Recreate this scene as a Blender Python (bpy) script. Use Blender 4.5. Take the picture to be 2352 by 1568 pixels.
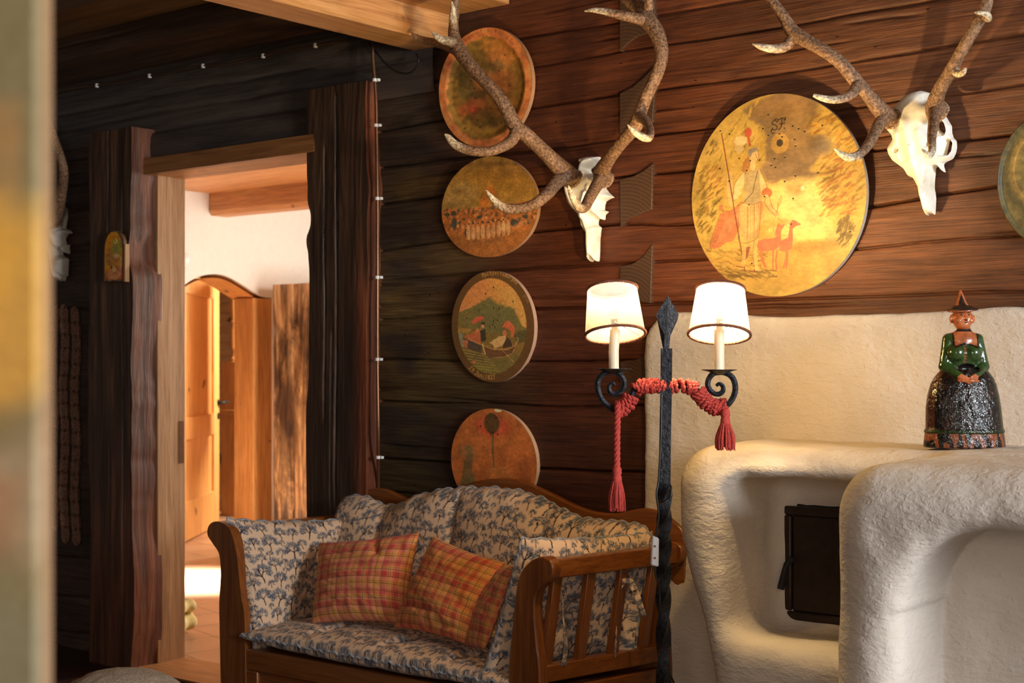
import bpy, math, random
import numpy as np
from mathutils import Vector
SC = bpy.context.scene
for o in list(bpy.data.objects):
    bpy.data.objects.remove(o)

# ------------------------------------------------------------------ camera
F = 3267.0                      # focal length in pixels of the 2352 x 1568 frame (50 mm)
CX, HOR = 1176.0, 830.0         # picture centre column, horizon row
CAM_D, CAM_H = 3.938, 1.35      # distance from the log wall, eye height
FWD = (-0.6254, 0.7803)
RGT = (0.7803, 0.6254)
cam = bpy.data.cameras.new('camera')
cam.sensor_width = 36.0
cam.lens = 36.0 * F / 2352.0
cam.shift_y = (HOR - 784.0) / 2352.0
cam.clip_start = 0.05
cam.dof.use_dof = True
cam.dof.focus_distance = 4.1
cam.dof.aperture_fstop = 5.0
camo = bpy.data.objects.new('camera', cam)
SC.collection.objects.link(camo)
camo.location = (0, -CAM_D, CAM_H)
camo.rotation_euler = (math.pi / 2, 0, math.atan2(-FWD[0], FWD[1]))
SC.camera = camo

# ------------------------------------------------------------------ light and exposure
W = bpy.data.worlds.new('world')
SC.world = W
W.use_nodes = True
W.node_tree.nodes['Background'].inputs[0].default_value = (0.95, 0.80, 0.68, 1)
W.node_tree.nodes['Background'].inputs[1].default_value = 0.09
SC.view_settings.view_transform = 'Standard'
SC.view_settings.look = 'None'
SC.view_settings.exposure = 0.10
SC.view_settings.gamma = 1.0
SC.view_settings.use_curve_mapping = False


def area(name, loc, target, sx, sy, watt, col, spread=180):
    l = bpy.data.lights.new(name, 'AREA')
    l.shape = 'RECTANGLE'
    l.size, l.size_y, l.energy, l.color = sx, sy, watt, col
    l.spread = math.radians(spread)
    o = bpy.data.objects.new(name, l)
    SC.collection.objects.link(o)
    o.location = loc
    d = Vector(target) - Vector(loc)
    o.rotation_euler = d.to_track_quat('-Z', 'Y').to_euler()
    return o


# daylight of the window in the right-hand wall; added warm fill behind the camera
area('window_daylight', (2.6, -1.65, 1.9), (-1.8, -0.6, 0.8), 1.1, 1.1, 225, (0.90, 0.95, 1.0))
area('fill_behind_camera', (0.9, -5.6, 1.7), (-2.6, 0, 1.1), 1.5, 1.2, 54, (1.0, 0.88, 0.78))
# daylight of the room beyond the door
area('hall_daylight', (-4.3, 2.6, 1.7), (-7.5, 2.2, 1.2), 1.2, 1.4, 92, (1.0, 0.92, 0.80))
area('hall_sunlight', (-5.2, 2.7, 2.25), (-7.05, 1.62, 0.0), 0.25, 0.25, 80, (1.0, 0.96, 0.90), 22)
area('bedroom_daylight', (-7.9, 4.6, 1.9), (-9.2, 3.4, 0.8), 0.8, 0.8, 150, (1.0, 0.88, 0.70))

# ------------------------------------------------------------------ geometry helpers


def P(px, py, y):
    """the point of the plane at world y that stands behind pixel px, py"""
    u = (px - CX) / F
    dx, dy, dz = FWD[0] + RGT[0] * u, FWD[1] + RGT[1] * u, (HOR - py) / F
    t = (CAM_D + y) / dy
    return np.array((t * dx, y, CAM_H + t * dz))


def PT(px, py, t):
    """the point at depth t in front of the camera"""
    u = (px - CX) / F
    return np.array((t * (FWD[0] + RGT[0] * u), t * (FWD[1] + RGT[1] * u) - CAM_D, CAM_H + t * (HOR - py) / F))


def PX(px, py, x):
    """the point of the plane at world x that stands behind pixel px, py"""
    u = (px - CX) / F
    t = x / (FWD[0] + RGT[0] * u)
    return PT(px, py, t)


def depth(p):
    return FWD[0] * p[0] + FWD[1] * (p[1] + CAM_D)


def lin(c):
    c = np.asarray(c, dtype=float) / 255.0
    return np.where(c <= 0.04045, c / 12.92, ((c + 0.055) / 1.055) ** 2.4)


ROOT = {}


def link(o, parent=None):
    SC.collection.objects.link(o)
    if parent is not None:
        o.parent = parent
    return o


def tag(o, label=None, cat=None, group=None, kind=None):
    if label: o['label'] = label
    if cat: o['category'] = cat
    if group: o['group'] = group
    if kind: o['kind'] = kind
    return o


def thing(name, loc, label, cat, group=None):
    o = bpy.data.objects.new(name, None)
    o.empty_display_size = 0.05
    link(o)
    o.location = tuple(float(v) for v in loc)
    ROOT[o.name] = np.array(loc, dtype=float)
    return tag(o, label, cat, group)


def mesh(name, V, faces, mat, parent=None, smooth=True, cols=None, uv=None, origin=None, mats=None, fmat=None):
    """one mesh object from vertex array and a list of face arrays (world coordinates)"""
    V = np.asarray(V, dtype=float)
    if parent is not None:
        org = ROOT[parent.name]
    elif origin is not None:
        org = np.asarray(origin, dtype=float)
    else:
        org = np.array([(V[:, 0].min() + V[:, 0].max()) / 2, (V[:, 1].min() + V[:, 1].max()) / 2, V[:, 2].min()])
    me = bpy.data.meshes.new(name)
    fl = []
    if isinstance(faces, np.ndarray):
        faces = [faces]
    arrs = [np.asarray(f, dtype=np.int32) for f in faces if len(f)]
    idx = np.concatenate([a.ravel() for a in arrs])
    tot = np.concatenate([np.full(len(a), a.shape[1], np.int32) for a in arrs])
    st = np.concatenate([[0], np.cumsum(tot)[:-1]]).astype(np.int32)
    me.vertices.add(len(V))
    me.vertices.foreach_set('co', (V - org).astype(np.float32).ravel())
    me.loops.add(len(idx))
    me.loops.foreach_set('vertex_index', idx)
    me.polygons.add(len(tot))
    me.polygons.foreach_set('loop_start', st)
    me.polygons.foreach_set('loop_total', tot)
    if fmat is not None:
        me.polygons.foreach_set('material_index', np.asarray(fmat, np.int32))
    me.update(calc_edges=True)
    me.validate()
    me.polygons.foreach_set('use_smooth', np.full(len(me.polygons), smooth))
    if cols is not None:
        ca = me.color_attributes.new('Col', 'FLOAT_COLOR', 'POINT')
        c4 = np.ones((len(V), 4), np.float32)
        c4[:, :3] = cols
        ca.data.foreach_set('color', c4.ravel())
    for m in (mats or [mat]):
        me.materials.append(m)
    o = bpy.data.objects.new(name, me)
    link(o, parent)
    if parent is None:
        o.location = org
    ROOT[o.name] = org
    return o


class MB:
    """collects pieces, then builds ONE mesh object"""

    def __init__(s):
        s.v, s.q, s.t, s.c, s.g, s.n = [], [], [], [], [], 0

    def add(s, V, q=(), t=(), col=None):
        V = np.asarray(V, dtype=float).reshape(-1, 3)
        if len(q): s.q.append(np.asarray(q, int).reshape(-1, 4) + s.n)
        if len(t): s.t.append(np.asarray(t, int).reshape(-1, 3) + s.n)
        s.v.append(V)
        if col is None: col = (1, 1, 1)
        s.c.append(np.broadcast_to(np.asarray(col, float), (len(V), 3)))
        s.n += len(V)
        return s

    def grid(s, G, cu=False, cv=False, col=None, flip=False):
        G = np.asarray(G, float)
        nu, nv = G.shape[:2]
        I = np.arange(nu * nv).reshape(nu, nv)
        if cu: I = np.vstack([I, I[:1]])
        if cv: I = np.hstack([I, I[:, :1]])
        q = np.stack([I[:-1, :-1], I[1:, :-1], I[1:, 1:], I[:-1, 1:]], -1).reshape(-1, 4)
        if flip: q = q[:, ::-1]
        if col is not None and np.ndim(col) == 3: col = np.asarray(col).reshape(-1, 3)
        return s.add(G.reshape(-1, 3), q=q, col=col)

    def tube(s, pts, r, seg=10, col=None, caps=True, closed=False, flat=1.0, twist=0.0, ang0=0.0):
        pts = np.asarray(pts, float)
        n = len(pts)
        r = np.broadcast_to(np.asarray(r, float), (n,))
        if closed:
            T = np.roll(pts, -1, 0) - np.roll(pts, 1, 0)
        else:
            T = np.gradient(pts, axis=0)
        T /= np.linalg.norm(T, axis=1)[:, None] + 1e-12
        a = np.array((0, 0, 1.0)) if abs(T[0][2]) < 0.9 else np.array((1.0, 0, 0))
        N = np.zeros((n, 3))
        b = np.cross(T[0], a); b /= np.linalg.norm(b)
        N[0] = b
        for i in range(1, n):
            b = N[i - 1] - T[i] * np.dot(N[i - 1], T[i])
            N[i] = b / (np.linalg.norm(b) + 1e-12)
        B = np.cross(T, N)
        th = np.linspace(0, 2 * np.pi, seg, endpoint=False) + ang0
        th = th[None, :] + np.linspace(0, twist, n)[:, None]
        G = pts[:, None, :] + r[:, None, None] * (np.cos(th)[..., None] * N[:, None, :] + flat * np.sin(th)[..., None] * B[:, None, :])
        base = s.n
        s.grid(G, cu=closed, cv=True, col=col)
        if caps and not closed:
            for e, fl in ((0, True), (n - 1, False)):
                c = pts[e]
                k = s.n
                s.add([c], col=col)
                ring = base + e * seg + np.arange(seg)
                tri = np.stack([ring, np.roll(ring, -1), np.full(seg, k)], 1)
                if fl: tri = tri[:, [1, 0, 2]]
                s.t.append(tri)
        return s

    def box(s, lo, hi, col=None):
        (a, b, c), (d, e, f) = lo, hi
        V = [(a, b, c), (d, b, c), (d, e, c), (a, e, c), (a, b, f), (d, b, f), (d, e, f), (a, e, f)]
        q = [(0, 3, 2, 1), (4, 5, 6, 7), (0, 1, 5, 4), (1, 2, 6, 5), (2, 3, 7, 6), (3, 0, 4, 7)]
        return s.add(V, q=q, col=col)

    def hexa(s, A, B, col=None):
        """box between two matching quads A (4 points) and B (4 points)"""
        q = [(0, 3, 2, 1), (4, 5, 6, 7), (0, 1, 5, 4), (1, 2, 6, 5), (2, 3, 7, 6), (3, 0, 4, 7)]
        return s.add(list(A) + list(B), q=q, col=col)

    def beam(s, a, b, w, h, up=(0, 0, 1), col=None):
        """square bar from a to b, w across, h along up"""
        a, b, up = np.array(a, float), np.array(b, float), np.array(up, float)
        d = b - a; d /= np.linalg.norm(d)
        x = np.cross(d, up); x /= np.linalg.norm(x)
        z = np.cross(x, d)
        o = [(-w / 2, -h / 2), (w / 2, -h / 2), (w / 2, h / 2), (-w / 2, h / 2)]
        return s.hexa([a + x * i + z * j for i, j in o], [b + x * i + z * j for i, j in o], col)

    def prism(s, poly, off, col=None):
        """closed outline (n x 3 points) extruded by the vector off; capped by a triangle fan of ears"""
        A = np.asarray(poly, float)
        n = len(A)
        B = A + np.asarray(off, float)
        q = [(i, (i + 1) % n, n + (i + 1) % n, n + i) for i in range(n)]
        s.g.append(np.arange(n)[None, :] + s.n)
        s.g.append((2 * n - 1 - np.arange(n))[None, :] + s.n)
        return s.add(np.vstack([A, B]), q=q, col=col)

    def lathe(s, prof, c, seg=32, col=None, sx=1.0, sy=1.0, close=False):
        prof = np.asarray(prof, float)
        th = np.linspace(0, 2 * np.pi, seg, endpoint=False)
        G = np.stack([prof[:, None, 0] * np.cos(th) * sx + c[0], prof[:, None, 0] * np.sin(th) * sy + c[1],
                      np.broadcast_to(prof[:, None, 1] + c[2], (len(prof), seg))], -1)
        return s.grid(G, cu=close, cv=True, col=col)

    def build(s, name, mat, parent=None, smooth=True, bevel=0, sub=0, usecol=False, origin=None, seg=2):
        f = [np.concatenate(a) for a in (s.q, s.t) if a] + s.g
        o = mesh(name, np.concatenate(s.v), f, mat, parent, smooth, np.concatenate(s.c) if usecol else None, origin=origin)
        fix_normals(o)
        if bevel:
            m = o.modifiers.new('bevel', 'BEVEL')
            m.width, m.segments, m.limit_method, m.angle_limit = bevel, seg, 'ANGLE', math.radians(40)
            m.harden_normals = False
        if sub:
            m = o.modifiers.new('sub', 'SUBSURF')
            m.levels = m.render_levels = sub
        if smooth and (bevel or not sub):
            try:
                o.data.set_sharp_from_angle(angle=math.radians(50))
            except Exception:
                pass
        return o


def fix_normals(o):
    import bmesh
    bm = bmesh.new()
    bm.from_mesh(o.data)
    bmesh.ops.recalc_face_normals(bm, faces=bm.faces)
    bm.to_mesh(o.data)
    bm.free()


def spline(pts, n):
    """Catmull-Rom through the rows of pts (any number of columns)"""
    pts = np.asarray(pts, float)
    k = len(pts)
    ext = np.vstack([2 * pts[0] - pts[1], pts, 2 * pts[-1] - pts[-2]])
    t = np.linspace(0, k - 1, n)
    i = np.minimum(t.astype(int), k - 2)
    f = (t - i)[:, None]
    p0, p1, p2, p3 = ext[i], ext[i + 1], ext[i + 2], ext[i + 3]
    return 0.5 * (2 * p1 + (p2 - p0) * f + (2 * p0 - 5 * p1 + 4 * p2 - p3) * f ** 2 + (3 * p1 - p0 - 3 * p2 + p3) * f ** 3)


def vnoise(X, Y, seed=0):
    xi, yi = np.floor(X).astype(np.int64), np.floor(Y).astype(np.int64)
    fx, fy = X - xi, Y - yi
    fx, fy = fx * fx * (3 - 2 * fx), fy * fy * (3 - 2 * fy)

    def h(a, b):
        v = (a * 374761393 + b * 668265263 + seed * 1442695041) & 0xFFFFFFFF
        v = ((v ^ (v >> 13)) * 1274126177) & 0xFFFFFFFF
        return ((v ^ (v >> 16)) & 0xFFFF) / 65535.0
    return (h(xi, yi) * (1 - fx) + h(xi + 1, yi) * fx) * (1 - fy) + (h(xi, yi + 1) * (1 - fx) + h(xi + 1, yi + 1) * fx) * fy


def fbm(X, Y, seed=0, oct=4):
    s, a, tot = 0, 1.0, 0
    for k in range(oct):
        s = s + a * vnoise(X * 2 ** k, Y * 2 ** k, seed + k * 17)
        tot += a
        a *= 0.5
    return s / tot


def sstep(a, b, x):
    t = np.clip((x - a) / (b - a), 0, 1)
    return t * t * (3 - 2 * t)


def surfnet(f, lo, hi, h):
    """surface of f = 0 (negative inside) on a grid of step h: vertices, quads"""
    lo, hi = np.array(lo, float), np.array(hi, float)
    n = np.ceil((hi - lo) / h).astype(int) + 1
    ax = [lo[k] + h * np.arange(n[k]) for k in range(3)]
    X, Y, Z = np.meshgrid(*ax, indexing='ij')
    v = f(X, Y, Z)
    c = n - 1
    pos = np.zeros((*c, 3)); cnt = np.zeros(c)
    I = np.stack(np.meshgrid(*[np.arange(k) for k in c], indexing='ij'), -1).astype(float)
    for a in range(3):
        o1, o2 = [k for k in range(3) if k != a]
        for d1 in (0, 1):
            for d2 in (0, 1):
                s0 = [slice(0, c[k]) for k in range(3)]
                s0[o1] = slice(d1, d1 + c[o1]); s0[o2] = slice(d2, d2 + c[o2])
                s1 = list(s0); s1[a] = slice(1, 1 + c[a])
                va, vb = v[tuple(s0)], v[tuple(s1)]
                m = (va < 0) != (vb < 0)
                tt = np.where(m, va / np.where(m, va - vb, 1), 0)
                p = np.zeros((*c, 3))
                p[..., a] = tt; p[..., o1] = d1; p[..., o2] = d2
                pos += np.where(m[..., None], p, 0); cnt += m
    act = cnt > 0
    ids = np.full(c, -1); ids[act] = np.arange(act.sum())
    V = lo + h * (I[act] + pos[act] / cnt[act][:, None])
    Q = []
    for a in range(3):
        o1, o2 = (a + 1) % 3, (a + 2) % 3
        sl0 = [slice(0, n[k]) for k in range(3)]
        sl0[a] = slice(0, c[a]); sl0[o1] = slice(1, c[o1]); sl0[o2] = slice(1, c[o2])
        sl1 = list(sl0); sl1[a] = slice(1, n[a])
        va, vb = v[tuple(sl0)], v[tuple(sl1)]
        m = (va < 0) != (vb < 0)
        w = np.argwhere(m)
        if not len(w): continue
        w[:, o1] += 1; w[:, o2] += 1
        neg = va[m] < 0

        def cell(d1, d2):
            k = w.copy(); k[:, o1] -= d1; k[:, o2] -= d2
            return ids[k[:, 0], k[:, 1], k[:, 2]]
        q = np.stack([cell(1, 1), cell(0, 1), cell(0, 0), cell(1, 0)], 1)
        q[~neg] = q[~neg][:, ::-1]
        Q.append(q)
    return V, np.concatenate(Q)


def smin(a, b, k):
    h = np.clip(0.5 + 0.5 * (b - a) / k, 0, 1)
    return b * (1 - h) + a * h - k * h * (1 - h)


def smax(a, b, k):
    return -smin(-a, -b, k)


def sd_box(X, Y, Z, lo, hi, r=0.0):
    c = [(a + b) / 2 for a, b in zip(lo, hi)]
    e = [(b - a) / 2 - r for a, b in zip(lo, hi)]
    q = [np.abs(v - m) - k for v, m, k in zip((X, Y, Z), c, e)]
    return np.sqrt(sum(np.maximum(k, 0) ** 2 for k in q)) + np.minimum(np.maximum(np.maximum(q[0], q[1]), q[2]), 0) - r


def sd_ell(X, Y, Z, c, r):
    k = np.sqrt(((X - c[0]) / r[0]) ** 2 + ((Y - c[1]) / r[1]) ** 2 + ((Z - c[2]) / r[2]) ** 2)
    return (k - 1) * min(r)


def sd_cap(X, Y, Z, a, b, ra, rb):
    a, b = np.array(a, float), np.array(b, float)
    d = b - a
    t = np.clip(((X - a[0]) * d[0] + (Y - a[1]) * d[1] + (Z - a[2]) * d[2]) / np.dot(d, d), 0, 1)
    return np.sqrt((X - a[0] - t * d[0]) ** 2 + (Y - a[1] - t * d[1]) ** 2 + (Z - a[2] - t * d[2]) ** 2) - (ra + (rb - ra) * t)


def sd_poly(X, Y, poly):
    """signed distance to a closed outline, negative inside"""
    P_ = np.asarray(poly, float)
    d = np.full(X.shape, 1e9); ins = np.zeros(X.shape, bool)
    for (x0, y0), (x1, y1) in zip(P_, np.roll(P_, -1, 0)):
        ex, ey = x1 - x0, y1 - y0
        t = np.clip(((X - x0) * ex + (Y - y0) * ey) / (ex * ex + ey * ey + 1e-12), 0, 1)
        d = np.minimum(d, (X - x0 - t * ex) ** 2 + (Y - y0 - t * ey) ** 2)
        c = (y0 > Y) != (y1 > Y)
        ins ^= c & (X < (x1 - x0) * (Y - y0) / (y1 - y0 + 1e-12) + x0)
    d = np.sqrt(d)
    return np.where(ins, -d, d)


class Canvas:
    """a painted picture as an array, in its own pixel coordinates; colours are 0-255"""

    def __init__(s, w, h, col, ss=1.0):
        s.ss = ss
        s.w, s.h = int(w * ss), int(h * ss)
        s.a = np.ones((s.h, s.w, 3)) * np.array(col, float)
        s.Y, s.X = np.mgrid[0:s.h, 0:s.w] / ss

    def blend(s, m, col, sl=(slice(None), slice(None))):
        m = m[..., None]
        s.a[sl] = s.a[sl] * (1 - m) + np.array(col, float) * m

    def _win(s, x0, y0, x1, y1):
        k = s.ss
        return (slice(max(0, int(y0 * k)), max(0, min(s.h, int(y1 * k) + 2))), slice(max(0, int(x0 * k)), max(0, min(s.w, int(x1 * k) + 2))))

    def poly(s, pts, col, al=1.0, soft=1.0, rough=0.0, rs=12.0, seed=1):
        pts = np.array(pts, float)
        sl = s._win(pts[:, 0].min() - 20, pts[:, 1].min() - 20, pts[:, 0].max() + 20, pts[:, 1].max() + 20)
        X, Y = s.X[sl], s.Y[sl]
        if not X.size: return
        d = sd_poly(X, Y, pts)
        if rough: d = d + rough * (fbm(X / rs, Y / rs, seed, 3) - 0.5) * 2
        s.blend(al * np.clip(0.5 - d / soft, 0, 1), col, sl)

    def ell(s, cx, cy, rx, ry, col, al=1.0, soft=1.0, rough=0.0, rs=12.0, seed=1):
        sl = s._win(cx - rx - 20, cy - ry - 20, cx + rx + 20, cy + ry + 20)
        X, Y = s.X[sl], s.Y[sl]
        if not X.size: return
        d = (np.sqrt(((X - cx) / rx) ** 2 + ((Y - cy) / ry) ** 2) - 1) * min(rx, ry)
        if rough: d = d + rough * (fbm(X / rs, Y / rs, seed, 3) - 0.5) * 2
        s.blend(al * np.clip(0.5 - d / soft, 0, 1), col, sl)

    def line(s, pts, w, col, al=1.0, soft=1.0):
        pts = np.array(pts, float)
        for a, b in zip(pts[:-1], pts[1:]):
            sl = s._win(min(a[0], b[0]) - w - 2, min(a[1], b[1]) - w - 2, max(a[0], b[0]) + w + 2, max(a[1], b[1]) + w + 2)
            X, Y = s.X[sl], s.Y[sl]
            if not X.size: continue
            e = b - a
            t = np.clip(((X - a[0]) * e[0] + (Y - a[1]) * e[1]) / (e @ e + 1e-9), 0, 1)
            d = np.hypot(X - a[0] - t * e[0], Y - a[1] - t * e[1]) - w / 2
            s.blend(al * np.clip(0.5 - d / soft, 0, 1), col, sl)

    def mottle(s, amp, sc, seed=0, sx=1.0, sy=1.0):
        s.a *= (1 + amp * 2 * (fbm(s.X / sc / sx, s.Y / sc / sy, seed) - 0.5))[..., None]

    def sample(s, x, y, wrap=False):
        """linear colours at picture coordinates x, y"""
        x, y = np.asarray(x) * s.ss, np.asarray(y) * s.ss
        xi, yi = np.floor(x).astype(int), np.floor(y).astype(int)
        fx, fy = (x - xi)[..., None], (y - yi)[..., None]
        L = lin(np.clip(s.a, 0, 255))
        if wrap:
            g = lambda i, j: L[j % s.h, i % s.w]
        else:
            g = lambda i, j: L[np.clip(j, 0, s.h - 1), np.clip(i, 0, s.w - 1)]
        return (g(xi, yi) * (1 - fx) + g(xi + 1, yi) * fx) * (1 - fy) + (g(xi, yi + 1) * (1 - fx) + g(xi + 1, yi + 1) * fx) * fy


# ------------------------------------------------------------------ materials


class NT:
    def __init__(s, name):
        s.m = bpy.data.materials.new(name)
        s.m.use_nodes = True
        s.t = s.m.node_tree
        s.b = s.t.nodes['Principled BSDF']
        s.out = s.t.nodes['Material Output']

    def n(s, typ, **kw):
        nd = s.t.nodes.new(typ)
        for k, v in kw.items():
            if hasattr(nd, k): setattr(nd, k, v)
            else: nd.inputs[k].default_value = v
        return nd

    def l(s, a, b):
        s.t.links.new(a, b)

    def ramp(s, fac, stops):
        r = s.n('ShaderNodeValToRGB')
        e = r.color_ramp.elements
        while len(e) < len(stops): e.new(0.5)
        for k, (p, c) in zip(e, stops):
            k.position = p
            k.color = (*c, 1)
        s.l(fac, r.inputs['Fac'])
        return r.outputs['Color']

    def mul(s, a, b, fac=1.0, mode='MULTIPLY'):
        m = s.n('ShaderNodeMix', data_type='RGBA', blend_type=mode)
        m.inputs[0].default_value = fac
        s.l(a, m.inputs[6])
        if isinstance(b, tuple): m.inputs[7].default_value = (*b, 1)
        else: s.l(b, m.inputs[7])
        return m.outputs[2]

    def noise(s, scale=(1, 1, 1), detail=5, rough=0.55, dist=0.0, vec=None):
        mp = s.n('ShaderNodeMapping')
        mp.inputs['Scale'].default_value = scale
        if vec is None:
            if not hasattr(s, 'tc'): s.tc = s.n('ShaderNodeTexCoord')
            vec = s.tc.outputs['Object']
        s.l(vec, mp.inputs['Vector'])
        nz = s.n('ShaderNodeTexNoise')
        nz.inputs['Scale'].default_value = 1.0
        nz.inputs['Detail'].default_value = detail
        nz.inputs['Roughness'].default_value = rough
        nz.inputs['Distortion'].default_value = dist
        s.l(mp.outputs[0], nz.inputs['Vector'])
        return nz.outputs['Fac']

    def bump(s, h, strength=0.3, dist=0.01, prev=None):
        b = s.n('ShaderNodeBump')
        b.inputs['Strength'].default_value = strength
        b.inputs['Distance'].default_value = dist
        s.l(h, b.inputs['Height'])
        if prev is not None: s.l(prev, b.inputs['Normal'])
        s.l(b.outputs[0], s.b.inputs['Normal'])
        return b.outputs[0]

    def col(s):
        a = s.n('ShaderNodeVertexColor')
        a.layer_name = 'Col'
        return a.outputs['Color']


def wood(name, stops, axis=0, k=1.0, rough=0.5, bump=0.25, tint=False, spec=0.5, coat=0.0, dots=None, fine=90):
    """grained wood: stops are colours from dark to light grain; axis is the grain direction"""
    t = NT(name)
    a, b = [14 * k] * 3, [fine * k] * 3
    a[axis], b[axis] = 1.3 * k, 3.0 * k
    n1 = t.noise(tuple(a), 6, 0.6, 1.2)
    n2 = t.noise(tuple(b), 4, 0.6, 0.3)
    s = stops
    c = t.ramp(n1, [(0.25 + 0.5 * i / (len(s) - 1), x) for i, x in enumerate(s)])
    g = t.ramp(n2, [(0.30, (0.55, 0.5, 0.45)), (0.52, (1, 1, 1)), (0.75, (1.12, 1.1, 1.05))])
    c = t.mul(c, g, 0.75)
    if tint: c = t.mul(c, t.col())
    if dots:
        d = t.noise((dots, dots, dots), 2, 0.5)
        c = t.mul(c, t.ramp(d, [(0.0, (0.12, 0.08, 0.06)), (0.24, (0.2, 0.14, 0.1)), (0.29, (1, 1, 1))]))
    t.l(c, t.b.inputs['Base Color'])
    t.b.inputs['Roughness'].default_value = rough
    t.b.inputs['Specular IOR Level'].default_value = spec
    t.b.inputs['Coat Weight'].default_value = coat
    t.b.inputs['Coat Roughness'].default_value = 0.25
    p = t.bump(n1, bump, 0.02)
    t.bump(n2, bump, 0.006, p)
    return t.m


def plain(name, col, rough=0.5, metal=0.0, spec=0.5, bump=0.0, bs=60, var=0.15, usecol=False, coat=0.0, bdist=0.004, trans=0.0):
    t = NT(name)
    n = t.noise((bs, bs, bs), 5, 0.6)
    base = t.ramp(n, [(0.3, tuple(np.array(col) * (1 - var))), (0.7, tuple(np.minimum(np.array(col) * (1 + var), 1)))])
    if usecol: base = t.mul(base, t.col())
    t.l(base, t.b.inputs['Base Color'])
    t.b.inputs['Roughness'].default_value = rough
    t.b.inputs['Metallic'].default_value = metal
    t.b.inputs['Specular IOR Level'].default_value = spec
    t.b.inputs['Coat Weight'].default_value = coat
    t.b.inputs['Coat Roughness'].default_value = 0.08
    if bump: t.bump(n, bump, bdist)
    return t.m

M = {}
M['logs'] = None
t = NT('smoked log wood')
n1 = t.noise((1.6, 14, 22), 7, 0.62, 1.6)
n2 = t.noise((5.0, 90, 210), 5, 0.65, 0.35)
n3 = t.noise((3.0, 5, 9), 5, 0.65, 0.8)
c = t.ramp(n1, [(0.2, (0.50, 0.45, 0.42)), (0.45, (0.82, 0.78, 0.75)), (0.60, (1.0, 1.0, 1.0)), (0.80, (1.35, 1.32, 1.25))])
c = t.mul(c, t.ramp(n2, [(0.32, (0.42, 0.38, 0.36)), (0.5, (1, 1, 1)), (0.68, (1.5, 1.45, 1.35))]), 0.9)
c = t.mul(c, t.ramp(n3, [(0.3, (0.55, 0.52, 0.50)), (0.55, (1, 1, 1)), (0.75, (1.25, 1.2, 1.1))]), 0.8)
c = t.mul(c, t.col())
vk = t.n('ShaderNodeTexVoronoi')
mk = t.n('ShaderNodeMapping'); mk.inputs['Scale'].default_value = (1.7, 0.6, 3.4)
t.l(t.tc.outputs['Object'], mk.inputs['Vector']); t.l(mk.outputs[0], vk.inputs['Vector'])
c = t.mul(c, t.ramp(vk.outputs['Distance'], [(0.0, (0.20, 0.18, 0.17)), (0.045, (0.32, 0.28, 0.26)), (0.065, (1.25, 1.15, 1.0)), (0.10, (1, 1, 1))]))
nd = t.noise((22, 60, 75), 6, 0.8, 0.9)                    # pale scuffs and nicks
c = t.mul(c, t.ramp(nd, [(0.665, (0, 0, 0)), (0.70, (0.09, 0.048, 0.024))]), 1.0, 'ADD')
t.l(c, t.b.inputs['Base Color'])
t.b.inputs['Roughness'].default_value = 0.48
t.b.inputs['Specular IOR Level'].default_value = 0.42
p_ = t.bump(n1, 0.35, 0.02)
t.bump(n2, 0.45, 0.006, p_)
M['logs'] = t.m

M['post'] = wood('blackened post wood', [(0.020, 0.012, 0.008), (0.062, 0.037, 0.023), (0.135, 0.080, 0.048)], 2, 1.0, 0.50, 0.4, tint=True, spec=0.45)
M['beamdark'] = wood('blackened beam wood', [(0.034, 0.026, 0.023), (0.075, 0.058, 0.049), (0.125, 0.096, 0.078)], 0, 0.8, 0.50, 0.35)
M['ceilbeam'] = wood('brown ceiling beam wood', [(0.035, 0.016, 0.008), (0.075, 0.036, 0.018), (0.13, 0.065, 0.032)], 0, 0.8, 0.6, 0.3)
M['ceilboard'] = wood('ceiling board wood', [(0.10, 0.052, 0.022), (0.17, 0.092, 0.040), (0.24, 0.13, 0.06)], 0, 1.0, 0.6, 0.2)
M['pine'] = wood('pale pine', [(0.46, 0.20, 0.065), (0.63, 0.31, 0.11), (0.73, 0.40, 0.16)], 1, 1.2, 0.5, 0.12, dots=7)
M['pinez'] = wood('pale pine upright', [(0.36, 0.18, 0.07), (0.50, 0.27, 0.12), (0.60, 0.36, 0.18)], 2, 1.5, 0.5, 0.12, dots=7)
M['pinex'] = wood('orange pine lengthwise', [(0.40, 0.17, 0.05), (0.55, 0.26, 0.09), (0.66, 0.35, 0.14)], 0, 1.5, 0.5, 0.1, dots=8)
M['lintel'] = wood('varnished lintel pine', [(0.24, 0.095, 0.028), (0.34, 0.145, 0.045), (0.42, 0.195, 0.07)], 0, 1.5, 0.42, 0.1)
M['honey'] = wood('honey pine upright', [(0.52, 0.23, 0.06), (0.69, 0.34, 0.105), (0.78, 0.42, 0.15)], 2, 1.6, 0.45, 0.08, dots=8)
M['settle'] = wood('varnished settle pine', [(0.145, 0.042, 0.008), (0.225, 0.070, 0.014), (0.30, 0.105, 0.025)], 2, 1.3, 0.30, 0.06, spec=0.5, coat=0.35)
M['settlex'] = wood('varnished settle pine lengthwise', [(0.145, 0.042, 0.008), (0.225, 0.070, 0.014), (0.30, 0.105, 0.025)], 0, 1.3, 0.30, 0.06, spec=0.5, coat=0.35)
M['settley'] = wood('varnished settle pine crosswise', [(0.145, 0.042, 0.008), (0.225, 0.070, 0.014), (0.30, 0.105, 0.025)], 1, 1.3, 0.30, 0.06, spec=0.5, coat=0.35)

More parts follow.
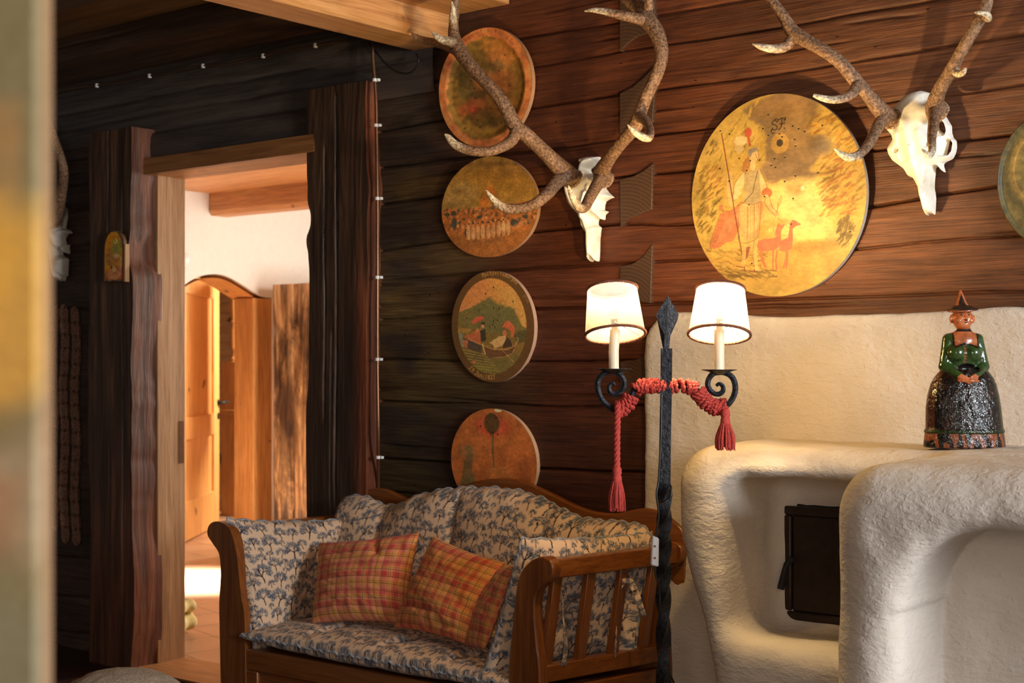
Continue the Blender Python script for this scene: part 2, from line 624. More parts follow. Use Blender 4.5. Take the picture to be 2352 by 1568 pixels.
t = NT('weathered post wood')
a1 = t.noise((16, 16, 1.4), 6, 0.65, 1.5)
a2 = t.noise((6, 6, 2.2), 5, 0.7, 0.6)
c = t.ramp(a1, [(0.3, (0.10, 0.055, 0.022)), (0.45, (0.28, 0.16, 0.07)), (0.56, (0.62, 0.42, 0.21)), (0.72, (0.85, 0.63, 0.37))])
c = t.mul(c, t.ramp(a2, [(0.38, (0.16, 0.13, 0.12)), (0.48, (0.45, 0.40, 0.36)), (0.58, (1.0, 0.95, 0.9))]))
t.l(c, t.b.inputs['Base Color'])
t.b.inputs['Roughness'].default_value = 0.36
t.bump(a1, 0.5, 0.02)
M['oldpost'] = t.m

t = NT('lime plaster')
a1 = t.noise((5, 5, 5), 5, 0.55)
a2 = t.noise((34, 34, 70), 4, 0.6, 0.4)
a3 = t.noise((90, 90, 90), 3, 0.5)
c = t.ramp(a1, [(0.3, (0.53, 0.465, 0.395)), (0.7, (0.61, 0.54, 0.465))])
t.l(c, t.b.inputs['Base Color'])
t.b.inputs['Roughness'].default_value = 0.85
t.b.inputs['Specular IOR Level'].default_value = 0.2
p_ = t.bump(a1, 0.5, 0.02)
p_ = t.bump(a2, 0.40, 0.012, p_)
bl = t.ramp(a3, [(0.60, (0, 0, 0)), (0.75, (1, 1, 1))])
t.bump(bl, 0.35, 0.004, p_)
M['plaster'] = t.m
M['hallplaster'] = plain('white wall plaster', (0.80, 0.76, 0.70), 0.9, spec=0.2, bump=0.15, bs=25, var=0.03)
M['iron'] = plain('black forged iron', (0.030, 0.031, 0.036), 0.38, 0.75, bump=0.75, bs=85, var=0.5, bdist=0.006)
M['brass'] = plain('aged copper pipe', (0.24, 0.115, 0.062), 0.36, 0.75, bump=0.1, bs=40)
M['white'] = plain('white plastic', (0.80, 0.80, 0.80), 0.35, var=0.02)
M['black'] = plain('black rubber', (0.012, 0.012, 0.012), 0.35)

# floor tiles (diagonal joints)
t = NT('terracotta tiles')
tc = t.n('ShaderNodeTexCoord')
mp = t.n('ShaderNodeMapping')
mp.inputs['Rotation'].default_value = (0, 0, math.radians(14))
t.l(tc.outputs['Object'], mp.inputs['Vector'])
br = t.n('ShaderNodeTexBrick')
br.offset = 0.0
br.inputs['Scale'].default_value = 1.0
br.inputs['Brick Width'].default_value = 0.30
br.inputs['Row Height'].default_value = 0.30
br.inputs['Mortar Size'].default_value = 0.005
br.inputs['Color1'].default_value = (0.44, 0.235, 0.135, 1)
br.inputs['Color2'].default_value = (0.52, 0.30, 0.18, 1)
br.inputs['Mortar'].default_value = (0.20, 0.115, 0.07, 1)
t.l(mp.outputs[0], br.inputs['Vector'])
nn = t.noise((5, 5, 5), 4)
c = t.mul(br.outputs['Color'], t.ramp(nn, [(0.3, (0.85, 0.85, 0.85)), (0.7, (1.1, 1.1, 1.1))]))
t.l(c, t.b.inputs['Base Color'])
t.b.inputs['Roughness'].default_value = 0.32
M['tiles'] = t.m
M['floor'] = wood('dark red floor boards', [(0.035, 0.012, 0.007), (0.06, 0.02, 0.011), (0.085, 0.03, 0.016)], 0, 0.8, 0.45, 0.15)

# ------------------------------------------------------------------ the log wall
SEAM_R = [
    [(880, 128), (1188, 90), (1287, 74), (1500, 38), (1900, -35), (2352, -110)],
    [(870, 210), (1012, 186), (1218, 155), (1418, 120), (1552, 100), (1845, 54), (1858, 51), (2155, 0), (2352, -32)],
    [(870, 302), (991, 279), (1211, 248), (1421, 217), (1552, 200), (1793, 169), (1938, 145), (2196, 103), (2352, 80)],
    [(874, 385), (1012, 368), (1245, 345), (1425, 318), (1552, 303), (1590, 298), (1903, 255), (2062, 230), (2352, 193)],
    [(874, 468), (1012, 451), (1232, 427), (1425, 406), (1552, 396), (1993, 348), (2206, 324), (2352, 308)],
    [(874, 575), (1036, 552), (1218, 534), (1421, 514), (1552, 517), (1640, 512), (1996, 477), (2158, 449), (2352, 420)],
    [(874, 645), (1050, 631), (1163, 620), (1418, 605), (1552, 598), (1948, 574), (2206, 550), (2352, 541)],
    [(874, 734), (1039, 720), (1225, 710), (1475, 700), (1700, 690), (2352, 668)],
    [(874, 825), (1046, 829), (1228, 831), (1397, 829), (1475, 829), (1800, 829)],
    [(877, 920), (1129, 927), (1284, 934), (1475, 930), (1800, 940)],
    [(879, 1052), (1036, 1062), (1230, 1075), (1360, 1081), (1475, 1083), (1800, 1100)],
    [(879, 1180), (1475, 1230)], [(879, 1320), (1475, 1400)], [(879, 1430), (1475, 1530)],
]
SEAM_L = [[(120, 262), (208, 250)], [(120, 372), (208, 360)], [(130, 488), (161, 484), (208, 473)], [(130, 566), (170, 562), (208, 557)], [(130, 704), (218, 712)],
          [(120, 830), (210, 832)], [(120, 960), (210, 965)], [(115, 1120), (210, 1128)], [(115, 1277), (205, 1285)], [(115, 1368), (205, 1374)]]
rng = np.random.default_rng(5)


def log_wall(name, x0, x1, z0, z1, seams, colfn, dx=0.02, dz=0.0026, kind='structure', seed=3):
    xs = np.arange(x0, x1 + dx * 0.5, dx); xs[-1] = x1
    zs = np.arange(z0, z1 + dz * 0.5, dz); zs[-1] = z1
    X, Z = np.meshgrid(xs, zs, indexing='ij')
    S = []
    for s in seams:
        q = np.array([P(a, b, 0) for a, b in s])
        o = np.argsort(q[:, 0])
        S.append(np.interp(xs, q[o, 0], q[o, 2]) + 0.006 * (fbm(xs * 6, xs * 0 + len(S), seed, 3) - 0.5))
    S = np.array(sorted(S, key=lambda a: a.mean()))
    SS = np.vstack([np.full((1, len(xs)), S[0] - 0.17), S, np.full((1, len(xs)), S[-1] + 0.19)])
    idx = (Z[None] > SS[:, :, None]).sum(0) - 1
    idx = np.clip(idx, 0, len(SS) - 2)
    zi = np.arange(len(xs))[:, None]
    lo, hi = SS[idx, zi], SS[idx + 1, zi]
    f = np.clip((Z - lo) / (hi - lo), 0, 1)
    off = np.array([0.0] + list(rng.uniform(-0.0015, 0.0015, len(SS))))
    Y = off[idx] + 0.004 * (np.abs(2 * f - 1) ** 6)
    d = np.minimum(Z - lo, hi - Z)
    gw = 0.0020 + 0.0026 * fbm(X * 2.5, idx * 7.3, seed + 5, 3) ** 1.5
    gd = 0.020 * sstep(0.25, 0.60, fbm(X * 1.7, idx * 3.1 + 9, seed + 8, 3))
    Y = Y + (0.006 + gd) * np.exp(-(d / gw) ** 2)
    Y = Y + 0.004 * (fbm(X * 9, Z * 26, seed + 3, 4) - 0.5) + 0.006 * (fbm(X * 1.3, Z * 5, seed + 4, 3) - 0.5)
    for k in range(int(26 * (x1 - x0))):                        # drying cracks along the grain
        cx, cz, L = rng.uniform(x0, x1), rng.uniform(z0, z1), rng.uniform(0.06, 0.35)
        i0, i1 = np.searchsorted(xs, [cx - L, cx + L])
        if i1 - i0 < 3: continue
        xx = xs[i0:i1]
        zz = cz + rng.uniform(-0.04, 0.04) * (xx - cx) + 0.006 * (fbm(xx * 9, xx * 0 + k, k, 3) - 0.5)
        w = np.clip(1 - np.abs(xx - cx) / L, 0, 1) ** 0.5
        Y[i0:i1] += (0.012 * w)[:, None] * np.exp(-((Z[i0:i1] - zz[:, None]) / 0.0045) ** 2)
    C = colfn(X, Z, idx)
    G = np.stack([X, Y, Z], -1)
    n, m = X.shape
    I = np.arange(n * m).reshape(n, m)
    q = np.stack([I[:-1, :-1], I[1:, :-1], I[1:, 1:], I[:-1, 1:]], -1).reshape(-1, 4)
    o = mesh(name, G.reshape(-1, 3), q, M['logs'], None, True, C.reshape(-1, 3))
    o['kind'] = kind
    return o


XJ_L = P(362, 900, 0)[0]                   # left jamb of the doorway
XP_R = P(872, 700, 0)[0]                   # right end of the right-hand post
XP_L = P(703, 700, -0.07)[0]
XD = P(1425, 600, 0)[0]


def col_right(X, Z, idx):
    tint = rng.uniform(0.75, 1.25, 40)[idx]
    red = np.array([0.130, 0.037, 0.015]); blk = np.array([0.064, 0.047, 0.036]); olive = np.array([0.15, 0.095, 0.030]); warm = np.array([0.150, 0.055, 0.020])
    x_r = sstep(P(950, 500, 0)[0], P(1280, 500, 0)[0], X + 0.5 * (fbm(X * 1.5, Z * 4, 31, 3) - 0.5))
    up = sstep(P(900, 420, 0)[2], P(900, 250, 0)[2], Z)
    base = blk + (red - blk) * x_r[..., None]
    lowmix = (1 - up) * (1 - x_r) * 0.75 * sstep(0.35, 0.6, fbm(X * 3, Z * 7, 77, 3))
    base = base * (1 - lowmix[..., None]) + olive * lowmix[..., None]
    r2 = sstep(XD, P(1900, 400, 0)[0], X) * 0.75
    base = base * (1 - r2[..., None]) + warm * r2[..., None]
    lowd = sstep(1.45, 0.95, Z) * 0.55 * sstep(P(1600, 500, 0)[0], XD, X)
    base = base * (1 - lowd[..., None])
    return np.clip(base * (tint * (0.75 + 0.5 * fbm(X * 2.2, Z * 5, 12, 4)))[..., None], 0, 1)


def col_left(X, Z, idx):
    tint = rng.uniform(0.8, 1.2, 40)[idx]
    b = np.array([0.095, 0.055, 0.041])
    return b * (tint * (0.7 + 0.6 * fbm(X * 3, Z * 6, 22, 4)))[..., None]


ZTOP = 2.66
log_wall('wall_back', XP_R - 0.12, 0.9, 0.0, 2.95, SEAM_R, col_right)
log_wall('wall_left', -8.2, XJ_L - 0.02, 0.0, ZTOP, SEAM_L, col_left, dx=0.03, dz=0.007)

# dovetailed log ends of the cross wall
t = NT('end grain')
tc = t.n('ShaderNodeTexCoord')
wv = t.n('ShaderNodeTexWave', wave_type='RINGS', rings_direction='SPHERICAL')
wv.inputs['Scale'].default_value = 26
wv.inputs['Distortion'].default_value = 2.0
wv.inputs['Detail'].default_value = 2.0
mp = t.n('ShaderNodeMapping')
mp.inputs['Location'].default_value = (0.05, 0, 0.05)
t.l(tc.outputs['Object'], mp.inputs['Vector'])
t.l(mp.outputs[0], wv.inputs['Vector'])
c = t.ramp(wv.outputs['Fac'], [(0.2, (0.055, 0.025, 0.012)), (0.8, (0.080, 0.038, 0.018))])
t.l(c, t.b.inputs['Base Color'])
t.b.inputs['Roughness'].default_value = 0.6
t.bump(t.noise((60, 60, 60), 4), 0.3, 0.004)
M['endgrain'] = t.m
ENDS = [[(1423, -60), (1423, 118), (1440, 100), (1462, 84), (1503, 70), (1503, -60)],
        [(1423, 214), (1423, 310), (1450, 296), (1499, 280), (1505, 150), (1478, 178), (1452, 200)],
        [(1423, 412), (1425, 521), (1448, 500), (1497, 480), (1498, 376), (1478, 392), (1455, 404)],
        [(1424, 613), (1423, 668), (1450, 690), (1494, 696), (1498, 560), (1478, 588), (1455, 604)],
        [(1424, 830), (1424, 900), (1470, 915), (1490, 915), (1490, 815), (1460, 826)]]
for e in ENDS:
    mb = MB()
    mb.prism([P(a, b, -0.010) for a, b in e], (0, 0.04, 0))
    o = mb.build('trim_1', M['endgrain'], bevel=0.002)
    o['kind'] = 'structure'

# ------------------------------------------------------------------ door posts, lintel, jamb


def post(name, x0, x1, yf, yb, z0, z1, seed, edge=0.008, kerf=(), colr=None, notch=()):
    """hand-hewn upright timber: front face at yf, with wavering edges"""
    nz, nf, nd = 170, 84, 12
    z = np.linspace(z0, z1, nz)
    per = [(u, yf) for u in np.linspace(0, 1, nf)] + [(1, v) for v in np.linspace(yf, yb, nd)[1:]]
    per = [(0, v) for v in np.linspace(yb, yf, nd)[:-1]] + per
    per = np.array(per)
    wl = edge * 2 * (fbm(z * 3, z * 0, seed, 4) - 0.5) * 2
    wr = edge * 2 * (fbm(z * 3, z * 0 + 5, seed + 1, 4) - 0.5) * 2
    for (zc, side, dep, wd) in notch:
        b = dep * np.exp(-np.abs((z - zc) / wd) ** 3)
        if side == 'l': wl = wl + b
        else: wr = wr - b
    U, Zz = np.meshgrid(per[:, 0], z, indexing='ij')
    Yv = np.broadcast_to(per[:, 1][:, None], U.shape).copy()
    Xv = (x0 + wl) * (1 - U) + (x1 + wr) * U
    fr = (np.abs(Yv - yf) < 1e-6)
    rel = 0.008 * (fbm(Xv * 14, Zz * 2.2, seed + 7, 4) - 0.5) * 2
    Yv = Yv + np.where(fr, rel, 0)
    for (k0, zz0, zz1, dpt) in kerf:
        xc = x0 + (x1 - x0) * k0 + 0.010 * (fbm(Zz * 2, Zz * 0, seed + 3, 3) - 0.5)
        act = sstep(zz0, zz0 + 0.05, Zz) * sstep(zz1, zz1 - 0.05, Zz)
        Yv = Yv + np.where(fr, dpt * act * np.exp(-((Xv - xc) / 0.0045) ** 2), 0)
    base = np.ones(U.shape + (3,))
    C = base if colr is None else colr(Xv, Yv, Zz, U)
    mb = MB()
    mb.grid(np.stack([Xv, Yv, Zz], -1), col=C)
    n = len(per)
    top = np.arange(n) * nz + nz - 1
    cen = mb.n
    mb.add([((x0 + x1) / 2, (yf + yb) / 2, z1)])
    mb.t.append(np.stack([top[:-1], top[1:], np.full(n - 1, cen)], 1))
    return mb.build(name, M['post'], usecol=True)


ZB = CAM_H + (HOR - 300) * depth(P(310, 300, -0.13)) / F        # top of the left post
PL0, PL1 = P(205, 700, -0.133)[0], XJ_L - 0.002


def col_lp(X, Y, Z, U):
    red = np.array([3.0, 1.7, 1.3]); dk = np.array([1.25, 1.0, 0.9])
    side = (U > 0.999)
    low = sstep(1.1, 0.35, Z + 0.4 * (fbm(X * 20, Z * 3, 8, 3) - 0.5))
    k = np.where(side, 0.55 + 0.45 * low, 0.45 * low)  # side face tinted redder and lighter, its light put into the colour
    return dk + (red - dk) * k[..., None]


trim = post('trim_2', PL0, PL1, -0.133, 0.02, 0, ZB + 0.02, 11, 0.010, kerf=((0.45, 1.7, 2.5, 0.012), (0.78, 0.2, 2.4, 0.008), (0.5, 0.1, 1.0, 0.006)), colr=col_lp,
            notch=((P(310, 580, -0.13)[2], 'r', 0.022, 0.075),))
trim['kind'] = 'structure'
ZB2 = CAM_H + (HOR - 205) * depth(P(720, 205, -0.07)) / F


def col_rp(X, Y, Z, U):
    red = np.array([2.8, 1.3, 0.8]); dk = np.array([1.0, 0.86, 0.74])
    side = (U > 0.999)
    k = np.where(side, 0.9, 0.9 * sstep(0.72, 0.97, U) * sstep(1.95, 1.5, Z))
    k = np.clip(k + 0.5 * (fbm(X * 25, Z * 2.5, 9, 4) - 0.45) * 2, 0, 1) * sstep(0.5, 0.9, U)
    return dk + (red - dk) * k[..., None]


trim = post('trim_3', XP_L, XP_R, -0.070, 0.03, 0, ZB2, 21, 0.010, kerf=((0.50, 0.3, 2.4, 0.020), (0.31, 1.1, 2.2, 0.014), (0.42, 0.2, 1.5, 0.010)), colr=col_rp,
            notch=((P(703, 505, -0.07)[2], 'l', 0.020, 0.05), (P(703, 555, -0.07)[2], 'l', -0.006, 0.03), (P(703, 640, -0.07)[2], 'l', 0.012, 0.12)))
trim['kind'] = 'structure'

# dark tie beam above the doorway, boards between the posts


def rough_beam(name, x0, x1, yf, yb, z0, z1, mat, seed, amp=0.006, cracks=((0.45, 0.010),), slope=0.0):
    nx, nf, nd = 220, 34, 8
    x = np.linspace(x0, x1, nx)
    per = np.array([(v, 0) for v in np.linspace(yb, yf, nd)[:-1]] + [(yf, u) for u in np.linspace(0, 1, nf)] + [(v, 1) for v in np.linspace(yf, yb, nd)[1:]])
    Vv, Xx = np.meshgrid(per[:, 1], x, indexing='ij')
    Yv = np.broadcast_to(per[:, 0][:, None], Vv.shape).copy()
    e0 = amp * 2 * (fbm(x * 2.3, x * 0, seed, 4) - 0.5)
    e1 = amp * 2 * (fbm(x * 2.3, x * 0 + 9, seed + 1, 4) - 0.5)
    Zv = (z0 + e0) * (1 - Vv) + (z1 + e1) * Vv + slope * (Xx - x0)
    fr = np.abs(Yv - yf) < 1e-6
    Yv += np.where(fr, 0.012 * (fbm(Xx * 1.5, Zv * 12, seed + 2, 4) - 0.5) + 0.012 * (2 * np.abs(Vv - 0.5)) ** 4, 0)
    for f0, dp in cracks:
        zc = z0 + (z1 - z0) * f0 + 0.02 * (fbm(Xx * 1.2, Xx * 0, seed + 4, 3) - 0.5)
        Yv += np.where(fr, dp * sstep(0.35, 0.6, fbm(Xx * 1.1, Xx * 0 + 3, seed + 6, 2)) * np.exp(-((Zv - zc) / 0.006) ** 2), 0)
    mb = MB()
    mb.grid(np.stack([Xx, Yv, Zv], -1))
    o = mb.build(name, mat)
    o['kind'] = 'structure'
    return o


ZW = 2.655
rough_beam('trim_4', -8.2, P(1000, 150, 0)[0], -0.016, 0.05, ZB - 0.005, ZW, M['beamdark'], 41, 0.012, ((0.55, 0.012), (0.3, 0.01)))
ZL = CAM_H + (HOR - 378) * depth(P(320, 378, 0.0)) / F
rough_beam('trim_5', XJ_L - 0.01, XP_L + 0.10, -0.035, 0.10, ZL - 0.002, ZB + 0.004, M['beamdark'], 51, 0.003, ((0.5, 0.0),))

# pine lining of the doorway
ZL2 = CAM_H + (HOR - 403) * depth(P(311, 403, -0.07)) / F
d1 = thing('door_1', (XJ_L, 0, 0), None, None); d1['kind'] = 'structure'
mb = MB(); mb.box((XJ_L - 0.055, -0.072, ZL2), (XP_L + 0.05, -0.028, ZL + 0.01)); mb.build('head_casing', M['lintel'], d1, bevel=0.004)
mb = MB(); mb.box((XJ_L - 0.03, -0.03, ZL2 + 0.002), (XP_L + 0.12, 0.16, ZL2 + 0.032)); mb.build('head_lining', M['pinex'], d1, bevel=0.003)
mb = MB()
mb.box((XJ_L - 0.03, 0.0, 0), (XJ_L, 0.075, ZL2 + 0.01))
mb.box((XJ_L - 0.03, 0.0751, 0), (XJ_L - 0.010, 0.16, ZL2 + 0.01))
mb.build('jamb_lining', M['pinez'], d1, bevel=0.003)
XR_op = XP_L + 0.06
mb = MB(); mb.box((XR_op, 0.0, 0), (XR_op + 0.03, 0.16, ZL2 + 0.01)); mb.build('jamb_lining', M['pinez'], d1, bevel=0.003)
mb = MB(); mb.box((XJ_L - 0.02, -0.13, 0), (XP_L + 0.06, 0.17, 0.012)); mb.build('threshold', M['pinex'], d1, bevel=0.003)
# hinge plate on the jamb
mb = MB(); zc = P(412, 1012, 0.14)[2]
mb.box((XJ_L - 0.012, 0.125, zc - 0.10), (XJ_L - 0.007, 0.15, zc + 0.09)); mb.build('hinge', M['brass'], d1)

# ------------------------------------------------------------------ floor, ceiling and beams


def slab(name, lo, hi, mat, bevel=0):
    mb = MB(); mb.box(lo, hi)
    o = mb.build(name, mat, bevel=bevel)
    o['kind'] = 'structure'
    return o


slab('floor', (-8.2, -7.2, -0.06), (2.2, 0.12, 0.0), M['floor'])
slab('floor_hall', (-13.5, 0.12, -0.06), (0.0, 8.5, 0.0), M['tiles'])
for i in range(12):                                        # ceiling boards run along the wall, with joints
    y1 = 0.05 - i * 0.62
    if y1 < -6.5: break
slab('ceiling', (-8.2, -7.2, 2.752), (2.2, 0.3, 2.80), M['ceilboard'])
rough_beam('trim_6', -8.2, 0.9, -0.345, 0.02, ZW, 2.80, M['ceilbeam'], 61, 0.005, ((0.4, 0.006),))
for k, (yb, yf) in enumerate([(-0.83, -1.00), (-1.55, -1.75), (-2.3, -2.5)]):
    rough_beam('trim_%d' % (7 + k), -8.2, 0.9, yf, yb, ZW + 0.01, 2.80, M['ceilbeam'] if k else M['beamdark'], 71 + k, 0.008, ((0.4, 0.01),))

# two pale pine beams running into the wall
A = P(943, 120, -0.002); Bq = PT(440, -2, 1.0)
zb = A[2]


def at_z(px, py, z):
    t_ = (z - CAM_H) * F / (HOR - py)
    return PT(px, py, t_)


B0 = at_z(440, 0, zb)
dirb = (B0 - A) / np.linalg.norm(B0 - A)
R0 = P(1040, 108, -0.002)
wv_ = np.array([R0[0] - A[0], 0, 0])
L = 3.2
for nm, off, ww, z0, ch in (('trim_10', np.zeros(3), R0[0] - A[0], zb, 0.028),):
    a0 = np.array([A[0], -0.01, 0]); a1 = a0 + dirb * L
    xs_ = [(0.0, z0 + ch), (ch, z0), (ww - ch * 0.6, z0), (ww, z0 + ch * 0.6), (ww, 2.80), (0.0, 2.80)]
    n_ = 40
    G = np.array([[(a0[0] * (1 - s_) + a1[0] * s_ + q, a0[1] * (1 - s_) + a1[1] * s_, zz) for q, zz in xs_] for s_ in np.linspace(0, 1, n_)])
    mb = MB(); mb.grid(G, cv=True)
    mb.q.append(np.array([[0, 1, 2, 3]])); mb.t.append(np.array([[0, 3, 4], [0, 4, 5]]))
    o = mb.build(nm, M['pine'], smooth=False); o['kind'] = 'structure'
zr = P(1100, 25, -0.002)[2]
xr = P(1172, 5, -0.002)[0]
o_ = slab('trim_11', (R0[0] - 0.02, -3.2, zr), (xr, -0.004, 2.80), M['pine'], 0.006)

# ------------------------------------------------------------------ plaster fire wall behind the stove
zpl = P(1900, 716, -0.03)[2]
xpl = P(1476, 1000, -0.045)[0]


def f_pl(X, Y, Z):
    r = 0.12
    d2 = np.hypot(np.maximum(xpl + r - X, 0), np.maximum(Z - (zpl - r) - 0.012 * np.sin(X * 7), 0)) - r
    d2 = np.where((X > xpl + r) & (Z < zpl - r), -r, d2)
    d2 = np.maximum(d2, np.maximum(xpl - X, Z - zpl - 0.010 * np.sin(X * 5 + 1)))
    yy = -0.045 - 0.008 * (fbm(X * 3, Z * 3, 3, 3) - 0.5) - 0.025 * sstep(1.0, 0.4, Z)
    return smax(d2, smax(yy - Y, Y - 0.03, 0.005), 0.02) + 0.003 * (fbm(X * 30, Z * 30, 4, 2) - 0.5)


V, Q = surfnet(f_pl, (xpl - 0.05, -0.10, 0.02), (0.9, 0.06, zpl + 0.06), 0.0125)
o = mesh('wall_fireplace', V, Q, M['plaster']); o['kind'] = 'structure'

# ------------------------------------------------------------------ the hall beyond the doorway
XW = -7.50
YW2 = 3.45
arch = [PX(px, py, XW) for px, py in [(300, 860), (340, 760), (380, 700), (420, 655), (455, 634), (490, 628), (520, 632), (560, 655), (590, 676), (612, 684), (628, 684)]]
ys = [p[1] for p in arch]; zs_ = [p[2] for p in arch]
y_end, y_st = ys[-1], ys[0]
ysm = np.linspace(y_st, y_end, 60)
zsm = np.interp(ysm, ys, zs_)
zsm = np.convolve(np.pad(zsm, 3, 'edge'), np.ones(7) / 7, 'valid')
mb = MB()
TH = 0.28
HC = CAM_H + (HOR - 437) * depth(PX(420, 437, XW)) / F
for xx, fl in ((XW, False), (XW - TH, True)):
    G = np.array([[(xx, y, z), (xx, y, HC + 0.02)] for y, z in zip(ysm, zsm)])
    mb.grid(G, flip=fl)
    mb.grid(np.array([[(xx, 0.16, 0), (xx, 0.16, HC + 0.02)], [(xx, y_st, 0), (xx, y_st, HC + 0.02)]]), flip=fl)
    mb.grid(np.array([[(xx, y_end, 0), (xx, y_end, HC + 0.02)], [(xx, 6.5, 0), (xx, 6.5, HC + 0.02)]]), flip=fl)
mb.grid(np.array([[(XW, y, z), (XW - TH, y, z)] for y, z in zip(ysm, zsm)]))
mb.grid(np.array([[(XW, y_st, 0), (XW - TH, y_st, 0)], [(XW, y_st, zsm[0]), (XW - TH, y_st, zsm[0])]]))
mb.grid(np.array([[(XW, y_end, 0), (XW - TH, y_end, 0)], [(XW, y_end, zsm[-1]), (XW - TH, y_end, zsm[-1])]]))
o = mb.build('wall_hall', M['hallplaster']); o['kind'] = 'structure'
# pine soffit lining of the arch
mb = MB()
G = np.array([[(XW - 0.02, y, z - 0.004), (XW - TH + 0.01, y, z - 0.004)] for y, z in zip(ysm, zsm)])
mb.grid(G)
G2 = G.copy(); G2[..., 2] -= 0.02
mb.grid(G2, flip=True)
o = mb.build('trim_12', M['honey']); o['kind'] = 'structure'
slab('wall_hall_end', (XW - 0.01, YW2, 0), (0.0, YW2 + 0.2, HC + 0.02), M['hallplaster'])
slab('ceiling_hall', (-13.5, 0.10, HC), (0.0, 8.5, HC + 0.05), M['pinex'])
b0 = PX(480, 495, XW)
mb = MB()
zt, zbm = HC + 0.01, b0[2]
yb_ = b0[1]
pr = [(yb_ + 0.0, zbm + 0.03), (yb_ + 0.02, zbm), (yb_ + 0.15, zbm), (yb_ + 0.15, zt), (yb_, zt)]
mb.prism([(XW + 0.005, y, z) for y, z in pr], (7.0, 0, 0))
o = mb.build('trim_13', M['pinex'], smooth=False); o['kind'] = 'structure'
# weathered post in the corner
xo0, xo1 = P(629, 800, 2.60)[0], P(720, 800, 2.60)[0]
mb = MB()
nz = 80
z = np.linspace(0, P(660, 652, 2.60)[2], nz)
per = np.array([(0, 3.4), (0, 3.0), (0, 2.60)] + [(u, 2.60) for u in np.linspace(0.05, 0.95, 14)] + [(1, 2.60), (1, 3.0), (1, 3.4)])
w1 = 0.016 * (fbm(z * 4, z * 0, 3, 3) - 0.5) + 0.03 * np.exp(-((z - P(632, 760, 2.6)[2]) / 0.04) ** 2)
U, Zz = np.meshgrid(per[:, 0], z, indexing='ij')
Yv = np.broadcast_to(per[:, 1][:, None], U.shape) + 0.012 * (fbm(U * 6, Zz * 2, 6, 3) - 0.5) + np.where(np.abs(per[:, 1][:, None] - 2.6) < .01, 0.03 * np.exp(-((U - 0.5 - 0.05 * (Zz - 1)) / 0.03) ** 2), 0)
Xv = (xo0 + w1) * (1 - U) + (xo1) * U
mb.grid(np.stack([Xv, Yv, Zz], -1))
topi = np.arange(len(per)) * nz + nz - 1
mb.t.append(np.stack([np.full(len(per) - 2, topi[0]), topi[1:-1], topi[2:]], 1))
o = mb.build('trim_14', M['oldpost']); o['kind'] = 'structure'
# pine door frame inside the arch, right-hand side
xa = XW - 0.015
ya, yb2 = PX(570, 800, XW - 0.10)[1], y_end
mb = MB(); mb.box((xa - 0.20, yb2 - 0.17, 0), (xa, yb2 - 0.002, zsm[-1] - 0.005)); o = mb.build('trim_15', M['honey'], bevel=0.004); o['kind'] = 'structure'

# ------------------------------------------------------------------ masonry stove
ZS = 1.115


def f_stove(X, Y, Z):
    n = 0.012 * (fbm(X * 4 + Y * 3, Z * 4 - Y * 2, 5, 3) - 0.5) + 0.006 * (fbm(X * 16 + Y * 9, Z * 13 + Y * 7, 6, 3) - 0.5)
    xl = -2.195 + 0.105 * sstep(0.92, 0.45, Z)
    b1 = sd_box(X - (xl + 2.165), Y - 0.03 * sstep(0.55, 0.3, Z), Z, (-2.165, -0.50, -0.4), (-0.9, 0.3, ZS), 0.125)
    b2 = sd_box(X, Y, Z, (-1.480, -0.96, -0.4), (0.05, 0.3, ZS), 0.115)
    nf = -0.03 + 0.02 * sstep(-0.5, -0.18, Y)
    n1 = sd_box(X - nf, Y, Z, (-1.985, -0.90, 0.575), (-1.0, -0.185, 1.030), 0.07)
    b1 = smax(b1, -n1, 0.06)
    n2 = sd_box(X, Y * 1.0, Z, (-1.305, -1.30, -0.6), (-0.32, -0.69, 0.992), 0.0)
    q = np.hypot(np.maximum(-1.295 + 0.20 - X, 0), np.maximum(Z - (0.992 - 0.20), 0)) - 0.20
    q = np.where((X < -1.095) & (Z > 0.792), q, -1)
    n2 = np.maximum(n2, np.maximum(q, -0.3 + 0 * q))
    b2 = smax(b2, -n2, 0.055)
    return smin(b1, b2, 0.03) + n


V, Q = surfnet(f_stove, (-2.26, -1.02, -0.02), (0.12, 0.0, 1.2), 0.0105)
stove = thing('masonry_stove', (-1.5, -0.3, 0), 'whitewashed masonry stove with two rounded niches built against the log wall', 'stove')
mesh('stove_body', V, Q, M['plaster'], stove)
M['castiron'] = plain('cast iron door', (0.030, 0.017, 0.011), 0.45, 0.45, bump=0.15, bs=30, var=0.35)
M['soot'] = plain('soot', (0.010, 0.008, 0.007), 0.8, bump=0.6, bs=70, var=0.4)
yd = -0.185
a, b = P(1808, 1157, yd), P(1950, 1432, yd)
xd0, zd1 = a[0], P(1815, 1160, yd)[2]
zd0 = P(1815, 1420, yd)[2]
xd1 = -1.44
poly = []
for k, (x, z) in enumerate([(xd0 - 0.008, zd0 - 0.008), (xd1, zd0 - 0.010), (xd1, zd1 + 0.006), (xd0 + 0.0, zd1 + 0.006)]):
    poly.append((x, z))
pts = []
for (x0, z0), (x1, z1) in zip(poly, poly[1:] + poly[:1]):
    for s_ in np.linspace(0, 1, 26)[:-1]:
        pts.append((x0 + (x1 - x0) * s_, yd - 0.002, z0 + (z1 - z0) * s_))
pts = np.array(pts)
pts[:, 0] += 0.009 * (fbm(pts[:, 0] * 60, pts[:, 2] * 60, 4, 2) - 0.5)
pts[:, 2] += 0.009 * (fbm(pts[:, 0] * 60, pts[:, 2] * 60, 9, 2) - 0.5)
mb = MB(); mb.prism(pts, (0, 0.03, 0)); mb.build('sooty_surround', M['soot'], stove, smooth=False)
mb = MB()
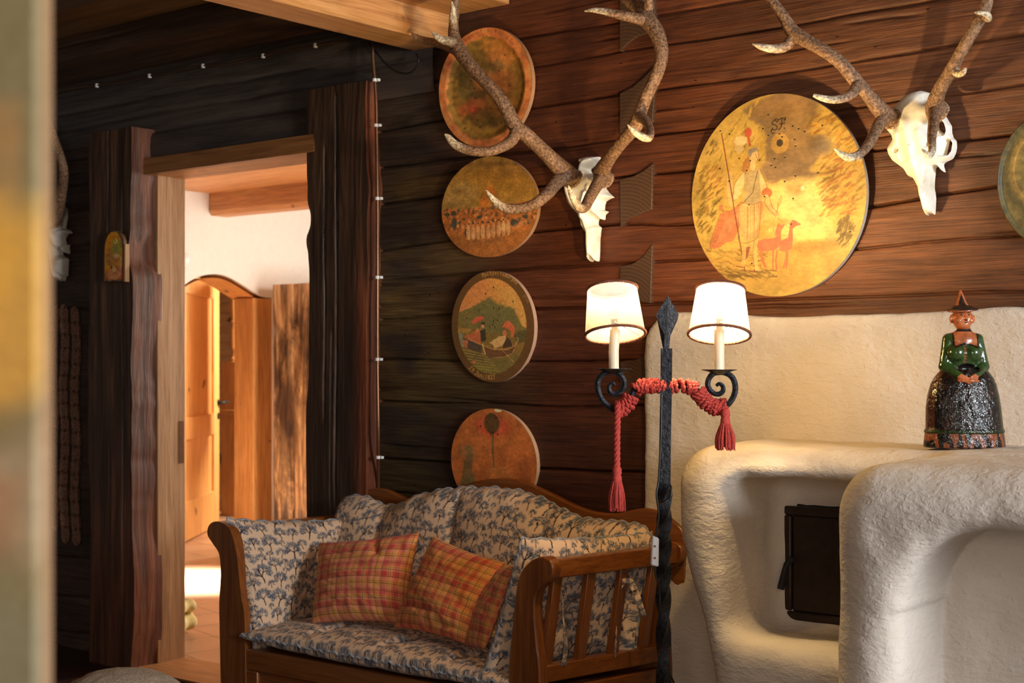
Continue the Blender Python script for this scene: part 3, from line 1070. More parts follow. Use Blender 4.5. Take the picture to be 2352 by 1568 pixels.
for lo, hi in (((xd0, zd1 - 0.026), (xd1, zd1)), ((xd0, zd0), (xd1, zd0 + 0.026)), ((xd0, zd0 + 0.0261), (xd0 + 0.024, zd1 - 0.0261))):
    mb.box((lo[0], yd - 0.022, lo[1]), (hi[0], yd - 0.001, hi[1]))
mb.build('door_frame', M['castiron'], stove, bevel=0.006)
mb = MB(); mb.box((xd0 + 0.024, yd - 0.014, zd0 + 0.026), (xd1, yd - 0.001, zd1 - 0.026))
fd = mb.build('firebox_door', M['castiron'], stove, bevel=0.004)
mb = MB()
h0, h1, h2 = P(1818, 1284, yd - 0.03), P(1804, 1300, yd - 0.045), P(1793, 1352, yd - 0.050)
mb.tube([h0, P(1812, 1288, yd - 0.04), h1], [0.010, 0.009, 0.008], 8)
mb.tube(np.array([h1, (h1 + h2) / 2, h2]), [0.007, 0.009, 0.0105], 10)
mb.build('handle', M['soot'], fd)

# ------------------------------------------------------------------ wrought-iron floor lamp
TL_ = 3.79


def LP(px, py, dt=0.0): return PT(px, py, TL_ + dt)


pix = TL_ / F
base = LP(1524, 1700); base[2] = 0
lamp = thing('floor_lamp', base, 'black wrought-iron floor lamp with two cream shades standing in front of the white stove', 'lamp')
mb = MB()
mb.tube(spline([LP(1531, 800), LP(1530, 900), LP(1528, 1000), LP(1527, 1110)], 20), 0.0215, 4, ang0=0.25)
mb.tube(spline([LP(1527, 1108), LP(1525, 1250), LP(1524, 1400), LP(1524, 1640)], 150), 0.0205, 4, ang0=0.25, twist=math.pi * 3.6)
q = LP(1524, 1636); q2 = q.copy(); q2[2] = 0.06; q2[0], q2[1] = base[0], base[1]
mb.tube(np.array([q, (q + q2) / 2, q2]), 0.0205, 4, ang0=0.25)
mb.build('pole', M['iron'], lamp, smooth=False)
mb = MB()
tip = [(1534, 678), (1559, 722), (1556, 735), (1540, 768), (1537, 806), (1524, 806), (1526, 768), (1510, 735), (1507, 722)]
fr = [LP(a, b, -0.004) for a, b in tip]; bk = [LP(a, b, 0.006) for a, b in tip]
mid_f = LP(1533, 730, -0.006)
n = len(tip)
mb.add(fr + bk + [mid_f], q=[(i, (i + 1) % n, n + (i + 1) % n, n + i) for i in range(n)], t=[(i, (i + 1) % n, 2 * n) for i in range(n)] + [(n + 8, n + 2, n + 5)] + [(n, n + 1, n + 8), (n + 1, n + 2, n + 8), (n + 2, n + 3, n + 5), (n + 3, n + 4, n + 5), (n + 5, n + 6, n + 8), (n + 6, n + 7, n + 8)])
mb.build('spear_tip', M['iron'], lamp, smooth=False)
mb = MB()
for ang in (0.6, 2.7, 4.8):
    d = np.array((math.cos(ang), math.sin(ang), 0))
    mb.tube(spline([base + (0, 0, 0.10), base + d * 0.06 + (0, 0, 0.09), base + d * 0.13 + (0, 0, 0.03), base + d * 0.17 + (0, 0, 0.009)], 14), 0.009, 6)
mb.build('tripod_foot', M['iron'], lamp)
armL = [(1528, 886), (1500, 886), (1468, 887), (1457, 893), (1448, 912), (1436, 932), (1420, 942), (1404, 937), (1385, 921), (1374, 898), (1373, 876), (1384, 860), (1402, 853), (1420, 857), (1431, 870), (1433, 886), (1424, 900), (1410, 905), (1400, 898), (1399, 886), (1407, 880), (1413, 884)]
armR = [(1532, 886), (1560, 886), (1590, 890), (1602, 897), (1612, 912), (1630, 930), (1652, 936), (1670, 930), (1684, 912), (1689, 890), (1683, 868), (1668, 857), (1652, 855), (1638, 858), (1628, 870), (1626, 886), (1636, 901), (1650, 905), (1660, 898), (1660, 887), (1652, 881), (1645, 886)]
for A_ in (armL, armR):
    mb = MB()
    p3 = spline([LP(a, b) for a, b in A_], 120)
    rr = np.interp(np.linspace(0, 1, 120), [0, 0.5, 0.85, 1], [0.0085, 0.0085, 0.0075, 0.0045])
    mb.tube(p3, rr, 6)
    mb.build('arm', M['iron'], lamp)
M['candle'] = plain('ivory candle sleeve', (0.78, 0.66, 0.48), 0.4, var=0.04)
t = NT('parchment shade')
tp = t.n('ShaderNodeBsdfTransparent'); tp.inputs['Color'].default_value = (1.0, 0.88, 0.62, 1)
tr = t.n('ShaderNodeBsdfTranslucent'); tr.inputs['Color'].default_value = (0.88, 0.74, 0.50, 1)
df = t.n('ShaderNodeBsdfDiffuse'); df.inputs['Color'].default_value = (0.30, 0.32, 0.36, 1)
nn = t.noise((45, 45, 45), 5, 0.6)
cc = t.ramp(nn, [(0.3, (0.060, 0.076, 0.110)), (0.7, (0.078, 0.098, 0.140))])
t.l(cc, tr.inputs['Color'])
mx = t.n('ShaderNodeMixShader'); mx.inputs[0].default_value = 0.30
t.l(df.outputs[0], mx.inputs[1]); t.l(tr.outputs[0], mx.inputs[2])
m2 = t.n('ShaderNodeMixShader'); m2.inputs[0].default_value = 0.32
t.l(mx.outputs[0], m2.inputs[1]); t.l(tp.outputs[0], m2.inputs[2])
t.l(m2.outputs[0], t.out.inputs['Surface'])
M['shade'] = t.m
M['braid'] = plain('brown red braid', (0.20, 0.062, 0.032), 0.7, bump=0.9, bs=260, var=0.5)
t = NT('lit bulb')
t.b.inputs['Emission Color'].default_value = (1.0, 0.78, 0.45, 1)
t.b.inputs['Emission Strength'].default_value = 3.5
M['bulb'] = t.m
UP = np.array((0, 0, 1.0)); RV = np.array((*RGT, 0)); FV = np.array((*FWD, 0))
for (cpx, cpy), (tpx, tpy), (kx, ky), rt, rb, en, pan in (((1413, 768), (1406, 664), (1409, 851), 57, 69, 15.0, (1410, 850)), ((1652, 768), (1655, 664), (1652, 851), 55, 70.5, 37.0, (1652, 852))):
    B_, T_ = LP(cpx, cpy, -0.018), LP(tpx, tpy, 0.018)
    ax = (T_ - B_); hgt = np.linalg.norm(ax); ax /= hgt
    e1 = RV - ax * np.dot(RV, ax); e1 /= np.linalg.norm(e1); e2 = np.cross(ax, e1)
    th = np.linspace(0, 2 * np.pi, 72, endpoint=False)

    def ring(f, r): return B_ + ax * hgt * f + r * (np.cos(th)[:, None] * e1 + np.sin(th)[:, None] * e2)
    rb_, rt_ = rb * pix, rt * pix
    # saucer and candle
    pc = LP(*pan)
    mb = MB(); mb.lathe([(0.0, -0.010), (0.010, -0.009), (0.028, -0.002), (0.047, 0.003), (0.0475, 0.0045), (0.028, 0.001), (0.0, -0.004)], pc, 40)
    mb.build('drip_pan', M['iron'], lamp)
    cz = LP(kx, 767)
    mb = MB(); mb.tube(np.array([pc + (0, 0, -0.003), pc + (cz - pc) * 0.5 + (0, 0, 0), LP(cpx, 757)]), 0.0135, 20); mb.build('candle_sleeve', M['candle'], lamp)
    sh_m = MB()
    sh_m.grid(np.array([ring(f, rb_ + (rt_ - rb_) * f) for f in np.linspace(0.0, 1.0, 14)]), cv=True)
    shade = sh_m.build('lamp_shade', M['shade'], lamp)
    for f, r, nm in ((0.0, rb_, 'shade_braid'), (1.0, rt_, 'shade_braid')):
        mb = MB(); tt = np.linspace(0, 2 * np.pi, 240, endpoint=False)
        c_ = B_ + ax * hgt * f + r * (np.cos(tt)[:, None] * e1 + np.sin(tt)[:, None] * e2)
        mb.tube(c_, 0.0034 + 0.0011 * (np.arange(240) % 2), 8, closed=True); mb.build('shade_braid', M['braid'], shade)
    mb = MB()
    bz = B_ + ax * hgt * 0.60
    for k in range(3):
        an = k * 2.094 + 0.5
        rr_ = rb_ + (rt_ - rb_) * 0.05
        e_ = B_ + ax * hgt * 0.05 + rr_ * (math.cos(an) * e1 + math.sin(an) * e2)
        mb.tube(np.array([B_ + ax * hgt * 0.24, e_ * 0.35 + (B_ + ax * hgt * 0.24) * 0.65 + (0, 0, 0.004), e_]), 0.0013, 6)
    mb.build('shade_carrier', M['white'], shade)
    mb = MB(); mb.tube([LP(cpx, 757) + (0, 0, -0.004), B_ + ax * hgt * 0.35], 0.009, 12); mb.build('bulb_holder', M['candle'], lamp)
    V, Q = surfnet(lambda X, Y, Z: sd_cap(X, Y, Z, bz - ax * 0.015, bz + ax * 0.022, 0.016, 0.006), bz - 0.05, bz + 0.06, 0.004)
    mesh('bulb', V, Q, M['bulb'], lamp)
    l = bpy.data.lights.new('bulb_light', 'POINT'); l.energy = en; l.color = (1.0, 0.70, 0.32); l.shadow_soft_size = 0.018
    lo_ = bpy.data.objects.new('bulb_light', l); SC.collection.objects.link(lo_); lo_.location = bz + ax * 0.034
mb = MB()
cab = [LP(1520, 905, -0.024), LP(1518, 1000, -0.026), LP(1513, 1100, -0.026), LP(1508, 1135, -0.03), LP(1513, 1180, -0.03), LP(1508, 1220, -0.03), LP(1508, 1236, -0.028)]
mb.tube(spline(cab, 60), 0.0028, 8)
mb.tube(spline([LP(1536, 1108, 0.0), LP(1542, 1120, -0.01), LP(1540, 1140, -0.015), LP(1531, 1150, -0.026), LP(1518, 1158, -0.028)], 30), 0.0024, 8)
mb.tube(spline([LP(1506, 1300, -0.028), LP(1506, 1320, -0.028), LP(1514, 1350, -0.026), LP(1518, 1420, -0.02), LP(1526, 1520, 0.03), LP(1548, 1568, 0.08), LP(1565, 1640, 0.14)], 60), 0.0026, 8)
mb.build('cable', M['black'], lamp)
mb = MB()
sw = [LP(1495, 1298, -0.04), LP(1513, 1302, -0.04), LP(1514, 1236, -0.04), LP(1499, 1230, -0.04)]
mb.prism(sw, FV * 0.022)
sw_o = mb.build('switch', M['white'], lamp, bevel=0.004)
for py in (1254, 1281):
    mb = MB(); c_ = LP(1504, py, -0.0405)
    mb.tube([c_, c_ - FV * 0.0015], 0.003, 12)
    mb.build('screw', M['brass'], sw_o)

# ------------------------------------------------------------------ red cord wound round the lamp's arms
M['cord'] = plain('red cord', (0.46, 0.045, 0.030), 0.75, bump=0.5, bs=140, var=0.3)
tagc = 'red cord with two tassels wound around the arms of the iron lamp'
cord = thing('tasselled_cord', LP(1528, 886), tagc, 'cord')
rope = MB()


def twisted(mb, path, r, pitch, strands=3, seg=7):
    path = np.asarray(path)
    s = np.concatenate([[0], np.cumsum(np.linalg.norm(np.diff(path, axis=0), axis=1))])
    T = np.gradient(path, axis=0); T /= np.linalg.norm(T, axis=1)[:, None] + 1e-12
    ref = np.where(np.abs(T[:, 2:3]) < 0.9, UP, RV)
    N = np.cross(T, ref); N /= np.linalg.norm(N, axis=1)[:, None]
    for i in range(1, len(N)):
        if np.dot(N[i], N[i - 1]) < 0: N[i] = -N[i]
    Bn = np.cross(T, N)
    for k in range(strands):
        ph = s / pitch * 2 * np.pi + k * 2 * np.pi / strands
        mb.tube(path + r * 0.52 * (np.cos(ph)[:, None] * N + np.sin(ph)[:, None] * Bn), r * 0.56, seg)


def wrap(mb, path_px, turns, R, r, n):
    c = spline([LP(a, b) for a, b in path_px], n)
    T = np.gradient(c, axis=0); T /= np.linalg.norm(T, axis=1)[:, None]
    N = np.cross(T, FV); N /= np.linalg.norm(N, axis=1)[:, None]
    Bn = np.cross(T, N)
    ph = np.linspace(0, turns * 2 * np.pi, n) + 0.9 * np.sin(np.linspace(0, 9, n))
    RR = R * (1 + 0.10 * np.sin(np.linspace(0, 23, n)))
    h = c + RR[:, None] * (np.cos(ph)[:, None] * N + np.sin(ph)[:, None] * Bn) if np.ndim(RR) else c
    twisted(mb, h, r, 0.022, 2, 6)


rc = 0.0068
wrap(rope, [(1526, 886), (1500, 886), (1476, 887)], 7, 0.0145, rc, 220)
wrap(rope, [(1474, 886), (1465, 888), (1457, 897)], 2, 0.015, rc, 70)
wrap(rope, [(1449, 911), (1440, 926), (1428, 938), (1416, 942)], 6, 0.0175, rc, 200)
wrap(rope, [(1537, 886), (1560, 886), (1585, 889), (1598, 895)], 5.5, 0.0145, rc, 200)
wrap(rope, [(1603, 900), (1613, 914), (1632, 931), (1652, 936), (1668, 931)], 12, 0.0165, rc, 360)
rope.build('wound_cord', M['cord'], cord)
hang = MB()
twisted(hang, spline([LP(1419, 928, -0.022), LP(1418, 960, -0.024), LP(1417, 1010, -0.024), LP(1417, 1088, -0.024)], 90), 0.0088, 0.042, 3, 8)
hang.build('hanging_cord', M['cord'], cord)
rs = np.random.default_rng(3)
for (hx, hy, by, wid, dt) in ((1417, 1078, 1170, 21, -0.024), (1666, 946, 1030, 24, -0.020)):
    mb = MB()
    c0 = LP(hx, hy, dt)
    mb.lathe([(0.0, 0.010), (0.009, 0.008), (0.0125, 0.001), (0.0125, -0.010), (0.0105, -0.015), (0.0128, -0.020), (0.013, -0.030), (0.011, -0.036), (0.010, -0.05), (0.0, -0.06)], c0, 20)
    tas = mb.build('tassel', M['cord'], cord)
    mb = MB()
    Lh = (by - hy) * pix
    for k in range(110):
        a, q = rs.uniform(0, 2 * np.pi), math.sqrt(rs.uniform(0.15, 1))
        r0, r1 = 0.0105 * q, wid * pix * q * rs.uniform(0.85, 1.08)
        d = math.cos(a) * RV + math.sin(a) * FV
        l = Lh * rs.uniform(0.93, 1.05)
        mb.tube(spline([c0 + d * r0 + (0, 0, -0.026), c0 + d * (r0 * 0.45 + r1 * 0.55) + (0, 0, -0.026 - (l - 0.026) * 0.35), c0 + d * r1 * 0.93 + (0, 0, -l * 0.75), c0 + d * r1 * rs.uniform(0.85, 1.0) + (0, 0, -l)], 9), 0.00165, 5)
    o = mb.build('fringe', M['cord'], tas); o['kind'] = 'stuff'

# ------------------------------------------------------------------ settle
YF, YB = -0.62, -0.085
s0 = np.array([-3.25, -0.35, 0.0])
settle = thing('wooden_settle', s0, 'varnished pine settle with scrolled arms standing against the log wall', 'settle')
RP = [(1167, 1700), (1167, 1568), (1176, 1440), (1185, 1356), (1194, 1318), (1211, 1294), (1232, 1281), (1250, 1279), (1264, 1288), (1270, 1304), (1268, 1322), (1260, 1335), (1243, 1346), (1230, 1366), (1227, 1407), (1232, 1476), (1240, 1568), (1243, 1700)]
LPp = [(512, 1680), (517, 1568), (522, 1541), (523, 1517), (511, 1476), (504, 1425), (504, 1373), (507, 1315), (503, 1272), (490, 1250), (477, 1229), (478, 1210), (488, 1199), (504, 1198), (524, 1210), (534, 1232), (543, 1270), (549, 1320), (554, 1373), (562, 1435), (565, 1486), (567, 1568), (567, 1680)]
polyR = np.array([P(a, b, YF) for a, b in RP]); polyL = np.array([P(a, b, YF) for a, b in LPp])
for q in (polyR, polyL): q[:, 2] = np.where(q[:, 2] < P(1240, 1568, YF)[2] - 0.05, 0.0, q[:, 2])
polyR[:, 2] = np.where(np.arange(len(polyR)) % (len(polyR) - 1) == 0, 0, polyR[:, 2])
polyL[:, 2] = np.where(np.arange(len(polyL)) % (len(polyL) - 1) == 0, 0, polyL[:, 2])


def smooth_outline(p, n=110):
    q = spline(p, n); q[:, 2] = np.maximum(q[:, 2], 0.0); return q


rollR, rollL = P(1255, 1303, YF), P(494, 1222, YF)
rbR = P(1552, 1258, YB)
shR = np.array([rbR[0] - rollR[0], YB - YF, 0]); shL = np.array([shR[0], YB - YF, 0])
for pl, sh, off in ((polyR, shR, 0), (polyL, shL, 0)):
    mb = MB(); mb.prism(smooth_outline(pl), (0, 0.042, 0)); mb.build('arm_post', M['settle'], settle, bevel=0.005)
    mb = MB(); mb.prism(smooth_outline(pl) + sh, (0, 0.042, 0)); mb.build('arm_post', M['settle'], settle, bevel=0.005)
    roll = rollR if pl is polyR else rollL
    a_ = roll + (0, 0.04, 0); b_ = roll + sh
    if pl is polyR:
        a_ = P(1283, 1306, YF + 0.04) + (-0.025, 0, 0); b_ = a_ + sh - (0, 0.04, 0)
    else:
        a_ = roll + (0.01, 0.04, -0.01)
    mb = MB(); mb.beam(a_, b_, 0.045, 0.056); mb.build('arm_rail', M['settley'], settle, bevel=0.004)
    zb_ = P(1250, 1548, YF + 0.04)[2]
    xin = P(1248, 1548, YF + 0.04)[0] if pl is polyR else P(558, 1486, YF)[0] - 0.012
    c_ = np.array([xin - 0.01, YF + 0.04, zb_]); d_ = c_ + sh - (0, 0.04, 0)
    mb = MB(); mb.beam(c_, d_, 0.040, 0.052); mb.build('arm_rail', M['settley'], settle, bevel=0.004)
    for f in (0.035, 0.30, 0.57, 0.83):
        top = a_ * (1 - f) + b_ * f; bot = c_ * (1 - f) + d_ * f
        mb = MB(); mb.beam(bot + (0, 0, 0.02), top - (0, 0, 0.022), 0.042, 0.020, up=(1, 0, 0.2)); mb.build('slat', M['settle'], settle, bevel=0.003)
    e_, f_ = c_ - (0, 0, 0.075), d_ - (0, 0, 0.075)
    mb = MB(); mb.beam(e_, f_, 0.036, 0.055); mb.build('seat_side_rail', M['settley'], settle, bevel=0.004)
    g_, h_ = e_ + (0, 0, -0.027), f_ + (0, 0, -0.027)
    mb = MB(); mb.hexa([g_ + (-0.008, 0, 0), g_ + (0.008, 0, 0), np.array((g_[0] + 0.008, g_[1], 0.04)), np.array((g_[0] - 0.008, g_[1], 0.04))], [h_ + (-0.008, 0, 0), h_ + (0.008, 0, 0), np.array((h_[0] + 0.008, h_[1], 0.04)), np.array((h_[0] - 0.008, h_[1], 0.04))])
    mb.build('side_panel', M['settle'], settle)
zs1 = P(570, 1490, YF)[2]
xl_, xr_ = P(556, 1500, YF)[0] + 0.004, P(1175, 1500, YF)[0] + 0.004
mb = MB(); mb.box((xl_, YF + 0.004, zs1 - 0.075), (xr_, YF + 0.032, zs1)); mb.box((xl_, YF + 0.004, 0.03), (xr_, YF + 0.032, 0.10))
mb.box((xl_, YF + 0.004, 0.1001), (xl_ + 0.07, YF + 0.032, zs1 - 0.0751)); mb.box((xr_ - 0.07, YF + 0.004, 0.1001), (xr_, YF + 0.032, zs1 - 0.0751))
mb.build('front_frame', M['settlex'], settle, bevel=0.005)
mb = MB(); mb.box((xl_ + 0.06, YF + 0.016, 0.09), (xr_ - 0.06, YF + 0.026, zs1 - 0.06)); mb.build('front_panel', M['settlex'], settle)
mb = MB(); A0 = (xl_ + 0.005, YF + 0.033, zs1 - 0.02); sx_ = shR[0]
mb.hexa([(xl_ + .005, YF + .033, zs1 - .022), (xr_ - .005, YF + .033, zs1 - .022), (xr_ - .005 + sx_ * .9, YB + 0.0, zs1 - .022), (xl_ + .005 + sx_ * .9, YB + 0.0, zs1 - .022)],
        [(xl_ + .005, YF + .033, zs1 - .002), (xr_ - .005, YF + .033, zs1 - .002), (xr_ - .005 + sx_ * .9, YB + 0.0, zs1 - .002), (xl_ + .005 + sx_ * .9, YB + 0.0, zs1 - .002)])
mb.build('seat_board', M['settlex'], settle)
yb0 = -0.060
bt = [(1575, 1262), (1570, 1225), (1560, 1208), (1547, 1196), (1530, 1182), (1510, 1172), (1482, 1167), (1460, 1169), (1445, 1172), (1410, 1179), (1359, 1174), (1311, 1157), (1256, 1130), (1197, 1105), (1160, 1099), (1122, 1100), (1080, 1108), (1040, 1123), (1000, 1137), (960, 1146), (930, 1144), (905, 1133), (885, 1124), (862, 1121), (840, 1127), (822, 1140), (806, 1158), (796, 1180)]
bw = spline([P(a, b, yb0) for a, b in bt], 130)
bw = np.vstack([bw, [(bw[-1][0], yb0, 0.25)], [(bw[0][0], yb0, 0.25)]])
mb = MB(); mb.prism(bw, (0, 0.028, 0)); mb.build('back_board', M['settlex'], settle, bevel=0.006)

# ------------------------------------------------------------------ fabrics
rt = np.random.default_rng(11)
TS = 420                                                        # tile: 420 px = 0.36 m
trees = Canvas(TS, TS, (228, 198, 168))
pts = []


def try_add(n, r0, r1, tries):
    for _ in range(tries):
        if sum(1 for q in pts if r0 <= q[2] <= r1) >= n: break
        x, y, r = rt.uniform(0, TS), rt.uniform(0, TS), rt.uniform(r0, r1)
        ok = True
        for (a, b, c) in pts:
            dx, dy = abs(x - a), abs(y - b)
            dx, dy = min(dx, TS - dx), min(dy, TS - dy)
            if math.hypot(dx, dy * 0.98) < 0.80 * (r + c): ok = False; break
        if ok: pts.append((x, y, r))


try_add(22, 33, 40, 6000); try_add(60, 22, 30, 9000); try_add(70, 12, 18, 9000)


def stamp(xs, ys, rad, col, al):
    R = int(math.ceil(rad))
    xs, ys = np.atleast_1d(xs), np.atleast_1d(ys)
    for dx in range(-R, R + 1):
        for dy in range(-R, R + 1):
            if dx * dx + dy * dy > rad * rad + 0.3: continue
            i, j = (np.round(ys).astype(int) + dy) % TS, (np.round(xs).astype(int) + dx) % TS
            trees.a[i, j] = trees.a[i, j] * (1 - al) + np.array(col) * al


for (x, y, r) in sorted(pts, key=lambda q: q[1]):
    cy = y - 0.12 * r
    th = rt.uniform(-0.62, math.pi + 0.62, int(190 * (r / 20) ** 1.4))      # leafy crown: short radial strokes
    for a in th:
        q = rt.uniform(0.62, 1.0) if rt.random() < 0.75 else rt.uniform(0.4, 0.7)
        L_ = rt.uniform(0.10, 0.22)
        ss = np.linspace(q - L_, q, max(3, int(r * L_ * 1.5)))
        lob = 0.93 + 0.07 * math.sin(a * 9 + x)
        c_ = np.array((78, 92, 114)) + rt.uniform(-14, 14)
        stamp(x + r * 1.02 * lob * ss * math.cos(a), cy - r * 0.92 * lob * ss * math.sin(a) + r * 0.10, 0.8, c_, 0.60)
    def branch(px, py, ang, ln, w, dep):
        k = max(3, int(ln * 1.4))
        s_ = np.linspace(0, 1, k)
        bend = rt.uniform(-0.35, 0.35)
        xs_, ys_ = px + ln * s_ * np.cos(ang + bend * s_), py - ln * s_ * np.sin(ang + bend * s_)
        stamp(xs_, ys_, w, (56, 46, 46), 0.9)
        if dep == 0: return
        for da in ((-0.42, 0.40) if dep < 3 else (-0.62, 0.0, 0.60)):
            branch(xs_[-1], ys_[-1], ang + bend + da + rt.uniform(-0.15, 0.15), ln * rt.uniform(0.62, 0.8), max(w * 0.66, 0.5), dep - 1)
    branch(x + rt.uniform(-.1, .1) * r, y + 0.92 * r, math.pi / 2 + rt.uniform(-.15, .15), r * 0.58, max(1.1, r * 0.055), 3)


def tree_pat(ox=0.0, oy=0.0, sc=0.86):
    return lambda U, V: trees.sample((U / 0.36 * TS * sc + ox), (-V / 0.36 * TS * sc + oy), wrap=True)


def plaid_pat(ox=0, oy=0, lamp_tint=0.0, per=0.105):
    pk, rd, ye, cr, gr = lin((200, 88, 86)), lin((186, 66, 64)), lin((212, 152, 82)), lin((214, 142, 112)), lin((98, 84, 48))
    pk = pk * (1 - lamp_tint) + lin((196, 84, 54)) * lamp_tint  # orange lamplight is mixed into the plaid colours
    cr = cr * (1 - lamp_tint) + lin((210, 140, 80)) * lamp_tint
    seq = [pk, pk, cr, ye, ye, cr, rd, rd, cr, ye]

    def strip(s):
        f = (s / per) % 1.0 * len(seq)
        i = np.floor(f).astype(int) % len(seq)
        S = np.array(seq)
        w = sstep(0.75, 1.0, f - np.floor(f))[..., None]
        c = S[i] * (1 - w) + S[(i + 1) % len(seq)] * w
        g = (s / 0.026) % 1.0
        ln = np.maximum(sstep(0.09, 0.04, np.abs(g - 0.5)), 0.55 * sstep(0.06, 0.03, np.abs(g - 0.78)))
        return c, ln

    def f(U, V):
        a, la = strip(U + ox); b, lb = strip(V + oy)
        c = 0.5 * a + 0.5 * b
        l = np.clip(0.62 * la + 0.62 * lb, 0, 0.85)[..., None]
        c = c * (1 - l) + gr * l
        return np.clip(c * 1.4, 0, 0.9) * (0.93 + 0.14 * vnoise(U * 900, V * 900, 3))[..., None]
    return f


t = NT('printed cotton')
nn = t.noise((420, 420, 420), 2, 0.5); n2 = t.noise((9, 9, 9), 4, 0.6)
t.l(t.col(), t.b.inputs['Base Color'])
t.b.inputs['Roughness'].default_value = 0.92
t.b.inputs['Specular IOR Level'].default_value = 0.15
t.b.inputs['Sheen Weight'].default_value = 0.12
p_ = t.bump(nn, 0.15, 0.001)
t.bump(n2, 0.25, 0.02, p_)
M['cloth'] = t.m
M['piping'] = plain('grey blue piping', (0.34, 0.36, 0.40), 0.9, spec=0.15, bump=0.9, bs=120, var=0.55)


def pillow(name, C4, T, pat, parent=None, n=150, m=None, conc=0.05, wr=0.006, seed=0, pw=0.46, dents=(), front=1.0, back=1.0, tilt=None, piping=True, label=None, cat=None, bow=0.0, group=None, folds=()):
    """stuffed cushion between four corners TL TR BR BL; the pattern runs in metres across it"""
    TLc, TRc, BRc, BLc = [np.array(c, float) for c in C4]
    m = m or n
    u, v = np.meshgrid(np.linspace(0, 1, n), np.linspace(0, 1, m), indexing='ij')
    a, b = 2 * u - 1, 2 * v - 1
    uu = 0.5 + (u - 0.5) * (1 - conc * (1 - b ** 2))
    vv = 0.5 + (v - 0.5) * (1 - conc * (1 - a ** 2))
    base = ((BLc * (1 - uu[..., None]) + BRc * uu[..., None]) * (1 - vv[..., None]) + (TLc * (1 - uu[..., None]) + TRc * uu[..., None]) * vv[..., None])
    nrm = np.cross(((TRc + BRc) - (TLc + BLc)), ((TLc + TRc) - (BLc + BRc))); nrm /= np.linalg.norm(nrm)
    cen = (TLc + TRc + BRc + BLc) / 4
    if np.dot(nrm, np.array((0, -CAM_D, CAM_H)) - cen) < 0: nrm = -nrm
    w = (np.linalg.norm(TRc - TLc) + np.linalg.norm(BRc - BLc)) / 2
    h = (np.linalg.norm(TLc - BLc) + np.linalg.norm(TRc - BRc)) / 2
    puff = (np.clip((1 - a ** 2) * (1 - b ** 2), 0, 1)) ** pw
    H = T / 2 * puff
    edge = np.clip((1 - np.abs(a)) * (1 - np.abs(b)) * 6, 0, 1)
    wrk = wr * 2 * (fbm(u * w * 9 + 3 * b, v * h * 9, seed, 4) - 0.5) + wr * 1.2 * np.sin(14 * (np.arctan2(b, a)) + seed) * np.clip(np.maximum(np.abs(a), np.abs(b)) - 0.35, 0, 1) * 0.8
    for (du, dv, rr, dp) in dents:
        H = H - dp * np.exp(-(((u - du) * w / rr) ** 2 + ((v - dv) * h / rr) ** 2))
    for (u0, v0, u1, v1, wd, dp) in folds:
        e = np.array(((u1 - u0) * w, (v1 - v0) * h)); L2 = e @ e
        X_, Y_ = (u - u0) * w, (v - v0) * h
        tt = np.clip((X_ * e[0] + Y_ * e[1]) / L2, 0, 1)
        d_ = np.hypot(X_ - tt * e[0], Y_ - tt * e[1])
        H = H - dp * np.exp(-(d_ / wd) ** 2) * np.sin(np.pi * np.clip(tt * 0.9 + 0.05, 0, 1)) * np.clip(edge * 2, 0, 1)
    sag = bow * (1 - a ** 2) * (1 - b ** 2)
    f = base + nrm * ((H * front + wrk * edge + sag))[..., None]
    k = base - nrm * ((H * back - wrk * edge * 0.7 - sag))[..., None]
    cf = pat(u * w, v * h)
    mb = MB()
    mb.grid(f, col=cf.reshape(-1, 3)); mb.grid(k, col=pat(u * w + 0.13, v * h + 0.07).reshape(-1, 3), flip=True)
    fs = [np.concatenate(mb.q)]
    o = mesh(name, np.concatenate(mb.v), fs, M['cloth'], parent, True, np.concatenate(mb.c))
    if label: tag(o, label, cat, group)
    if piping:
        e = np.concatenate([f[:, 0], f[-1, 1:], f[::-1, -1][1:], f[0, ::-1][1:-1]])
        e = e[::2]
        wob = 0.003 * np.sin(np.arange(len(e)) * 0.9)[:, None] * nrm + 0.003 * np.sin(np.arange(len(e)) * 0.37)[:, None] * UP
        mb = MB(); mb.tube(e + wob, 0.0042, 6, closed=True)
        mb.build('piping', M['piping'], o)
    return o


# seat cushion
zc = zs1 + 0.055
pillow('seat_cushion', [(xl_ + 0.11, YB - 0.03, zc + 0.01), (xr_ + 0.06, YB - 0.03, zc + 0.01), (xr_ - 0.02, YF - 0.012, zc - 0.010), (xl_ + 0.0, YF - 0.012, zc - 0.010)], 0.115, tree_pat(0, 0), n=470, m=220, conc=0.0, wr=0.006, seed=4, pw=0.30,
       dents=((0.26, 0.28, 0.03, 0.02), (0.55, 0.25, 0.03, 0.022), (0.80, 0.25, 0.03, 0.025)), folds=((0.245, 0.0, 0.26, 0.9, 0.02, 0.018), (0.54, 0.0, 0.53, 0.9, 0.02, 0.018), (0.79, 0.0, 0.78, 0.9, 0.02, 0.02)),
       label='long seat cushion with blue tree print lying flat on the settle', cat='cushion')
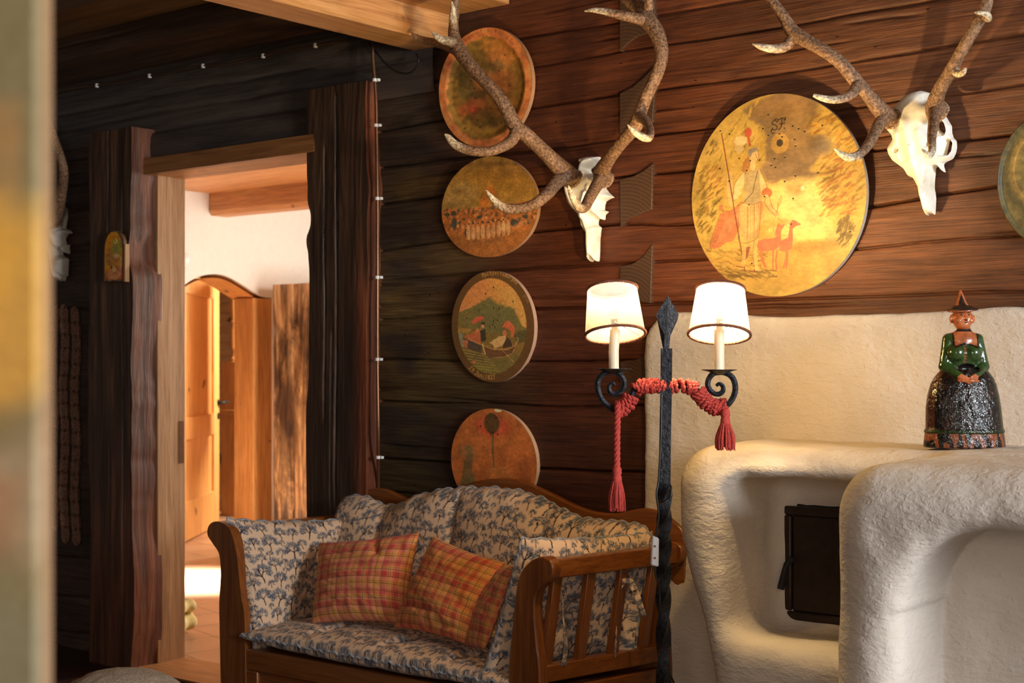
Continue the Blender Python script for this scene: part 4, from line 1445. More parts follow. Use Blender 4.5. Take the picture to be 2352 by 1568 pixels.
# back cushion with a humped top, in four stuffed sections
nx_, nz_ = 420, 200
pxs = np.linspace(780, 1492, nx_)
tops = np.interp(pxs, [780, 790, 812, 850, 893, 915, 955, 1000, 1055, 1100, 1150, 1205, 1260, 1300, 1345, 1400, 1460, 1485, 1492], [1160, 1142, 1134, 1146, 1163, 1158, 1138, 1126, 1119, 1120, 1121, 1130, 1152, 1176, 1192, 1196, 1202, 1216, 1240])
tops = np.convolve(np.pad(tops, 6, 'edge'), np.ones(13) / 13, 'valid') + 2 * np.sin(pxs * 0.11)
seams = [895, 1068, 1268]
bnd = [774] + seams + [1498]
sec = np.zeros(nx_)
for s0_, s1_ in zip(bnd[:-1], bnd[1:]):
    mk = (pxs >= s0_) & (pxs < s1_)
    q_ = (pxs[mk] - s0_) / (s1_ - s0_) * 2 - 1
    sec[mk] = np.clip(1 - np.abs(q_) ** 3.2, 0, 1) ** 0.5
fz = np.linspace(0, 1, nz_)
top3 = np.array([P(a, b, -0.13) for a, b in zip(pxs, tops)])
x0_ = np.array([P(a, 1200, -0.13)[0] for a in pxs])
G = np.zeros((nx_, nz_, 3)); Gb = np.zeros_like(G)
zlow = zc + 0.02
Zg = zlow + (top3[:, 2:3] - zlow) * fz[None, :]
bb = 2 * fz - 1
pf = np.clip(1 - np.abs(bb) ** 5, 0, 1) ** 0.5
Yc = -0.215 + 0.095 * fz[None, :] + 0 * x0_[:, None]
wrk = 0.012 * (fbm(x0_[:, None] * 9, Zg * 14, 6, 4) - 0.5) + 0.006 * np.sin(Zg * 60 + x0_[:, None] * 25) * (1 - sec[:, None]) * pf
hh = 0.082 * (0.45 + 0.55 * sec[:, None]) * pf[None, :] * np.clip(np.minimum(pxs - 778, 1494 - pxs) / 30, 0, 1)[:, None] ** 0.5
G[..., 0] = x0_[:, None] + 0 * Zg; G[..., 2] = Zg; G[..., 1] = Yc - hh + wrk * pf
Gb[..., 0] = G[..., 0]; Gb[..., 2] = Zg; Gb[..., 1] = Yc + 0.022 * pf
cp = tree_pat(130, 60)(x0_[:, None] + 5 + 0 * Zg, Zg)
mb = MB(); mb.grid(G, col=cp.reshape(-1, 3)); mb.grid(Gb, col=cp.reshape(-1, 3), flip=True)
o = mesh('back_cushion', np.concatenate(mb.v), [np.concatenate(mb.q)], M['cloth'], None, True, np.concatenate(mb.c))
tag(o, 'wide humped back cushion with blue tree print leaning on the settle back', 'cushion')
mb = MB(); e = G[:, -1][::2]; mb.tube(e + 0.003 * np.sin(np.arange(len(e)) * 0.8)[:, None] * UP, 0.0042, 6); mb.build('piping', M['piping'], o)
for s_ in seams:
    mb = MB(); i_ = np.argmin(np.abs(pxs - s_)); mb.tube(G[i_, 5:-3:4] + (0, -0.0015, 0), 0.0028, 6)
    mb.build('seam_cord', M['piping'], o)
# side cushions
pillow('side_cushion', [P(520, 1190, -0.60), P(790, 1192, -0.20), P(742, 1428, -0.22), P(586, 1505, -0.60)], 0.14, tree_pat(40, 200), n=230, conc=0.05, wr=0.007, seed=2, pw=0.40, front=1.1, back=0.35,
       folds=((0.95, 0.1, 0.35, 0.5, 0.02, 0.012), (0.8, 0.75, 0.5, 0.35, 0.025, 0.010)), dents=((0.72, 0.45, 0.07, 0.02),), label='square cushion with blue tree print leaning on the left settle arm', cat='cushion')
o = pillow('side_cushion', [P(1197, 1236, -0.60), P(1498, 1222, -0.10), P(1452, 1480, -0.12), P(1098, 1580, -0.62)], 0.16, tree_pat(220, 310), n=230, conc=0.05, wr=0.008, seed=9, pw=0.42, front=0.9, back=0.95,
           folds=((0.3, 0.3, 0.55, 0.75, 0.02, 0.012), (0.6, 0.25, 0.35, 0.65, 0.02, 0.012)), dents=((0.42, 0.42, 0.05, 0.025),), label='square cushion with blue tree print tied to the right settle arm', cat='cushion')
# fabric ties of that cushion
tiep = lambda U, V: tree_pat(10, 10)(U, V)


def ribbon(path, w, name, parent, seed=0):
    p = spline(path, 40)
    T_ = np.gradient(p, axis=0); T_ /= np.linalg.norm(T_, axis=1)[:, None]
    side = np.cross(T_, np.array((0.75, -0.65, 0.1))); side /= np.linalg.norm(side, axis=1)[:, None]
    side = side * np.cos(np.linspace(0, 1.2, 40) + seed)[:, None] + np.cross(T_, side) * np.sin(np.linspace(0, 1.2, 40) + seed)[:, None]
    s_ = np.linspace(-1, 1, 5)
    G = p[:, None] + side[:, None] * (s_ * w / 2)[None, :, None]
    nn_ = np.cross(T_, side)
    G2 = np.concatenate([G + nn_[:, None] * 0.0012, (G - nn_[:, None] * 0.0012)[:, ::-1]], 1)
    c = trees.sample(np.linspace(0, 150, 40)[:, None] + 0 * G2[..., 0], np.linspace(0, 16, 10)[None] + 0 * G2[..., 0], wrap=True)
    mb = MB(); mb.grid(G2, cv=True, col=c.reshape(-1, 3))
    return mesh(name, np.concatenate(mb.v), [np.concatenate(mb.q)], M['cloth'], parent, True, np.concatenate(mb.c))


yr = lambda px: YF + 0.05 + (px - 1250) / 260.0 * 0.44
for k, path in enumerate([
        [(1290, 1350), (1285, 1362), (1278, 1372), (1268, 1352)], [(1286, 1362), (1292, 1352), (1296, 1366), (1290, 1374)],
        [(1287, 1364), (1280, 1400), (1262, 1430), (1252, 1452)], [(1290, 1366), (1294, 1420), (1300, 1480), (1294, 1528)],
        [(1400, 1338), (1412, 1352), (1424, 1348), (1418, 1336)], [(1424, 1348), (1434, 1334), (1450, 1336), (1456, 1352)],
        [(1452, 1342), (1464, 1370), (1472, 1395), (1480, 1414)], [(1422, 1350), (1410, 1390), (1412, 1450), (1412, 1508)]]):
    if path[0][0] < 1350: yy = YF + 0.105
    else: yy = YF + 0.315
    off = 0.036
    ribbon([P(a, b, yy) + (off * 0, 0, 0) for a, b in path], 0.019 if k not in (0, 1, 4, 5) else 0.016, 'tie', o, seed=k * 0.5)
# plaid pillows
pillow('throw_pillow', [P(733, 1246, -0.36), P(964, 1222, -0.34), P(938, 1434, -0.46), P(716, 1432, -0.50)], 0.15, plaid_pat(0.01, 0.02, 0.0), n=190, conc=0.075, wr=0.006, seed=5, front=1.0, back=0.6,
       folds=((0.62, 0.98, 0.72, 0.72, 0.016, 0.022), (0.85, 0.95, 0.98, 0.7, 0.02, 0.012)), piping=False, label='pink plaid throw pillow standing upright at the left of the settle', cat='pillow', group='plaid throw pillows')
pillow('throw_pillow', [P(997, 1230, -0.36), P(1162, 1292, -0.42), P(1068, 1478, -0.54), P(905, 1440, -0.50)], 0.15, plaid_pat(0.02, 0.00, 0.8), n=190, conc=0.065, wr=0.006, seed=8, front=1.0, back=0.6,
       folds=((0.0, 0.25, 0.55, 0.22, 0.014, 0.016), (0.45, 0.06, 0.95, 0.13, 0.012, 0.014)), piping=False, label='plaid throw pillow with orange lamplight in its colours, tilted in the middle of the settle', cat='pillow', group='plaid throw pillows')
pillow('throw_pillow', [P(1168, 1296, -0.30), P(1178, 1300, -0.56), P(1112, 1492, -0.57), P(1052, 1490, -0.42)], 0.10, plaid_pat(0.0, 0.01, 0.4), n=140, conc=0.03, wr=0.007, seed=14, front=1.0, back=0.5,
       piping=False, label='shaded plaid pillow wedged between the tilted pillow and the right cushion', cat='pillow', group='plaid throw pillows')

# ------------------------------------------------------------------ deer skulls with antlers
t = NT('antler')
a1 = t.noise((120, 120, 120), 4, 0.6, 0.4)
a2 = t.noise((16, 16, 16), 4, 0.6)
c = t.ramp(a1, [(0.36, (0.45, 0.38, 0.34)), (0.50, (0.90, 0.86, 0.82)), (0.62, (1.35, 1.3, 1.25)), (0.72, (2.2, 2.0, 1.75))])
c = t.mul(c, t.ramp(a2, [(0.3, (0.80, 0.78, 0.75)), (0.7, (1.15, 1.15, 1.15))]))
c = t.mul(c, t.col())
t.l(c, t.b.inputs['Base Color'])
t.b.inputs['Roughness'].default_value = 0.55
t.b.inputs['Specular IOR Level'].default_value = 0.35
t.bump(a1, 0.8, 0.006)
M['antler'] = t.m
t = NT('bleached bone')
a1 = t.noise((22, 22, 14), 5, 0.6, 0.5); a2 = t.noise((10, 10, 10), 4, 0.6)
c = t.ramp(a2, [(0.30, (0.62, 0.52, 0.36)), (0.48, (0.80, 0.74, 0.63)), (0.7, (0.87, 0.84, 0.78))])
t.l(c, t.b.inputs['Base Color'])
t.b.inputs['Roughness'].default_value = 0.5
t.bump(a1, 0.25, 0.008)
M['bone'] = t.m


def antler(parent, beams, seed):
    """beams: lists of (px, py, y, radius in px); the first is the main beam, others are tines"""
    mb = MB()
    for bi, pts in enumerate(beams):
        Q = np.array([[*P(a, b, y), r * depth(P(a, b, y)) / F] for a, b, y, r in pts])
        n = 26 * (len(pts) - 1)
        S = spline(Q, n)
        r = np.maximum(S[:, 3], 0.0008)
        s = np.linspace(0, 1, n)
        r = r * (1 + 0.05 * (fbm(s * 14, s * 0 + bi, seed, 3) - 0.5))
        tip = pts[-1][3] < 4.5
        k = np.zeros(n)
        if tip:
            L = np.concatenate([[0], np.cumsum(np.linalg.norm(np.diff(S[:, :3], axis=0), axis=1))])
            k = sstep(0.105, 0.03, L[-1] - L)
        br, wt = np.array((0.23, 0.135, 0.078)), np.array((0.60, 0.52, 0.38))
        col = br * (1 - k[:, None]) + wt * k[:, None]
        seg = 18
        th = np.arange(seg) / seg
        gi = len(mb.v)
        mb.tube(S[:, :3], r, seg)
        fl = fbm(np.repeat(s, seg) * 18, np.tile(np.abs(th - 0.5) * 9, n), seed + bi, 3) - 0.5    # long furrows
        mb.c[gi] = np.repeat(col, seg, 0) * (1 + 0.35 * fl)[:, None]
        mb.c[gi + 1], mb.c[gi + 2] = col[:1], col[-1:]
    b0 = beams[0][0]
    c0 = P(*b0[:3]); c1 = P(*beams[0][1][:3])
    d = (c1 - c0); d /= np.linalg.norm(d)
    e1 = np.cross(d, UP); e1 /= np.linalg.norm(e1); e2 = np.cross(d, e1)
    rr = b0[3] * depth(c0) / F
    rs2 = np.random.default_rng(seed)
    for k in range(26):                                            # pearled burr at the base
        a = k / 26 * 2 * np.pi
        p = c0 + rr * 1.06 * (math.cos(a) * e1 + math.sin(a) * e2)
        q = p + d * 0.004
        mb.tube(np.array([p - d * 0.006, p, q]), [0.003, 0.0062 * rs2.uniform(0.8, 1.25), 0.003], 7, col=(0.30, 0.19, 0.11))
    return mb.build('antler', M['antler'], parent, usecol=True)


def skull(parent, outline, holes, thick, yback, ridges, pits=(), step=0.0034, parts=()):
    """skull as a solid: traced mask domed to its own thickness, hollowed at the openings"""
    poly = np.array([P(a, b, yback) for a, b in outline])[:, [0, 2]]
    hs = [np.array([P(a, b, yback) for a, b in h])[:, [0, 2]] for h in holes]
    lo, hi = poly.min(0) - 0.01, poly.max(0) + 0.01
    xs = np.arange(lo[0], hi[0], step); zs = np.arange(lo[1], hi[1], step)
    XX, ZZ = np.meshgrid(xs, zs, indexing='ij')
    D = sd_poly(XX, ZZ, poly)
    for h in hs: D = np.maximum(D, -sd_poly(XX, ZZ, h))
    dm = np.clip(-D, 0, None)
    T = thick * np.clip(1 - (1 - np.clip(dm / 0.040, 0, 1)) ** 2, 0, 1) ** 0.5 * 0.72 + 0.012
    for pts, w, hgt in ridges:
        q = np.array([P(a, b, yback) for a, b in pts])[:, [0, 2]]
        dd = np.full(XX.shape, 1e9)
        for (x0, z0), (x1, z1) in zip(q[:-1], q[1:]):
            ex, ez = x1 - x0, z1 - z0
            tt = np.clip(((XX - x0) * ex + (ZZ - z0) * ez) / (ex * ex + ez * ez), 0, 1)
            dd = np.minimum(dd, np.hypot(XX - x0 - tt * ex, ZZ - z0 - tt * ez))
        T = T + hgt * np.exp(-(dd / w) ** 2) * np.clip(dm / 0.008, 0, 1)
    for (a, b, w, dp) in pits:
        q = P(a, b, yback)
        T = T - dp * np.exp(-(((XX - q[0]) / w) ** 2 + ((ZZ - q[2]) / w) ** 2))
    T = np.maximum(T, 0.006)

    def f(X, Y, Z):
        ny = X.shape[1]
        return smax(np.repeat(D[:X.shape[0], None, :X.shape[2]], ny, 1), smax((yback - np.repeat(T[:X.shape[0], None, :X.shape[2]], ny, 1)) - Y, Y - yback, 0.004) * 0.8, 0.006)
    V, Q = surfnet(f, (xs[0], yback - T.max() - 0.012, zs[0]), (xs[-1] - step * 1.01, yback + 0.008, zs[-1] - step * 1.01), step)
    return mesh('skull', V, Q, M['bone'], parent)


def c4(ox, oy, sc, y):
    return lambda *pts: [(ox + a / sc, oy + b / sc) for a, b in pts]


YK = -0.012
sk = thing('mounted_antlers', P(1365, 480, YK), 'many-pointed stag antlers on a bleached skull hanging between the small discs and the lamp', 'antlers', None)
Q1 = lambda l: [(1270 + a / 5.6, 340 + b / 5.6) for a, b in l]
out1 = Q1([(390, 165), (420, 135), (520, 115), (630, 115), (640, 150), (560, 230), (500, 280), (520, 330), (600, 330), (690, 440), (700, 520), (740, 575), (810, 640), (760, 655), (700, 690), (685, 740), (680, 800), (740, 820), (690, 865), (688, 935), (665, 925), (645, 890), (610, 920), (598, 960), (605, 995), (640, 1020), (622, 1180), (620, 1300), (612, 1468), (590, 1455), (568, 1420), (545, 1440), (530, 1475), (515, 1440), (495, 1250), (490, 1110), (450, 1010), (430, 930), (390, 870), (320, 800), (270, 740), (230, 600), (205, 480), (240, 420), (290, 360), (340, 330), (400, 280), (412, 210)])
skull(sk, out1, [], 0.075, YK, [([P_ for P_ in Q1([(430, 900), (470, 1000), (520, 1420)])], 0.006, 0.010), (Q1([(560, 600), (520, 760), (500, 900)]), 0.008, 0.012), (Q1([(600, 520), (640, 700), (650, 880)]), 0.010, 0.010), (Q1([(330, 380), (330, 560), (380, 700)]), 0.014, 0.012)],
      [(1376, 461, 0.006, 0.012), (1352, 375, 0.006, 0.012), (1342, 420, 0.012, 0.012)])
A4 = lambda l, y0=0: [(750 + a / 2.904, b / 2.904, y, r) for a, b, y, r in l]
antler(sk, [A4([(1645, 1195, -.085, 20), (1600, 1150, -.12, 22), (1540, 1100, -.17, 20), (1440, 1000, -.23, 17), (1330, 900, -.27, 18), (1260, 840, -.29, 17), (1180, 690, -.31, 16), (1090, 580, -.32, 15), (960, 440, -.32, 16), (880, 325, -.31, 17), (850, 240, -.30, 14), (848, 150, -.29, 11), (858, 60, -.29, 11), (868, -60, -.29, 9), (880, -170, -.30, 6)]),
            A4([(1270, 870, -.29, 15), (1235, 935, -.32, 14), (1170, 980, -.37, 12), (1080, 1010, -.41, 11), (960, 1005, -.44, 11), (860, 965, -.46, 10), (812, 915, -.47, 7), (788, 893, -.48, 1.5)]),
            A4([(1590, 1170, -.13, 18), (1535, 1215, -.17, 16), (1470, 1295, -.23, 14), (1370, 1370, -.29, 12.5), (1230, 1395, -.34, 11.5), (1150, 1365, -.37, 9.5), (1095, 1310, -.39, 6), (1063, 1268, -.40, 1.5)]),
            A4([(880, 320, -.31, 14), (830, 280, -.33, 11), (770, 265, -.35, 9), (730, 240, -.37, 6.5), (705, 213, -.38, 1.5)]),
            A4([(880, 345, -.30, 12), (800, 310, -.27, 10), (720, 283, -.25, 9), (640, 265, -.24, 8), (590, 240, -.235, 6), (568, 215, -.23, 1.5)]),
            A4([(850, 190, -.30, 10), (843, 120, -.33, 9), (845, 60, -.345, 6), (836, 8, -.355, 1.5)])], 3)
antler(sk, [A4([(1848, 1195, -.085, 19), (1835, 1150, -.12, 20), (1870, 1080, -.17, 16), (1920, 1010, -.21, 15), (1985, 930, -.24, 15), (2060, 840, -.27, 17), (2100, 730, -.28, 15), (2145, 620, -.29, 14.5), (2210, 480, -.29, 14.5), (2235, 350, -.28, 15.5), (2205, 225, -.27, 18), (2140, 130, -.26, 20), (2105, 60, -.25, 14), (2090, -20, -.24, 11), (2075, -150, -.24, 6)]),
            A4([(1845, 1170, -.12, 17), (1800, 1240, -.18, 14), (1755, 1320, -.25, 13), (1722, 1380, -.30, 12), (1690, 1385, -.34, 10.5), (1650, 1330, -.36, 8.5), (1625, 1275, -.37, 5.5), (1612, 1236, -.375, 1.5)]),
            A4([(2085, 770, -.28, 14), (2135, 815, -.32, 11), (2160, 880, -.37, 9.5), (2145, 922, -.41, 9), (2090, 905, -.44, 8.5), (2040, 868, -.46, 6), (2008, 830, -.47, 1.5)]),
            A4([(2165, 150, -.26, 14), (2080, 125, -.29, 13), (1980, 105, -.32, 11), (1880, 82, -.34, 8.5), (1790, 68, -.36, 6), (1722, 74, -.37, 1.8)]),
            A4([(2130, 110, -.25, 14), (2060, 50, -.24, 12), (1990, -10, -.23, 11), (1900, -90, -.22, 6)]),
            A4([(2140, 100, -.25, 13), (2150, 20, -.27, 11), (2140, -60, -.28, 6)])], 5)

sk2 = thing('mounted_antlers', P(2120, 350, YK), 'stag antlers on a broad white skull hanging right of the large yellow disc', 'antlers', None)
Q2 = lambda l: [(2020 + a / 4.9, 190 + b / 4.9) for a, b in l]
out2 = Q2([(280, 165), (330, 150), (440, 110), (510, 98), (585, 120), (620, 200), (700, 215), (735, 250), (730, 330), (790, 430), (825, 490), (830, 570), (845, 620), (880, 660), (885, 730), (870, 800), (840, 860), (760, 900), (735, 920), (745, 970), (765, 1020), (735, 1005), (690, 940), (650, 960), (640, 1050), (632, 1180), (650, 1300), (640, 1490), (620, 1470), (600, 1480), (585, 1470), (560, 1505), (545, 1460), (510, 1340), (480, 1200), (440, 1120), (400, 1060), (385, 1075), (360, 1060), (320, 990), (240, 930), (190, 895), (150, 830), (132, 765), (160, 710), (195, 660), (180, 610), (105, 525), (150, 450), (175, 410), (240, 400), (205, 340), (215, 270)])
h2 = [Q2([(690, 450), (740, 440), (775, 490), (790, 560), (780, 590), (730, 570), (690, 530), (680, 480)]), Q2([(800, 660), (835, 650), (855, 690), (850, 770), (820, 820), (770, 820), (780, 760), (795, 700)])]
skull(sk2, out2, h2, 0.085, YK, [(Q2([(470, 750), (490, 900), (560, 1300), (580, 1460)]), 0.005, 0.006), (Q2([(390, 480), (430, 700), (470, 900)]), 0.016, 0.012), (Q2([(300, 620), (320, 800), (350, 950)]), 0.010, 0.008), (Q2([(560, 600), (620, 900), (590, 1250)]), 0.016, 0.008)],
      [(2082, 350, 0.006, 0.035), (2151, 338, 0.005, 0.03), (2078, 295, 0.012, 0.012), (2078, 232, 0.016, 0.02)])
A2 = lambda l: [(1552 + a / 2.904, b / 2.904, y, r) for a, b, y, r in l]
antler(sk2, [A2([(1442, 795, -.085, 19), (1400, 765, -.12, 20), (1345, 710, -.17, 18), (1265, 610, -.22, 15), (1195, 530, -.25, 16), (1100, 420, -.27, 15), (1000, 345, -.28, 14.5), (880, 275, -.28, 15.5), (785, 215, -.27, 17), (725, 120, -.27, 13), (660, 30, -.27, 12), (590, -60, -.27, 10), (540, -150, -.27, 6)]),
             A2([(800, 240, -.27, 15), (730, 310, -.29, 12), (660, 325, -.31, 10), (580, 315, -.33, 7.5), (512, 293, -.34, 2)]),
             A2([(1215, 560, -.25, 14), (1180, 620, -.28, 12), (1120, 655, -.31, 10), (1040, 665, -.34, 8.5), (970, 652, -.36, 7), (918, 634, -.37, 4)]),
             A2([(1400, 775, -.12, 17), (1345, 850, -.18, 14), (1295, 950, -.25, 12), (1230, 1025, -.30, 10.5), (1160, 1050, -.33, 9.5), (1105, 1028, -.35, 6.5), (1058, 992, -.36, 1.8)])], 7)
antler(sk2, [A2([(1745, 740, -.085, 21), (1725, 705, -.12, 20), (1765, 590, -.18, 16), (1830, 480, -.22, 15), (1890, 370, -.25, 14), (1955, 255, -.27, 14), (2035, 115, -.28, 15), (2070, 40, -.28, 14), (2095, -60, -.28, 10), (2110, -150, -.28, 6)]),
             A2([(1735, 730, -.12, 18), (1722, 800, -.19, 13), (1708, 920, -.28, 10.5), (1710, 1000, -.33, 9), (1690, 1035, -.36, 8), (1660, 1012, -.375, 4.5), (1642, 993, -.38, 1.8)]),
             A2([(1850, 450, -.22, 12), (1880, 490, -.25, 9), (1915, 485, -.28, 7), (1932, 458, -.29, 4)]),
             A2([(2050, 90, -.28, 11), (2085, 125, -.30, 8), (2080, 100, -.33, 7), (2040, 88, -.35, 5), (1995, 84, -.36, 1.8)])], 9)

sk3 = thing('mounted_antlers', P(140, 550, YK), 'narrow skull with one dark antler hanging beside the chain at the left', 'antlers', None)
Q3 = lambda l: [(100 + a / 6.03, 420 + b / 6.03) for a, b in l]
out3 = Q3([(240, 290), (345, 340), (352, 470), (325, 630), (400, 660), (425, 700), (360, 715), (322, 780), (345, 870), (400, 850), (375, 890), (385, 995), (350, 960), (320, 900), (285, 940), (290, 1000), (365, 1050), (355, 1300), (330, 1290), (320, 1370), (290, 1340), (265, 1370), (235, 1260), (190, 1010), (150, 950), (50, 860), (20, 760), (100, 600), (180, 550), (250, 470), (230, 380)])
skull(sk3, out3, [], 0.07, YK, [(Q3([(150, 700), (230, 1000), (290, 1340)]), 0.006, 0.010), (Q3([(240, 680), (310, 900)]), 0.008, 0.010)], [], step=0.0045)
antler(sk3, [[(126, 510, -.085, 13), (133, 480, -.12, 14), (143, 430, -.16, 12), (146, 400, -.19, 11), (142, 370, -.21, 10), (130, 335, -.22, 10), (112, 290, -.22, 10), (85, 240, -.22, 8), (60, 200, -.22, 5)],
             [(128, 500, -.12, 11), (105, 520, -.2, 8), (80, 515, -.26, 3)]], 13)
antler(sk3, [[(96, 512, -.085, 12), (70, 470, -.14, 12), (30, 420, -.18, 11), (-20, 360, -.2, 10), (-70, 290, -.2, 5)]], 15)

# ------------------------------------------------------------------ painted shooting discs
t = NT('old oil paint on wood')
nn = t.noise((60, 60, 60), 5, 0.65); n2 = t.noise((240, 240, 240), 3, 0.6)
c = t.mul(t.col(), t.ramp(nn, [(0.3, (0.90, 0.89, 0.88)), (0.7, (1.08, 1.08, 1.08))]))
c = t.mul(c, t.ramp(n2, [(0.28, (0.75, 0.73, 0.7)), (0.42, (1, 1, 1)), (0.8, (1.1, 1.1, 1.1))]), 0.6)
t.l(c, t.b.inputs['Base Color'])
t.b.inputs['Roughness'].default_value = 0.5
t.b.inputs['Specular IOR Level'].default_value = 0.35
t.bump(n2, 0.15, 0.002)
M['paint'] = t.m


def disc(name, cx, cy, hw, hh, y_bot, y_top, th, cv, org, sc, gain, label, rimcol, n=240, dish=0.0, irr=0.0, group='painted discs on the log wall', lip=0.0):
    u, v = np.meshgrid(np.linspace(-1, 1, n), np.linspace(-1, 1, n), indexing='ij')
    s = u * np.sqrt(1 - v * v / 2); w = v * np.sqrt(1 - u * u / 2)
    ang = np.arctan2(w, s)
    k = 1 + irr * np.sin(3 * ang + cx) * 0.6 + irr * np.sin(2 * ang + 1)
    s, w = s * k, w * k
    ym = (y_bot + y_top) / 2
    c = P(cx, cy, ym)
    W_ = (P(cx + hw, cy, ym)[0] - P(cx - hw, cy, ym)[0]) / 2
    H_ = (P(cx, cy - hh, ym)[2] - P(cx, cy + hh, ym)[2]) / 2
    R = np.sqrt(s * s + w * w)
    X = c[0] + s * W_; Z = c[2] + w * H_
    Y = y_bot + (y_top - y_bot) * (w + 1) / 2 + dish * (1 - sstep(0.74, 0.88, R)) - lip * np.exp(-((R - 0.97) / 0.03) ** 2)
    px, py = cx + s * hw, cy - w * hh
    C = np.clip(cv.sample((px - org[0]) * sc, (py - org[1]) * sc) * gain, 0, 0.9)
    mb = MB()
    mb.grid(np.stack([X, Y, Z], -1), col=C.reshape(-1, 3))
    e = [(i, 0) for i in range(n)] + [(n - 1, j) for j in range(1, n)] + [(i, n - 1) for i in range(n - 2, -1, -1)] + [(0, j) for j in range(n - 2, 0, -1)]
    e = np.array(e)
    B = np.stack([X, Y, Z], -1)[e[:, 0], e[:, 1]]
    Bk = B + np.array((0, th, 0))
    rc_ = np.array(rimcol)
    mb.grid(np.stack([B + (0, 0.001, 0), (B + Bk) / 2, Bk]), cv=True, col=np.tile(rc_, (3 * len(B), 1)))
    k0 = mb.n - len(B)
    mb.add([c + (0, th, 0)], col=rc_)
    ring = k0 + np.arange(len(B))
    mb.t.append(np.stack([ring, np.roll(ring, -1), np.full(len(B), mb.n - 1)], 1))
    o = mb.build(name, M['paint'], usecol=True)
    return tag(o, label, 'painted disc', group)


# stroke letters (blackletter-like), unit box with y up
GL = {'H': [[(0.0, .8), (.15, 1), (.3, .85), (.2, .5), (.25, .1), (.1, 0), (0, .12)], [(.25, .55), (.6, .7), (.75, .45), (.7, .1), (.55, -.2)], [(.6, 1), (.45, .8), (.5, .6)]],
      'o': [[(.3, .6), (.08, .45), (.1, .1), (.3, 0), (.52, .15), (.5, .48), (.3, .6)]], 'c': [[(.48, .55), (.2, .58), (.08, .4), (.1, .12), (.3, 0), (.5, .08)]],
      'h': [[(.15, 1), (.12, .5), (.15, 0)], [(.13, .45), (.35, .6), (.5, .45), (.48, .1), (.35, -.2)]], 'z': [[(.08, .6), (.45, .58), (.2, .32), (.45, .2), (.3, -.15), (.1, -.2)]],
      'e': [[(.1, .3), (.45, .42), (.35, .6), (.12, .45), (.12, .12), (.3, 0), (.48, .1)]], 'i': [[(.2, .6), (.2, .1), (.32, 0)], [(.2, .8), (.24, .84)]],
      't': [[(.25, .9), (.22, .1), (.38, 0)], [(.08, .6), (.42, .6)]], 's': [[(.42, .58), (.15, .55), (.15, .36), (.42, .25), (.4, .05), (.1, 0)]],
      'm': [[(.08, .6), (.1, 0)], [(.1, .5), (.28, .6), (.32, 0)], [(.32, .5), (.5, .6), (.56, .08), (.64, 0)]], 'r': [[(.12, .6), (.15, 0)], [(.15, .48), (.35, .6), (.42, .5)]],
      'g': [[(.42, .55), (.15, .58), (.1, .25), (.3, .12), (.46, .3), (.44, .6), (.44, -.1), (.25, -.25), (.08, -.15)]], 'n': [[(.1, .6), (.12, 0)], [(.12, .48), (.35, .6), (.42, .45), (.42, .08), (.52, 0)]],
      '2': [[(.08, .7), (.25, .92), (.45, .75), (.35, .45), (.08, .02), (.5, .05)]], '9': [[(.45, .7), (.25, .92), (.1, .68), (.25, .48), (.46, .62), (.42, .25), (.2, -.05)]],
      '.': [[(.1, .05), (.16, .02)]], 'J': [[(.05, .85), (.3, 1), (.5, .85), (.35, .7), (.4, .3), (.3, 0), (.05, .02), (.1, .2)]], 'u': [[(.1, .6), (.1, .1), (.28, 0), (.42, .15)], [(.42, .6), (.44, .08), (.54, 0)]],
      '1': [[(.1, .75), (.25, .92), (.22, .1), (.1, -.05)]], '8': [[(.28, .5), (.1, .7), (.28, .92), (.45, .72), (.28, .5), (.08, .22), (.28, 0), (.48, .22), (.28, .5)]], '7': [[(.06, .85), (.28, .92), (.48, .88), (.25, .35), (.18, -.05)]]}


def arc_text(cv, txt, pts, size, w, col, al=1.0, adv=0.62):
    pts = spline(np.array(pts, float), 200)
    L = np.concatenate([[0], np.cumsum(np.linalg.norm(np.diff(pts, axis=0), axis=1))])
    step = L[-1] / max(1, len(txt))
    for i, ch in enumerate(txt):
        if ch == ' ': continue
        s = step * i
        p = np.array([np.interp(s, L, pts[:, k]) for k in (0, 1)]); q = np.array([np.interp(s + 4, L, pts[:, k]) for k in (0, 1)])
        d = (q - p) / np.linalg.norm(q - p); up = np.array((d[1], -d[0]))
        for st in GL.get(ch, []):
            cv.line([p + d * a * size * adv * 1.5 + up * b * size for a, b in st], w, col, al)


# --- top disc, a dished oval with an orange rim
cv = Canvas(700, 900, (150, 98, 46), 0.55)
ox, oy, sc = 1000, 55, 3.0
cv.ell(336, 438, 318, 408, (196, 118, 66))
cv.ell(336, 445, 268, 350, (128, 96, 42), soft=10, rough=14, rs=50)
for (x, y, a, b, c_, al) in [(390, 190, 120, 70, (166, 110, 50), .8), (250, 280, 120, 150, (120, 96, 44), .8), (440, 260, 90, 80, (178, 112, 58), .7), (400, 320, 60, 60, (104, 84, 48), .7), (330, 420, 120, 90, (170, 100, 52), .6),
                             (270, 480, 80, 50, (84, 66, 36), .7), (440, 430, 90, 100, (150, 90, 46), .7), (240, 560, 110, 60, (176, 94, 52), .8), (250, 580, 30, 22, (176, 62, 44), .8), (340, 640, 160, 70, (84, 62, 30), .7), (430, 560, 100, 80, (132, 84, 36), .7), (200, 400, 60, 100, (96, 84, 44), .6)]:
    cv.ell(x, y, a, b, c_, al, 30, 26, 26, seed=int(x + y))
cv.mottle(0.24, 26, 3); cv.mottle(0.2, 90, 4)
arc_text(cv, 'hosenreit bei m ozrin tes', [(205, 105), (330, 62), (450, 92), (540, 190)], 26, 2.6, (92, 46, 28), 0.7)
for q in range(14):
    a, b = rng.uniform(160, 500), rng.uniform(200, 700); cv.ell(a, b, 4, 5, (34, 22, 14))
